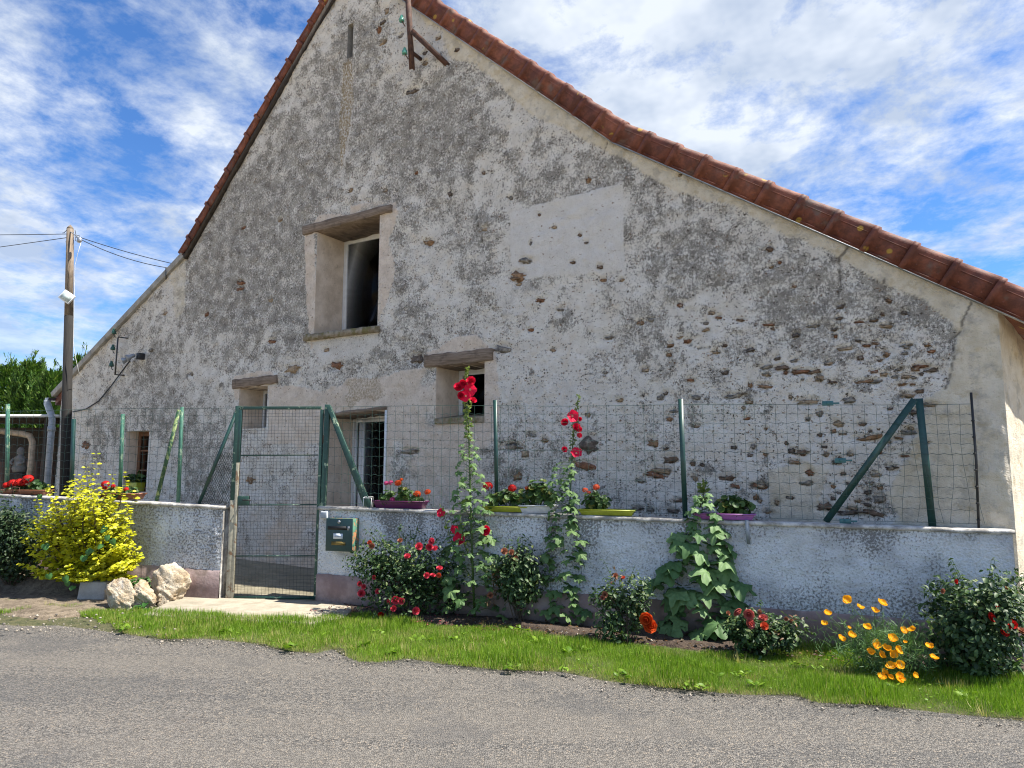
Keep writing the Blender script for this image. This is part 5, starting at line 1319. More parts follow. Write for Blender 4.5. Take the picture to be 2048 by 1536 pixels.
# flower meshes (shared)
def flower_rose(name, mat, layers=4, n0=5):
    c = Cloud(); pet = T_radial(8, lambda a: .5, lambda a, r: .22 * r * r, .42, (.6, 1.0))
    for l in range(layers):
        n = n0 + (layers - 1 - l); tilt = .25 + l * .38; a = np.arange(n) * 2 * math.pi / n + l * .7
        d = np.c_[np.cos(a) * math.cos(tilt), np.sin(a) * math.cos(tilt), np.full(n, math.sin(tilt))]; nn = np.c_[-np.cos(a) * math.sin(tilt), -np.sin(a) * math.sin(tilt), np.full(n, math.cos(tilt))]
        c.add(pet, np.zeros((n, 3)) + [0, 0, .05 * l], d, nn, (.62 - .1 * l), np.full(n, .95 - .2 * l + 0) + RNG.uniform(-.1, .05, n))
    return c.mesh([mat])
def flower_mallow(mat, mc, name='f'):
    """open five-petalled disc facing +z, pale centre"""
    r_ = random.Random(3); V, F = T_radial(40, lambda a: .5 * (.93 + .07 * math.cos(5 * a)) * (1 + .04 * math.sin(17 * a)), lambda a, r: .20 * r * r + .05 * math.sin(11 * a) * r * r - .02 * math.cos(5 * a) * r, 0, (.16, .5, .8, 1.0))
    c = Cloud(); one = np.array([[0, 0, 0.]])
    c.add((V, F), one, [[0, 1, 0]], [[0, 0, 1]], 1.0, np.array([.9]))
    V2, F2 = T_radial(10, lambda a: .085, lambda a, r: .10 - .06 * r, 0, (1.0,)); c.add((V2, F2), one, [[0, 1, 0]], [[0, 0, 1]], 1.0, np.array([.9]), 1)
    return c.mesh([mat, mc])
def flower_poppy(mat, mc):
    c = Cloud(); pet = T_radial(12, lambda a: .5 * (1 + .06 * math.sin(5 * a)), lambda a, r: .26 * r * r, .42, (.55, 1.0)); n = 4
    a = np.arange(n) * math.pi / 2 + .3; tilt = np.array([.45, .32, .45, .32])
    d = np.c_[np.cos(a) * np.cos(tilt), np.sin(a) * np.cos(tilt), np.sin(tilt)]; nn = np.c_[-np.cos(a) * np.sin(tilt), -np.sin(a) * np.sin(tilt), np.cos(tilt)]
    c.add(pet, np.zeros((n, 3)), d, nn, .62, np.array([.9, .7, 1, .75]))
    V2, F2 = T_radial(8, lambda a: .07, lambda a, r: .16 - .1 * r, 0, (1.0,)); c.add((V2, F2), [[0, 0, 0]], [[0, 1, 0]], [[0, 0, 1]], 1.0, np.array([.9]), 1)
    return c.mesh([mat, mc])
def flower_head(mat, n=26, seed=0):
    """round head of many florets (geranium)"""
    r_ = np.random.default_rng(seed); d = nrmz(r_.normal(size=(n, 3)) + [0, 0, .35]); c = Cloud()
    pet = T_radial(10, lambda a: .5 * (.8 + .2 * math.cos(5 * a)), lambda a, r: -.08 * r * r, 0, (.5, 1.0))
    t = nrmz(np.cross(d, r_.normal(size=(n, 3)))); c.add(pet, d * [.38, .38, .3], t, d, r_.uniform(.30, .42, n), r_.uniform(.3, 1, n))
    return c.mesh([mat])
PM = {'crimson': petal_mat('crimson_petal', (0.80, 0.018, 0.075), (0.55, 0.008, 0.04)), 'red': petal_mat('scarlet_petal', (0.62, 0.02, 0.015), (0.36, 0.008, 0.008)),
      'rose': petal_mat('rose_petal', (0.80, 0.10, 0.15), (0.55, 0.025, 0.045)), 'coral': petal_mat('coral_petal', (0.75, 0.16, 0.07), (0.62, 0.05, 0.02)), 'pink': petal_mat('pink_petal', (0.66, 0.10, 0.26), (0.5, 0.05, 0.16)),
      'orange': petal_mat('orange_petal', (0.95, 0.46, 0.012), (0.85, 0.34, 0.008)), 'oranger': petal_mat('orange_red_petal', (0.70, 0.11, 0.02), (0.60, 0.05, 0.012)), 'faded': petal_mat('faded_petal', (0.50, 0.22, 0.13), (0.28, 0.10, 0.06)), 'mixed': petal_mat('red_white_petal', (0.62, 0.20, 0.17), (0.42, 0.02, 0.02)),
      'eye': petal_mat('pale_eye', (0.75, 0.50, 0.30), (0.75, 0.5, .3)), 'pollen': petal_mat('orange_eye', (0.60, 0.20, 0.01), (0.6, 0.2, .01))}
FM = {k: flower_rose(k, PM[k]) for k in ('rose', 'red', 'coral', 'oranger', 'faded', 'mixed', 'crimson')}
MAL = flower_mallow(PM['crimson'], PM['eye']); MALd = flower_rose('double', PM['crimson'], 4, 6); POP = flower_poppy(PM['orange'], PM['pollen'])
HEAD = {k: [flower_head(PM[k], 28, i) for i in range(2)] for k in ('red', 'pink', 'oranger', 'coral')}
def face(direction, roll=0.0):
    q = Vector(direction).to_track_quat('Z', 'Y').to_matrix(); return q @ Matrix.Rotation(roll, 3, 'Z')
CAMDIR = np.array([.0, -1.0, .25])
def bloom(name, me, parent, p, size, direction=None, label=None):
    d = nrmz(np.asarray(direction if direction is not None else CAMDIR + RNG.normal(size=3) * .35, float))
    o = inst(name, me, parent, p, face(d, random.uniform(0, 6)), size)
    if label: o['label'] = label
    return o

LM = {'rose': leaf_mat('rose_leaf', (0.022, 0.052, 0.018), (0.065, 0.12, 0.038), (0.17, 0.21, 0.07), .22, .5),
      'rose_l': leaf_mat('light_rose_leaf', (0.035, 0.075, 0.028), (0.085, 0.14, 0.05), (0.17, 0.20, 0.07), .25, .5),
      'bronze': leaf_mat('bronze_leaf', (0.06, 0.045, 0.02), (0.16, 0.08, 0.04), (0.28, 0.16, 0.08), .25, .5),
      'mallow': leaf_mat('mallow_leaf', (0.07, 0.145, 0.045), (0.15, 0.245, 0.085), (0.28, 0.31, 0.06), .28, .6),
      'mallow_b': leaf_mat('big_mallow_leaf', (0.095, 0.19, 0.065), (0.18, 0.29, 0.115), None, .28, .6),
      'bud': leaf_mat('bud_green', (0.14, 0.22, 0.06), (0.28, 0.34, 0.10), None, .25, .5),
      'geran': leaf_mat('geranium_leaf', (0.03, 0.075, 0.018), (0.075, 0.14, 0.03), (0.22, 0.22, 0.05), .25, .5),
      'yellow': leaf_mat('golden_leaf', (0.34, 0.36, 0.015), (0.70, 0.66, 0.03), (0.24, 0.33, 0.03), .35, .45, (1.0, 1.0, .3)),
      'vine': leaf_mat('vine_leaf', (0.045, 0.13, 0.03), (0.08, 0.20, 0.05), None, .3, .4),
      'dark': leaf_mat('dark_shrub_leaf', (0.014, 0.034, 0.014), (0.036, 0.07, 0.025), (0.10, 0.13, 0.045), .2, .5),
      'poppy': leaf_mat('feathery_leaf', (0.08, 0.17, 0.06), (0.16, 0.27, 0.11), None, .3, .55),
      'grass': None, 'conifer': leaf_mat('conifer_spray', (0.03, 0.085, 0.012), (0.09, 0.18, 0.028), (0.17, 0.25, 0.05), .25, .6)}

def leaflets(c, P, D, size, tpl, upw=.7, spread=1.0, rnd=None, mi=0):
    n = len(P); nr = nrmz(D * .7 + RNG.normal(size=(n, 3)) * .55 * spread + [0, -.15, upw]); yd = nrmz(np.cross(nr, RNG.normal(size=(n, 3)))); yd[:, 2] -= .25
    c.add(tpl, P, yd, nr, size, rnd, mi)
def stems_to(parent, base, tips, r0=.006, mat='twig', bow=.05, name='stem'):
    mb = MB()
    for t in tips:
        b = base + np.r_[RNG.normal(size=2) * .03, 0]; m_ = (b + t) / 2 + np.r_[RNG.normal(size=2) * bow, bow]
        mb.tube([b - np.array([0, 0, .05]), m_, t], [r0, r0 * .75, r0 * .4], 5, False)
    return mb.build(name, M[mat], parent, True)
def rose_bush(name, label, base_px, ext, n, depth_r, flowers, leaf='rose', lsize=.045, seed=0, cat='rose bush', group='rose bushes in the bed', extra=None, lumps=10, lift=.0, tips=12):
    """ext: x0, x1, y0, y1 in px of the crown"""
    b = ground(*base_px, lift=.03); t = thing(name, label, cat, b, group)
    c0 = plane_pt(b, (ext[0] + ext[1]) / 2, (ext[2] + ext[3]) / 2); xa = plane_pt(b, ext[0], (ext[2] + ext[3]) / 2); xb = plane_pt(b, ext[1], (ext[2] + ext[3]) / 2)
    rx = np.linalg.norm(xb - xa) / 2; rz = (plane_pt(b, (ext[0] + ext[1]) / 2, ext[2])[2] - plane_pt(b, (ext[0] + ext[1]) / 2, ext[3])[2]) / 2
    P, D = bush_points(c0, (rx * 1.12, depth_r * 1.1, rz * 1.06), int(n * 1.35), lumps, .5, seed); ok = P[:, 2] > b[2] - .02
    wall = (P - WR.o) @ WR.n; P = P + np.maximum(0, .05 - wall)[:, None] * WR.n
    P, D = P[ok], D[ok]
    cl = Cloud(); k = len(P)
    # leaves grow as leaflets in little groups
    g = 3
    for j in range(g): leaflets(cl, P + RNG.normal(size=(k, 3)) * .018, D, lsize * RNG.uniform(.7, 1.25, k), LEAF_W if j % 2 else LEAF)
    tag(cl.build('foliage', LM[leaf], t), kind='stuff')
    if extra:
        cl = Cloud()
        for (x, y, m_, sprd) in extra: q = plane_pt(b, x, y, depth_r * .6) + RNG.normal(size=(m_, 3)) * [sprd, .05, sprd]; leaflets(cl, q, np.tile([0, -1, .4], (m_, 1)), .045, LEAF_N)
        tag(cl.build('bronze_shoots', LM['bronze'], t), kind='stuff')
    stems_to(t, b, P[RNG.integers(0, len(P), tips)])
    cl = Cloud(); sh_ = MB(); ns_ = max(9, n // 55)
    for _ in range(ns_):                                # long new shoots break the outline
        d = nrmz(np.r_[RNG.normal(size=2) * [1, .5], abs(RNG.normal()) * .8 + .15]); p0 = c0 + d * [rx * .75, depth_r * .7, rz * .75]; p1 = c0 + d * [rx * 1.18, depth_r, rz * 1.18] * RNG.uniform(.95, 1.22) + RNG.normal(size=3) * .02
        w0 = (p1 - WR.o) @ WR.n
        if w0 < .04: p1 = p1 + WR.n * (.04 - w0)
        sh_.tube([p0, (p0 + p1) / 2 + [0, 0, .01], p1], [.003, .0025, .0015], 4, False); k = 11; u_ = np.linspace(.2, 1, k)[:, None]; Q = p0 + (p1 - p0) * u_ + RNG.normal(size=(k, 3)) * .014
        leaflets(cl, Q, np.tile(d, (k, 1)), lsize * RNG.uniform(.65, 1.1, k), LEAF)
    tag(cl.build('shoot_leaves', LM['bronze' if extra and False else ('rose_l' if leaf == 'rose' else leaf)], t), kind='stuff'); tag(sh_.build('shoot', M['stem'], t, True), kind='stuff')
    for (fx, fy, kind, px) in flowers:
        p = plane_pt(b, fx, fy, depth_r * random.uniform(.75, 1.0)); dist = np.linalg.norm(p - CAM); bloom('rose_bloom', FM[kind], t, p, px * dist / FPX)
    return t

# ================================================================== FLOWER BED
rose_bush('rose_bush', 'broad dark rose bush with small pinkish-red blooms beside the mailbox', (825, 1236), (718, 908, 1068, 1244), 1150, .30,
    [(858, 1088, 'rose', 15), (880, 1088, 'rose', 15), (837, 1108, 'rose', 13), (745, 1180, 'rose', 15), (742, 1160, 'rose', 10), (800, 1195, 'rose', 12), (813, 1192, 'rose', 16), (826, 1193, 'rose', 14), (810, 1207, 'rose', 12), (855, 1211, 'rose', 15), (785, 1219, 'red', 12), (750, 1166, 'rose', 10), (886, 1078, 'rose', 14), (770, 1086, 'faded', 12), (764, 1080, 'coral', 9), (876, 1143, 'rose', 12), (886, 1145, 'rose', 11), (901, 1131, 'rose', 13), (825, 1077, 'faded', 11), (893, 1092, 'rose', 12), (774, 1147, 'rose', 9), (776, 1176, 'rose', 10), (897, 1143, 'coral', 10)], seed=1, lsize=.043, lumps=14)
rose_bush('rose_bush', 'leafy rose bush with bronze shoots between the two flowering hollyhocks', (1040, 1248), (985, 1098, 1085, 1252), 640, .20,
    [(1020, 1099, 'faded', 14), (1033, 1101, 'faded', 12), (992, 1184, 'faded', 12), (1040, 1112, 'faded', 8)], 'rose_l', .05, 2, extra=[(1000, 1150, 46, .05), (992, 1190, 30, .05), (1036, 1110, 26, .03)], lumps=11)
rose_bush('rose_bush', 'small rose bush with one large orange-red double bloom low on its right', (1250, 1285), (1188, 1295, 1148, 1288), 420, .17,
    [(1299, 1231, 'oranger', 27), (1303, 1246, 'oranger', 26), (1235, 1147, 'faded', 10), (1215, 1184, 'faded', 12), (1252, 1152, 'coral', 8), (1210, 1190, 'mixed', 9)], 'rose_l', .045, 3, extra=[(1232, 1150, 14, .03)], lumps=9)
rose_bush('rose_bush', 'low spreading rose bush with red and white blooms right of the big-leaved hollyhock', (1520, 1308), (1435, 1612, 1222, 1312), 560, .22,
    [(1472, 1212, 'mixed', 18), (1498, 1220, 'mixed', 20), (1497, 1238, 'mixed', 20), (1525, 1230, 'mixed', 18), (1527, 1245, 'coral', 15), (1456, 1219, 'faded', 9), (1520, 1217, 'faded', 10), (1570, 1230, 'faded', 8), (1578, 1232, 'faded', 8)], 'rose', .045, 4, extra=[(1580, 1234, 14, .03), (1540, 1260, 12, .04)], lumps=11)
rose_bush('rose_bush', 'large dark rose bush with few deep red blooms at the wall right end', (1955, 1352), (1842, 2110, 1150, 1362), 1300, .34,
    [(1954, 1220, 'red', 16), (1999, 1236, 'red', 15), (1980, 1248, 'red', 17), (1989, 1240, 'coral', 13), (1892, 1153, 'red', 8), (1966, 1199, 'red', 7), (1865, 1170, 'faded', 9), (2012, 1246, 'faded', 14), (1987, 1166, 'faded', 7)], 'rose', .05, 5, lumps=14, tips=16)

def hollyhock(label, base_px, spine, leaves, flowers, lm, buds, seed, side=(), group='hollyhocks against the wall'):
    """spine: px points from the ground up; leaves: (y_px, count, size m, spread m)"""
    rnd_ = np.random.default_rng(seed); b = ground(*base_px, lift=.03); t = thing('hollyhock', label, 'hollyhock', b, group)
    pts = [plane_pt(b, *p) for p in spine]; pts[0] = b - np.array([0, 0, .05])
    pts = [np.array(p) for p in pts]; n = len(pts)
    MB().tube(pts, [.013 * (1 - .75 * i / (n - 1)) for i in range(n)], 7).build('stem', M['stem'], t, True)
    zs = np.array([p[2] for p in pts]); A = np.array(pts)
    def on(z): return np.array([np.interp(z, zs, A[:, k]) for k in range(3)])
    ml = [Cloud().add(MALLOW[i], [[0, 0, 0]], [[0, 1, 0]], [[0, 0, 1]], 1.0, np.array([rnd_.random()])).mesh([LM[lm]]) for i in range(5)]
    ml += [Cloud().add(MALLOW[i], [[0, 0, 0]], [[0, 1, 0]], [[0, 0, 1]], 1.0, np.array([.1 + .7 * rnd_.random()])).mesh([LM[lm]]) for i in range(4)]
    pet = MB()
    ang = rnd_.uniform(0, 6)
    for (y0, y1, cnt, s0, s1, sp0, sp1) in leaves:
        za = plane_pt(b, spine[0][0], y0)[2]; zb = plane_pt(b, spine[0][0], y1)[2]
        cnt = int(cnt * (1.9 if lm == 'mallow' else 1.7)); s0, s1 = (s0 * .82, s1 * .82) if lm == 'mallow' else (s0, s1)
        for i in range(cnt):
            f = (i + .5) / cnt; z = za + (zb - za) * f; c = on(z); ang += 2.4 + rnd_.uniform(-.4, .4); size = (s0 + (s1 - s0) * f) * rnd_.uniform(.7, 1.45); sp = (sp0 + (sp1 - sp0) * f) * rnd_.uniform(.3, 1.35)
            d = np.array([math.cos(ang), math.sin(ang) * .75 - .2, 0]); d /= np.linalg.norm(d)
            tip = c + d * sp + np.array([0, 0, sp * rnd_.uniform(-.1, .45)])
            w_ = (tip - WR.o) @ WR.n
            if w_ < .06: tip = tip + WR.n * (.06 - w_)
            pet.tube([c, (c + tip) / 2 + np.array([0, 0, sp * .15]), tip], [.004, .003, .002], 4, False)
            dn = rnd_.uniform(.1, .9); y = nrmz(d + np.array([0, 0, -dn * .8])); nr = nrmz(d * .75 + np.array([0, -.45, .75]) + rnd_.normal(size=3) * .28)
            x = nrmz(np.cross(y, nr)); zz = np.cross(x, y); y2 = np.cross(zz, x)
            inst('leaf', ml[rnd_.integers(0, len(ml))], t, tip, Matrix(((x[0], y2[0], zz[0]), (x[1], y2[1], zz[1]), (x[2], y2[2], zz[2]))), float(size))
    tag(pet.build('leaf_stalks', M['stem'], t, True), kind='stuff')
    if buds:
        cl = Cloud()
        for (y0, y1, cnt, sz, sp) in buds:
            za = plane_pt(b, spine[-1][0], y0)[2]; zb = plane_pt(b, spine[-1][0], y1)[2]
            z = za + (zb - za) * rnd_.random(cnt); P = np.array([on(v) for v in z]); d = nrmz(rnd_.normal(size=(cnt, 3)) * [1, 1, .3] + [0, -.2, .3]); P = P + d * sp
            for _ in range(3): cl.add(LEAF_W, P, d + rnd_.normal(size=(cnt, 3)) * .6, rnd_.normal(size=(cnt, 3)), sz * rnd_.uniform(.7, 1.3, cnt))
        tag(cl.build('buds', LM['bud'], t), kind='stuff')
    for (sp_) in side:
        q = [plane_pt(b, x, y, .08 * i / max(1, len(sp_) - 1)) for i, (x, y) in enumerate(sp_)]; q[0] = on(q[0][2])
        MB().tube(q, [.006, .005, .004, .002][:len(q)] if len(q) <= 4 else .004, 5).build('side_stem', M['stem'], t, True)
        cl = Cloud(); k = 26; f = rnd_.random(k) ** .6; Q = np.array([[np.interp(v, np.linspace(0, 1, len(q)), np.array(q)[:, i]) for i in range(3)] for v in f]); d = nrmz(rnd_.normal(size=(k, 3)) + [0, -.3, .2])
        cl.add(LEAF_W, Q + d * .012, d, rnd_.normal(size=(k, 3)), .05 * rnd_.uniform(.6, 1.2, k)); tag(cl.build('side_leaves', LM['bud'], t), kind='stuff')
    for (fx, fy, px, kind) in flowers:
        px *= 1.04; p = plane_pt(b, fx, fy, .06); dist = np.linalg.norm(p - CAM); d = nrmz(CAMDIR * [1, 1, .6] + rnd_.normal(size=3) * [.35, .1, .25])
        me = {'open': MAL, 'double': MALd, 'half': FM['crimson']}[kind]
        bloom('flower', me, t, p, px * dist / FPX * (1.0 if kind == 'open' else .95), d)
    return t
hollyhock('tallest hollyhock with crimson double flowers at its top in front of the small window', (950, 1240), [(950, 1240), (944, 1100), (940, 960), (937, 850), (934, 780), (934, 735)],
    [(1225, 1090, 22, .17, .15, .20, .17), (1090, 985, 22, .14, .12, .16, .12), (985, 885, 20, .11, .07, .11, .06), (880, 830, 8, .05, .035, .03, .02)],
    [(921, 777, 20, 'double'), (946, 764, 19, 'double'), (944, 780, 26, 'open'), (936, 793, 25, 'open'), (925, 792, 18, 'double'), (949, 803, 16, 'double'), (932, 768, 18, 'double'), (885, 1025, 18, 'open'), (916, 1057, 20, 'open'), (922, 1078, 24, 'open'), (976, 1060, 20, 'double')],
    'mallow', [(885, 800, 60, .035, .022), (765, 736, 34, .026, .010)], 21, side=([(945, 1160), (915, 1110), (900, 1060), (889, 1015)], [(945, 1130), (930, 1085), (925, 1030)]))
hollyhock('slender hollyhock with loose crimson single flowers, second from the gate', (1148, 1238), [(1148, 1238), (1142, 1120), (1140, 1000), (1146, 880), (1152, 830), (1158, 789)],
    [(1225, 1100, 18, .15, .15, .13, .14), (1100, 1000, 18, .14, .12, .14, .11), (1000, 925, 14, .11, .07, .09, .05)],
    [(1147, 833, 25, 'open'), (1133, 846, 16, 'half'), (1155, 855, 16, 'half'), (1161, 860, 12, 'half'), (1161, 872, 11, 'half'), (1131, 900, 13, 'half'), (1155, 907, 23, 'open'), (1155, 1147, 18, 'open'), (1162, 839, 9, 'half')],
    'mallow', [(925, 840, 46, .03, .018), (835, 790, 24, .022, .010)], 22, side=([(1142, 1110), (1120, 1080), (1105, 1050)], [(1145, 1120), (1170, 1090), (1188, 1062)]))
hollyhock('young big-leaved hollyhock without flowers, third from the gate', (1398, 1268), [(1398, 1268), (1398, 1150), (1402, 1050), (1408, 970)],
    [(1262, 1150, 22, .24, .25, .24, .24), (1150, 1060, 20, .23, .18, .22, .14), (1060, 985, 15, .15, .08, .10, .035)], [], 'mallow_b', [(1010, 968, 26, .05, .02)], 23)

# poppies
b = ground(1760, 1348, lift=.02); t = thing('poppy_clump', 'clump of orange poppies with feathery leaves in front of the wall', 'poppies', b)
pf = [(1695, 1203, 21), (1718, 1216, 19), (1747, 1222, 19), (1763, 1209, 21), (1653, 1226, 18), (1646, 1244, 16), (1730, 1250, 18), (1676, 1270, 19), (1697, 1264, 19), (1799, 1256, 18), (1818, 1255, 18), (1776, 1270, 22), (1741, 1279, 22), (1763, 1287, 20), (1783, 1289, 20), (1777, 1296, 18), (1732, 1293, 18), (1751, 1297, 18), (1847, 1283, 17), (1852, 1303, 18), (1771, 1318, 22), (1785, 1314, 20), (1755, 1326, 14), (1784, 1332, 15), (1812, 1331, 14), (1765, 1339, 16), (1788, 1343, 13), (1749, 1349, 20), (1780, 1351, 21), (1694, 1250, 9), (1801, 1275, 9)]
mb = MB(); tips = []
for (x, y, px) in pf:
    near = (y - 1203) / 150; px *= .84; p = plane_pt(b, x, y, -.05 + .38 * near ** .7); p[2] = max(p[2], b[2] + .05); tips.append(p); dist = np.linalg.norm(p - CAM)
    bloom('flower', POP, t, p, px * dist / FPX, nrmz(np.array([.1, -.55, .75]) + RNG.normal(size=3) * .25))
    q = b + np.r_[RNG.normal(size=2) * [.12, .05], 0]; mb.tube([q, (p + q) / 2 + np.array([0, 0, .05]), p], [.003, .0025, .002], 4, False)
tag(mb.build('flower_stems', M['stem'], t, True), kind='stuff')
cl = Cloud(); k = 1500
cen = plane_pt(b, 1775, 1300); P = cen + RNG.normal(size=(k, 3)) * [.19, .10, .085]; P[:, 2] = np.maximum(P[:, 2], b[2] + .01)
tp_ = np.array(tips)[RNG.integers(0, len(tips), 500)]; f = RNG.uniform(.25, .9, (500, 1)); P2 = b + (tp_ - b) * f + RNG.normal(size=(500, 3)) * .035
P = np.vstack([P, P2])
for j in range(2): cl.add(STRIP, P + RNG.normal(size=P.shape) * .02, rand_dir(len(P), .8), rand_dir(len(P)), RNG.uniform(.05, .1, len(P)))
tag(cl.build('feathery_foliage', LM['poppy'], t), kind='stuff')
# low leafy weeds at the foot of the right-hand rose
for (x, y, w_, lab) in ((2000, 1348, .22, 'low leafy weeds at the foot of the large right-hand rose bush'), (1878, 1342, .10, 'small pale weed beside the orange poppies')):
    b = ground(x, y, lift=.02); cl = Cloud(); k = int(900 * w_); P = b + RNG.normal(size=(k, 3)) * [w_ * .7, .07, .035] + [0, 0, .07]; P[:, 2] = np.maximum(P[:, 2], b[2] + .02)
    leaflets(cl, P, np.tile([0, -.3, 1.], (k, 1)), RNG.uniform(.04, .07, k), LEAF); o = cl.build('weed_clump', LM['mallow']); tag(o, lab, 'weeds', kind='stuff')

# ================================================================== LEFT SHRUBS
def shoot_shrub(label, base_px, tops, leaf, lsize, per, spread, seed, name='shrub', group=None, vine=0, yaw=9.5, depth=.25, r0=.006):
    r_ = np.random.default_rng(seed); b = np.array(base_px); t = thing(name, label, 'shrub', b, group); cl = Cloud(); mb = MB()
    for (x, y, dpt) in tops:
        tip = plane_pt(b, x, y, dpt, yaw); q = b + np.r_[r_.normal(size=2) * [.10, .05], 0]; m_ = (q + tip) / 2 + np.r_[(tip - q)[:2] * .12, .03]
        ts = np.linspace(0, 1, per); C = ((1 - ts) ** 2)[:, None] * q + (2 * ts * (1 - ts))[:, None] * m_ + (ts ** 2)[:, None] * tip
        mb.tube(C[::max(1, per // 5)], r0 * .6, 4, False)
        ok = ts > .16; C = C[ok]; tt = ts[ok]; ax = nrmz(np.gradient(C, axis=0)); s_ = lsize * (1.05 - .45 * tt ** 3) * r_.uniform(.75, 1.2, len(tt))
        for k in (0, 1):
            a = np.arange(len(C)) * 1.57 + k * math.pi + r_.uniform(0, 6); side = np.c_[np.cos(a), np.sin(a), np.zeros(len(a))]
            yd = nrmz(side + ax * .35 + [0, -.1, -.25]); cl.add(LEAF_W, C + side * .008, yd, nrmz(ax * .35 + np.array([0, -.55, .4]) + side * .25 + r_.normal(size=(len(a), 3)) * .35), s_, np.clip(r_.random(len(a)) * .8 + .15 * tt, 0, 1))
    mb.build('stem', M['twig'], t, True); tag(cl.build('foliage', LM[leaf], t), kind='stuff')
    return t, b
def bank(px, t, h=.2):
    p = WL.off(t).hit(px, 1150); p[2] = G(p[0]) + h; return p
r_ = random.Random(12)
tops = [(192, 908, .0), (160, 950, .05), (135, 965, .0), (230, 950, .05), (255, 945, .0), (280, 982, .05), (185, 935, .1), (210, 960, .15), (172, 960, .1), (245, 975, .1), (262, 968, .1)]
for i in range(190):
    a = r_.uniform(0, 1); x = r_.uniform(92, 296); edge = abs(x - 195) / 105; y0 = 950 + 95 * edge ** 2; y = y0 + (1150 - y0) * r_.random() ** 1.0
    if x < 120 and y < 1010: continue
    tops.append((x, min(y, 1150), r_.uniform(.05, .45)))
shrub, sb = shoot_shrub('bright golden-yellow leaved shrub spilling over the wall left of the gate', bank(190, .16), tops, 'yellow', .078, 25, .3, 31, 'golden_shrub')
cl = Cloud(); vp = [plane_pt(sb, x, y, .44, 9.5) for (x, y) in ((265, 1045), (268, 1062), (275, 1070), (232, 1090), (224, 1100), (240, 1088), (258, 1078), (148, 1078), (185, 1140), (190, 1150), (155, 1135), (138, 985), (262, 1050), (205, 1158))]
vp = np.array(vp); cl.add(HEART, vp, np.tile([.1, -.3, -.9], (len(vp), 1)) + RNG.normal(size=(len(vp), 3)) * .3, np.tile([0, -1, .3], (len(vp), 1)) + RNG.normal(size=(len(vp), 3)) * .25, RNG.uniform(.06, .085, len(vp)))
tag(cl.build('vine_leaves', LM['vine'], shrub), kind='stuff')
# olive-toned side of the same planting and the dark shrub at the frame edge
b = bank(20, .28); t = thing('dark_shrub', 'dark green small-leaved shrub at the left edge in front of the wall', 'shrub', b)
cl = Cloud(); c0 = plane_pt(b, -20, 1085, 0, 9.5); P, D = bush_points(c0, (.85, .42, .60), 4200, 20, .5, 33); P = P[P[:, 2] > b[2]]; D = nrmz(P - c0)
for j in range(2): leaflets(cl, P + RNG.normal(size=P.shape) * .02, D, .05 * RNG.uniform(.7, 1.2, len(P)), LEAF)
tag(cl.build('foliage', LM['dark'], t), kind='stuff'); stems_to(t, b, P[RNG.integers(0, len(P), 16)], .009)
b = bank(285, .12, .16); cl = Cloud(); k = 90; P = b + RNG.normal(size=(k, 3)) * [.16, .05, .03] + [0, 0.05, .06]; leaflets(cl, P, np.tile([0, -.3, 1.], (k, 1)), RNG.uniform(.035, .06, k), HEART)
tag(cl.build('ground_ivy', LM['vine']), 'small green creeping plant behind the limestone rocks', 'plant')
b = ground(283, 1222, lift=.02); cl = Cloud(); k = 16; a = RNG.uniform(0, 6.28, k); yd = np.c_[np.cos(a), np.sin(a) - .4, np.full(k, .35)]; cl.add(LEAF, np.tile(b, (k, 1)) + RNG.normal(size=(k, 3)) * .03, yd, np.tile([0, -.2, 1.], (k, 1)), RNG.uniform(.08, .13, k))
tag(cl.build('dandelion_rosette', LM['vine']), 'flat rosette of green weed leaves in front of the limestone rocks', 'plant')

# ================================================================== ROCKS AND BLOCK
import bmesh
def rock(name, label, px, ext, depth, seed, mat='limestone', rough=.2, lift=0.0):
    """ext = x0, x1, y0, y1 px"""
    b = ground(*px); p = Plane(b, 5.0); x0 = p.hit(ext[0], ext[3]); x1 = p.hit(ext[1], ext[3]); zt = p.hit((ext[0] + ext[1]) / 2, ext[2])[2]
    bm = bmesh.new(); bmesh.ops.create_icosphere(bm, subdivisions=5, radius=1.0)
    V = np.array([v.co[:] for v in bm.verts]); r_ = np.random.default_rng(seed)
    R = np.ones(len(V))
    for k in range(9):                                # broken facets
        d = nrmz(r_.normal(size=3)); h_ = r_.uniform(.55, .85); dd = V @ d; R = np.where(dd * R > h_, h_ / np.maximum(dd, .2), R)
    n_ = fbm(V[:, 0] * 1.7 + V[:, 2] * 2.3 + seed, V[:, 1] * 1.9 - V[:, 2] * 1.3, 2.0, 5, seed) - .5; n_ += .6 * (fbm(V[:, 2] * 2 + seed, V[:, 0] * 2 + V[:, 1], 5, 4, seed + 1) - .5)
    R = R * (1 + rough * 1.6 * n_)
    V = V * R[:, None]; mn = V.min(0); mx = V.max(0); V = (V - (mn + mx) / 2) / (mx - mn)
    W = np.linalg.norm(x1 - x0) * 1.12; H = (zt - b[2]) * 1.06 + .06; cen = (x0 + x1) / 2; cen[2] = b[2] - .06 + H / 2
    loc = np.array([cen[0], cen[1] - p.n[1] * depth * .0 + depth * .35, cen[2]])
    P = loc + V[:, 0:1] * W * p.d + V[:, 1:2] * depth * p.n + V[:, 2:3] * np.array([0, 0, H])
    F = [tuple(v.index for v in f.verts) for f in bm.faces]; bm.free()
    return tag(put(name, P, F, M[mat], None, True), label, 'rock', 'rocks edging the path')
rock('limestone_rock', 'tall pitted cream limestone boulder, largest of the rocks by the gate', (328, 1214), (288, 360, 1132, 1216), .34, 5)
rock('limestone_rock', 'upright pale limestone rock touching the grey concrete block', (232, 1226), (204, 258, 1160, 1228), .22, 8)
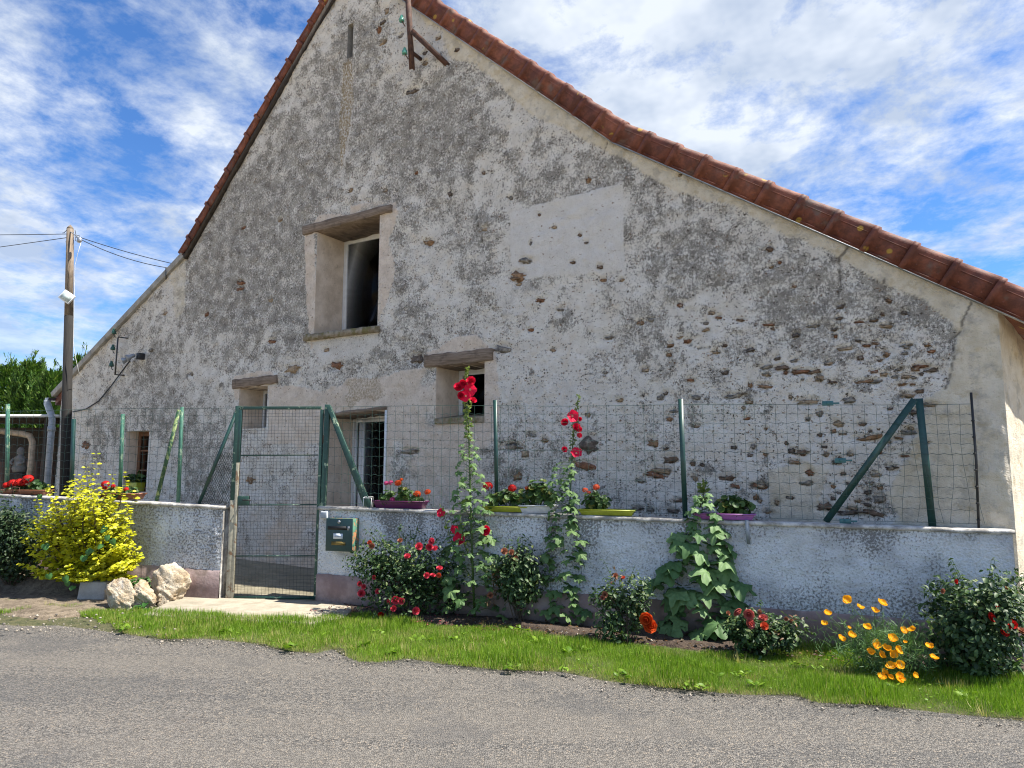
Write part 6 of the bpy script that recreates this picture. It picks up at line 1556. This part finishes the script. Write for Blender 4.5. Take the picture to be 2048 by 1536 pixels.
rock('limestone_rock', 'pointed orange-tinted limestone rock, lowest in front of the largest boulder', (272, 1224), (250, 300, 1164, 1226), .2, 13)
rock('limestone_rock', 'small limestone rock tucked behind between the pointed rock and the largest boulder', (285, 1200), (266, 302, 1158, 1200), .2, 17)
b = ground(180, 1212); p = Plane(b, -14.0); a = p.sz(150, 1200); c = p.sz(205, 1210); zt = p.hit(180, 1164)[2]
mb = MB(); lo = [p.at(a[0], b[2] - .08, 0), p.at(c[0], b[2] - .08, 0), p.at(c[0], b[2] - .08, -.2), p.at(a[0], b[2] - .08, -.2)]; hi = [p.at(a[0] + .03, zt, -.02), p.at(c[0] + .02, zt - .01, -.02), p.at(c[0] + .05, zt + .0, -.19), p.at(a[0] + .05, zt + .01, -.19)]
mb.hexa(lo, hi); tag(mb.build('concrete_block', M['block'], bevel=.012), 'grey concrete block at the left end of the row of rocks', 'block')

# ================================================================== PLANTERS on the walls
def planter(name, label, pl, t, x0, x1, ytop, hgt, dep, mat, clumps, heads, rail=None, zsup=None, open_=None, group='planters along the wall tops', taper=.03):
    """clumps: (px, py, radius m x, radius m z, n); heads: (px, py, size px, kind)"""
    q = pl.off(t); a = q.sz(x0, ytop); c = q.sz(x1, ytop); zb = float(zsup((a[0] + c[0]) / 2)) + .031; zt = zb + hgt
    o = thing(name, label, 'planter', q.at((a[0] + c[0]) / 2, zb)); o['group'] = group
    mb = MB(); tk = .008; sx0, sx1 = a[0], c[0]; h_ = dep / 2
    outer_lo = [q.at(sx0 + taper, zb, h_ - taper), q.at(sx1 - taper, zb, h_ - taper), q.at(sx1 - taper, zb, -h_ + taper), q.at(sx0 + taper, zb, -h_ + taper)]
    outer_hi = [q.at(sx0, zt, h_), q.at(sx1, zt, h_), q.at(sx1, zt, -h_), q.at(sx0, zt, -h_)]
    in_hi = [q.at(sx0 + tk, zt, h_ - tk), q.at(sx1 - tk, zt, h_ - tk), q.at(sx1 - tk, zt, -h_ + tk), q.at(sx0 + tk, zt, -h_ + tk)]
    in_lo = [v - np.array([0, 0, .025]) for v in in_hi]
    mb.add(outer_lo + outer_hi + in_hi + in_lo, [(3, 2, 1, 0)] + [(i, (i + 1) % 4, 4 + (i + 1) % 4, 4 + i) for i in range(4)] + [(4 + i, 4 + (i + 1) % 4, 8 + (i + 1) % 4, 8 + i) for i in range(4)] + [(8 + i, 8 + (i + 1) % 4, 12 + (i + 1) % 4, 12 + i) for i in range(4)])
    tub = mb.build('trough', M[mat], o, bevel=.003)
    lp_ = .016; mb = MB()                                 # rolled rim
    for i in range(4):
        p_, r_ = outer_hi[i], outer_hi[(i + 1) % 4]; mb.bar(p_ - np.array([0, 0, .006]), r_ - np.array([0, 0, .006]), lp_, .012)
    mb.build('rim', M[mat], tub)
    put('potting_soil', in_lo, [(0, 1, 2, 3)], M['soil'], o)
    st = MB()
    if clumps:
        cl = Cloud()
        for (px, py, rx, rz, n) in clumps:
            n = int(n * 1.5); rx *= 1.12; rz *= 1.1
            c_ = q.hit(px, py); P = c_ + nrmz(RNG.normal(size=(n, 3))) * (RNG.random((n, 1)) ** .45) * [rx, .09, rz]; P[:, 2] = np.maximum(P[:, 2], zt - .01)
            D = nrmz((P - c_) * [1, 1, 1.2] + [0, -.02, .03]); nr = nrmz(D + [0, -.25, .45] + RNG.normal(size=(n, 3)) * .25); yd = np.cross(nr, RNG.normal(size=(n, 3)))
            cl.add(GERAN, P, yd, nr, RNG.uniform(.045, .075, n))
            for k in range(7): st.tube([np.array([c_[0], c_[1], zt - .03]) + np.r_[RNG.normal(size=2) * .03, 0], P[RNG.integers(0, n)]], .004, 4, False)
        tag(cl.build('foliage', LM['geran'], o), kind='stuff')
    for (px, py, sz, kind) in heads:
        p_ = q.hit(px, py) + pl.n * random.uniform(.0, .06); dist = np.linalg.norm(p_ - CAM)
        bloom('flower_head', HEAD[kind][random.randint(0, 1)], o, p_, sz * dist / FPX, (0, -.4, 1))
        st.tube([np.array([p_[0], p_[1], zt]) + np.r_[RNG.normal(size=2) * .02, 0] - pl.n * .02, p_], .003, 4, False)
    if st.v: tag(st.build('plant_stems', M['stem'], o, True), kind='stuff')
    if rail:
        mb = MB()
        for s_ in rail:
            u = q.sz(s_, 1010)[0]; mb.tube([q.at(u, zb - .0, h_ + .05), q.at(u, zt + .035, h_ + .05), q.at(u, zt + .04, h_ + .02), q.at(u, zt + .035, -h_ - .01), q.at(u, zb + .0, -h_ - .012)], .004, 5)
            u2 = u + .1; mb.tube([q.at(u, zt + .03, h_ + .05), q.at(u2, zt + .03, h_ + .05), q.at(u2, zb, h_ + .05)], .004, 5)
        mb.build('wire_holder', M['pvc_white'] if mat != 'p_terra' else M['rust'], o)
    return o
for k, c in (('p_purple', (0.10, 0.012, 0.07)), ('p_lime', (0.38, 0.41, 0.035)), ('p_white', (0.60, 0.61, 0.62)), ('p_lilac', (0.36, 0.12, 0.38)), ('p_terra', (0.26, 0.10, 0.05))): M[k] = plastic('planter_' + k[2:], c, .4)
planter('planter', 'dark purple trough with pink and orange geraniums beside the gate braces', WR, -.09, 752, 852, 1008, .085, .16, 'p_purple',
    [(774, 996, .075, .07, 30), (808, 992, .08, .09, 40), (832, 1000, .07, .05, 26)], [(788, 999, 15, 'pink'), (804, 998, 18, 'pink'), (776, 966, 13, 'pink'), (786, 965, 13, 'pink'), (798, 966, 18, 'oranger'), (806, 959, 9, 'oranger'), (835, 988, 20, 'oranger'), (857, 984, 17, 'oranger')], rail=(738,), zsup=ZR)
planter('planter', 'lime green trough with red geraniums beside the tallest hollyhock', WR, -.09, 970, 1058, 1012, .06, .16, 'p_lime',
    [(990, 998, .08, .07, 34), (1012, 995, .09, .08, 44), (1035, 998, .07, .07, 30)], [(976, 972, 26, 'red'), (1026, 976, 22, 'red')], zsup=ZR)
planter('planter', 'white ribbed trough with bushy dark leaves and small pink flowers', WR, -.09, 1042, 1112, 1006, .085, .18, 'p_white',
    [(1060, 992, .08, .08, 40), (1078, 980, .09, .11, 60), (1095, 992, .07, .08, 36)], [(1055, 976, 11, 'oranger'), (1098, 987, 10, 'pink'), (1090, 994, 13, 'pink')], zsup=ZR)
planter('planter', 'long lime green trough with one coral geranium behind the slender hollyhock', WR, -.09, 1160, 1270, 1018, .06, .17, 'p_lime',
    [(1188, 1004, .085, .10, 60), (1205, 1006, .06, .07, 26)], [(1172, 980, 15, 'coral'), (1194, 974, 18, 'coral'), (1180, 985, 10, 'coral')], zsup=ZR)
lil = planter('planter', 'lilac trough with round green leaves and no flowers on the right-hand wall', WR, -.07, 1388, 1510, 1028, .06, .17, 'p_lilac',
    [(1470, 1010, .12, .10, 70), (1450, 1014, .07, .06, 24), (1490, 1014, .07, .06, 24)], [], zsup=ZR)
u = WR.sz(1494, 1060)[0]; zt_ = float(ZR(u)); zb_ = WR.sz(1499, 1088)[1]
mb = MB(); mb.bar(WR.at(u, zt_ + .035, .045), WR.at(u + .01, zb_, .03), .035, .008, WR.n); mb.bar(WR.at(u, zt_ + .034, .045), WR.at(u, zt_ + .034, -.16), .035, .006); mb.build('steel_bracket', M['pvc_grey'], lil)
planter('planter', 'terracotta trough of bright red geraniums at the far left end of the wall', WL, -.09, 8, 98, 978, .06, .16, 'p_terra',
    [(40, 978, .12, .05, 40), (75, 975, .10, .07, 50)], [(28, 967, 20, 'red'), (44, 965, 20, 'red'), (60, 958, 22, 'red'), (20, 970, 14, 'red'), (52, 966, 16, 'red')], rail=(40,), zsup=ZL)
planter('planter', 'terracotta trough of red geraniums half hidden behind the golden shrub', WL, -.09, 205, 285, 985, .08, .16, 'p_terra',
    [(225, 985, .1, .05, 30), (255, 985, .1, .05, 30)], [(217, 968, 18, 'red'), (213, 977, 13, 'red'), (256, 979, 13, 'red'), (233, 972, 10, 'red')], zsup=ZL)
lo_ = OP['low']
planter('window_planter', 'lime green pot with green leaves on the sill of the low brown window', FA, -.12, 251, 279, 958, .17, .17, 'p_lime',
    [(266, 950, .15, .06, 40)], [], zsup=lambda s: OP['low'][2] - .03, group=None) if False else None
q = FA.off(-.14); a = lo_[0] + .05; zb = lo_[2] + .002
wp = thing('window_planter', 'lime green pot with green leaves on the sill of the low brown window', 'planter', q.at(a + .15, zb))
mb = MB(); mb.hexa([q.at(a + .02, zb, .08), q.at(a + .28, zb, .08), q.at(a + .28, zb, -.08), q.at(a + .02, zb, -.08)], [q.at(a, zb + .17, .09), q.at(a + .30, zb + .17, .09), q.at(a + .30, zb + .17, -.09), q.at(a, zb + .17, -.09)]); mb.build('pot', M['p_lime'], wp, bevel=.006)
cl = Cloud(); k = 70; c_ = q.at(a + .17, zb + .23); P = c_ + RNG.normal(size=(k, 3)) * [.09, .05, .04]; cl.add(GERAN, P, rand_dir(k), nrmz(RNG.normal(size=(k, 3)) * .4 + [0, -.3, .8]), RNG.uniform(.05, .09, k)); tag(cl.build('foliage', LM['geran'], wp), kind='stuff')

# ================================================================== GRASS, gravel, litter
def mat_grass():
    m = Mat('grass_blade'); r = m.attr('rnd')
    col = m.mix(m.ss(r, 0, .75), (0.09, 0.185, 0.014), (0.25, 0.385, 0.036)); col = m.mix(m.ss(r, .8, .95), col, (0.40, 0.36, 0.14))
    m.fin(col, .5, spec=.3); t = m.N.new('ShaderNodeBsdfTranslucent'); m.L.new(m.mix(1.0, col, (1.0, 1.1, .5), 'MULTIPLY'), t.inputs[0])
    ms = m.N.new('ShaderNodeMixShader'); ms.inputs[0].default_value = .35; m.L.new(m.b.outputs[0], ms.inputs[1]); m.L.new(t.outputs[0], ms.inputs[2]); m.L.new(ms.outputs[0], m.out.inputs[0]); return m.m
LM['grass'] = mat_grass()
BLADE = ([(-.028, 0, 0), (.028, 0, 0), (.022, .5, .05), (-.022, .5, .05), (0, 1, .26)], [(0, 1, 2, 3), (3, 2, 4)])
GP_ = [(x, y - 1) for (x, y) in BORDER if 255 <= x <= 2300] + [(2300, 1390), (2048, 1362), (1900, 1352), (1800, 1350), (1750, 1342), (1690, 1300), (1640, 1296), (1580, 1308), (1500, 1316), (1400, 1310), (1300, 1297), (1200, 1288), (1100, 1278), (1000, 1258), (860, 1255), (800, 1249), (740, 1240), (700, 1230), (690, 1236), (620, 1250), (540, 1246), (450, 1240), (360, 1236), (280, 1232), (200, 1218), (100, 1214), (95, 1222), (160, 1232)]
gp = [ground(*p)[:2] for p in GP_]; gp = [(p[0], p[1]) for p in gp]
GP2 = [ground(*p)[:2] for p in ((-80, 1205), (20, 1200), (60, 1198), (72, 1212), (50, 1222), (70, 1228), (20, 1233), (-80, 1228))]
A_ = np.array(gp); lo2, hi2 = A_.min(0), A_.max(0)
def verge_z(x, y): return Gv(x) + .014
bl_ = np.array([p[:2] for p in bw])
def grass(polys, dens, name, label):
    out = []
    for poly in polys:
        A2 = np.array(poly); l, h_ = A2.min(0), A2.max(0); n = int(dens * np.prod(h_ - l)); X = RNG.uniform(l[0], h_[0], n); Y = RNG.uniform(l[1], h_[1], n)
        w1 = .05 * (fbm(X, Y, 6, 3, 3) - .5) * 2; k = inpoly(X + w1, Y + w1, poly); out.append(np.c_[X[k], Y[k]])
    XY = np.vstack(out); pn = fbm(XY[:, 0], XY[:, 1], 1.6, 3, 71); thin = fbm(XY[:, 0], XY[:, 1], 4.5, 3, 72)
    k = RNG.random(len(XY)) < sstep(.14, .3, thin) * .5 + .5; XY = XY[k]; pn = pn[k]
    n = len(XY); P = np.c_[XY, verge_z(XY[:, 0], XY[:, 1])]
    a = RNG.uniform(0, 6.283, n); lean = RNG.uniform(.1, 1.3, n); yd = np.c_[np.cos(a) * lean, np.sin(a) * lean, np.ones(n)]; nr = np.c_[-np.cos(a), -np.sin(a), lean]
    hgt = .68 * (.042 + .085 * sstep(.25, .75, pn) * RNG.uniform(.4, 1.5, n) + .03 * sstep(.5, .7, thin[k]) * RNG.random(n)); rnd = np.clip(RNG.random(n) * .62 + .35 * (fbm(XY[:, 0], XY[:, 1], 2.5, 3, 73) - .3), 0, .79); bd = np.full(n, 9.0)
    for q0, q1 in zip(bl_[:-1], bl_[1:]):
        d_ = q1 - q0; t_ = np.clip(((XY - q0) @ d_) / (d_ @ d_), 0, 1); bd = np.minimum(bd, np.linalg.norm(XY - q0 - t_[:, None] * d_, axis=1))
    hgt = hgt * (.6 + .4 * sstep(0, .22, bd)); dry = RNG.random(n) < .05 + .3 * (1 - sstep(.0, .14, bd)) + .18 * sstep(.5, .66, fbm(XY[:, 0], XY[:, 1], 3.1, 3, 74)); rnd[dry] = .97
    c = Cloud(); c.add(BLADE, P, yd, nr, hgt, rnd); print('grass', n)
    k2 = 600; ii = RNG.integers(0, n, k2); c.add(HEART, P[ii] + [0, 0, .03], np.c_[RNG.normal(size=(k2, 2)), np.zeros(k2)], nrmz(RNG.normal(size=(k2, 3)) * .3 + [0, 0, 1]), RNG.uniform(.012, .024, k2), RNG.uniform(.1, .5, k2))
    return tag(c.build(name, LM['grass'], None, False), label, 'grass', kind='stuff')
grass([gp, [tuple(p) for p in GP2]], 17000, 'grass', 'short green grass on the verge between wall and road')
wd = Cloud(); dr_ = Cloud(); A_ = np.array(gp); cnt = 0
while cnt < 90:                                         # weeds and dry tufts among the grass
    x, y = RNG.uniform(A_.min(0), A_.max(0))
    if not inpoly(np.array([x]), np.array([y]), gp)[0]: continue
    cnt += 1; p = np.array([x, y, G(x) + .02]); k = 9; a = RNG.uniform(0, 6.28, k)
    if cnt % 3: wd.add(LEAF if cnt % 2 else HEART, np.tile(p, (k, 1)) + RNG.normal(size=(k, 3)) * [.03, .03, .006] + [0, 0, .015], np.c_[np.cos(a), np.sin(a), np.full(k, .5)], np.tile([0, 0, 1.], (k, 1)) + RNG.normal(size=(k, 3)) * .3, RNG.uniform(.03, .065, k), RNG.uniform(0, .55, k))
    else: k = 26; q = RNG.normal(size=(k, 2)); wd.add(BLADE, np.tile(p, (k, 1)) + np.c_[q * .035, np.zeros(k)], np.c_[q * .5, np.ones(k)], np.c_[-q, np.full(k, .4)], RNG.uniform(.05, .1, k), np.full(k, .97))
tag(wd.build('verge_weeds', LM['grass'], None, False), 'scattered weeds and dry tufts in the verge grass', 'weeds', kind='stuff')
# loose stones along the road edge and on the bare soil
OCT = ([(1, 0, 0), (0, 1, 0), (-1, 0, 0), (0, -1, 0), (0, 0, .7), (0, 0, -.5)], [(0, 1, 4), (1, 2, 4), (2, 3, 4), (3, 0, 4), (1, 0, 5), (2, 1, 5), (3, 2, 5), (0, 3, 5)])
bl = np.array([p[:2] for p in bw]); seg = np.linalg.norm(np.diff(bl, axis=0), axis=1); cs = np.r_[0, np.cumsum(seg)]
n = 2600; tt = RNG.uniform(0, cs[-1], n); X = np.interp(tt, cs, bl[:, 0]); Y = np.interp(tt, cs, bl[:, 1]); off = RNG.normal(size=n) * .09 + .03; X += WR.n[0] * off; Y += WR.n[1] * off
n2 = 420; X2 = RNG.uniform(-7, -3.2, n2); Y2 = RNG.uniform(6.8, 8.3, n2); ed = [ground(*p) for p in EDGE]; n3_ = 900; tE = RNG.random(n3_) * (len(ed) - 1.01); iE = tE.astype(int); E = np.array(ed); pE = E[iE] + (E[iE + 1] - E[iE]) * (tE - iE)[:, None]
X3 = pE[:, 0] - WR.n[0] * RNG.random(n3_) * .3; Y3 = pE[:, 1] - WR.n[1] * RNG.random(n3_) * .3
n4 = 160; X4 = RNG.uniform(-5, 4, n4); Y4 = RNG.uniform(3.0, 7.5, n4)
XX = np.r_[X, X2, X3, X4]; YY = np.r_[Y, Y2, Y3, Y4]; lift = np.r_[np.zeros(n), np.full(n2, .045), np.full(n3_, .045), np.full(n4, -.008)]; sz = np.r_[RNG.gamma(2.2, .0018, n) + .0015, RNG.gamma(2, .004, n2) + .002, RNG.gamma(2.5, .003, n3_) + .002, RNG.uniform(.003, .009, n4)]
P = np.c_[XX, YY, Gv(XX) + lift]; c = Cloud(); c.add(OCT, P, rand_dir(len(P)) * [1, 1, .2], nrmz(RNG.normal(size=(len(P), 3)) * .3 + [0, 0, 1]), sz)
m = Mat('loose_gravel'); r = m.attr('rnd'); M['gravel'] = m.fin(m.mix(r, (0.12, 0.105, 0.09), (0.38, 0.33, 0.27)), .85)
tag(c.build('gravel', M['gravel'], None, False), 'loose pale stones along the road edge', 'gravel', kind='stuff')
# fallen petals and dead leaves in the bed
c = Cloud(); n = 700; s_ = RNG.uniform(.2, 6.5, n); d_ = RNG.uniform(.05, .62, n) ; P = WR.o + s_[:, None] * WR.d + d_[:, None] * WR.n; P[:, 2] = Gv(P[:, 0]) + .052 + RNG.random(n) * .02
near = np.abs(s_ - 1.05) < .9; c.add(LEAF_W, P[near], rand_dir(near.sum()) * [1, 1, .2], nrmz(RNG.normal(size=(near.sum(), 3)) * .3 + [0, 0, 1]), RNG.uniform(.02, .035, near.sum()))
tag(c.build('fallen_petals', M['petal_litter'], None, False), 'fallen rose petals on the soil under the broad rose bush', 'petals', kind='stuff')
c = Cloud(); c.add(LEAF, P[~near], rand_dir((~near).sum()) * [1, 1, .2], nrmz(RNG.normal(size=((~near).sum(), 3)) * .35 + [0, 0, 1]), RNG.uniform(.025, .05, (~near).sum()))
tag(c.build('dead_leaves', LM['bronze'], None, False), 'dry brown leaves on the soil of the flower bed', 'leaves', kind='stuff')

# ================================================================== BEHIND: conifers, shelter, statue
def conifer(label, px, ytop, dep, wpx, seed):
    r_ = np.random.default_rng(seed); top = at_depth(px, ytop, dep); b = np.array([top[0], top[1], G(top[0])]); H = top[2] - b[2]; R0 = wpx * dep / FPX / 2
    t = thing('conifer', label, 'tree', b, 'conifers behind the house')
    MB().tube([b - np.array([0, 0, .2]), b + np.array([0, 0, H * .5]), top - np.array([0, 0, .3])], [.14, .09, .02], 8).build('trunk', M['twig'], t, True)
    cl = Cloud(); n = 12500; zf = r_.random(n) ** 1.15; a = r_.uniform(0, 6.283, n); lob = 1 + .25 * np.sin(a * 3 + zf * 9 + seed) + .2 * np.sin(a * 7 - zf * 17)
    zf = zf * .9; rr = R0 * (1 - zf ** 1.5) ** .8 * lob * (.45 + .55 * r_.random(n) ** .4) + .02
    P = np.c_[b[0] + np.cos(a) * rr, b[1] + np.sin(a) * rr, b[2] + .1 + zf * H]
    d = nrmz(np.c_[np.cos(a), np.sin(a), np.full(n, .9)] + r_.normal(size=(n, 3)) * .35)
    SPR = ([(0, 0, 0), (.09, .30, .03), (.035, .45, 0), (.10, .68, .02), (0, 1, -.03), (-.10, .68, .02), (-.035, .45, 0), (-.09, .30, .03)], [(0, 1, 7), (1, 2, 6, 7), (2, 3, 4), (2, 4, 6), (6, 4, 5)])
    cl.add(SPR, P, d, nrmz(np.c_[np.cos(a), np.sin(a), np.full(n, -.3)] + r_.normal(size=(n, 3)) * .5), r_.uniform(.16, .36, n) * (1 - .3 * zf))
    for j in range(9):                                # feathery leaders of uneven height
        aj = r_.uniform(0, 6.283); rj = R0 * r_.uniform(.15, .75); hj = H * (1.02 - .22 * (rj / R0) - r_.uniform(0, .08)); k = 130; u = r_.random(k); lean_ = r_.normal(size=2) * .12
        P = np.c_[b[0] + math.cos(aj) * rj + lean_[0] * u + r_.normal(size=k) * .09 * (1.1 - u), b[1] + math.sin(aj) * rj + lean_[1] * u + r_.normal(size=k) * .09 * (1.1 - u), b[2] + hj - 1.1 + 1.1 * u]
        cl.add(SPR, P, nrmz(np.array([0, 0, 1.3]) + r_.normal(size=(k, 3)) * .5), r_.normal(size=(k, 3)), r_.uniform(.14, .3, k) * (1.15 - .5 * u))
    # leaders
    k = 60; z2 = r_.uniform(.75, 1.0, k); P = np.c_[b[0] + r_.normal(size=k) * R0 * .3 * (1.05 - z2) * 3, b[1] + r_.normal(size=k) * R0 * .3 * (1.05 - z2) * 3, b[2] + z2 * H]; cl.add(SPR, P, nrmz(np.array([0, 0, 1.]) + r_.normal(size=(k, 3)) * .3), r_.normal(size=(k, 3)), r_.uniform(.14, .24, k))
    tag(cl.build('crown', LM['conifer'], t), kind='stuff')
conifer('leftmost dense green conifer rising behind the dark shelter', 22, 712, 25, 120, 1)
conifer('slim pointed conifer, second from the left behind the dark shelter', 68, 705, 24, 95, 2)
conifer('bushy conifer directly left of the utility pole', 112, 726, 23, 100, 3)
conifer('conifer tip showing just above the lean-to verge right of the pole', 172, 690, 29, 110, 4)
conifer('conifer at the far left edge of the view', -50, 720, 25, 130, 6)
hb = at_depth(60, 960, 17.2); hb[2] = G(hb[0])
sh = thing('terrace_shelter', 'dark open shelter with a pale sheet roof left of the house', 'shelter', hb)
zr = at_depth(60, 832, 14.8)[2]
def sp_(px, y): return at_depth(px, 900, y)[0]
mb = MB(); x0, x1 = sp_(-500, 14.8), sp_(106, 14.8)
mb.hexa([(x0, 14.75, zr - .02), (x1, 14.75, zr - .02), (x1, 21, zr + .3), (x0, 21, zr + .3)], [(x0, 14.75, zr + .03), (x1, 14.75, zr + .03), (x1, 21, zr + .35), (x0, 21, zr + .35)]); mb.build('roof_sheet', M['white_paint'], sh)
mb = MB(); mb.box(((x0 + x1) / 2, 20.9, zr / 2), ((x1 - x0) / 2, 0, 0), (0, .05, 0), (0, 0, zr / 2 + .1)); mb.build('back_wall', M['dark_wood'], sh)
mb = MB(); mb.box((x1 - .06, 18.6, zr / 2 + .05), (.04, 0, 0), (0, 2.2, 0), (0, 0, zr / 2)); mb.build('side_wall', M['dark_wood'], sh)
for px in (-200, -20, 92): mb = MB(); X_ = sp_(px, 14.95); mb.bar((X_, 14.95, hb[2] - .1), (X_, 14.95, zr - .02), .1, .1, (0, 1, 0)); mb.build('post', M['dark_wood'], sh)
mb = MB()
for k in range(9): mb.bar((x0, 15.1 + k * .6, zr - .05 + k * .03), (x1 - .1, 15.1 + k * .6, zr - .05 + k * .03), .05, .07); 
mb.build('rafters', M['dark_wood'], sh)
pn = thing('low_panel_screen', 'reddish brown board screen in front of the dark shelter', 'screen', (at_depth(50, 990, 15.9)[0], 15.6, G(-10)))
for k in range(12):
    xa = at_depth(-60 + k * 14, 950, 15.9)[0]; xb = at_depth(-60 + k * 14 + 13, 950, 15.9)[0]; z_ = at_depth(0, 928, 15.9)[2]
    mb = MB(); mb.box(((xa + xb) / 2, 15.9, z_ / 2), ((xb - xa) / 2, 0, 0), (0, .015, 0), (0, 0, z_ / 2 + .05)); mb.build('board', M['panel'], pn)
pipe = [at_depth(x, y, 15.2) for (x, y) in ((-40, 858), (0, 862), (45, 868), (60, 872), (65, 884), (62, 930), (56, 975))]
tag(MB().tube(pipe, .065, 10).build('beige_pipe', M['beige'], None, True), 'beige bent pipe hanging in front of the dark shelter', 'pipe')
# garden statue: seated figure on a pedestal
sp0 = at_depth(37, 962, 15.3); sp0[2] = at_depth(37, 945, 15.3)[2]
stt = thing('garden_statue', 'small pale garden statue on a pedestal inside the shelter', 'statue', (sp0[0], sp0[1], G(sp0[0])))
k_ = .42
mb = MB(); mb.lathe(sp0, [(.13 * k_, 0), (.30 * k_, .02 * k_), (.34 * k_, .22 * k_), (.27 * k_, .45 * k_), (.24 * k_, .62 * k_), (.28 * k_, .74 * k_), (.16 * k_, .84 * k_), (.10 * k_, .88 * k_), (.17 * k_, .98 * k_), (.18 * k_, 1.08 * k_), (.15 * k_, 1.18 * k_), (.10 * k_, 1.26 * k_), (.02 * k_, 1.3 * k_)], 14)
for sg in (-1, 1): mb.tube([sp0 + np.array([sg * .25 * k_, -.05, .70 * k_]), sp0 + np.array([sg * .34 * k_, -.09, .5 * k_]), sp0 + np.array([sg * .14 * k_, -.15, .42 * k_])], [.07 * k_, .065 * k_, .05 * k_], 8)
mb.build('figure', simple('weathered_statue', (0.2, 0.19, 0.18), .9), stt, True)
mb = MB(); mb.box((sp0[0], sp0[1], (sp0[2] + G(sp0[0])) / 2), (.13, 0, 0), (0, .13, 0), (0, 0, (sp0[2] - G(sp0[0])) / 2)); mb.build('pedestal', M['dark_wood'], stt, bevel=.01)
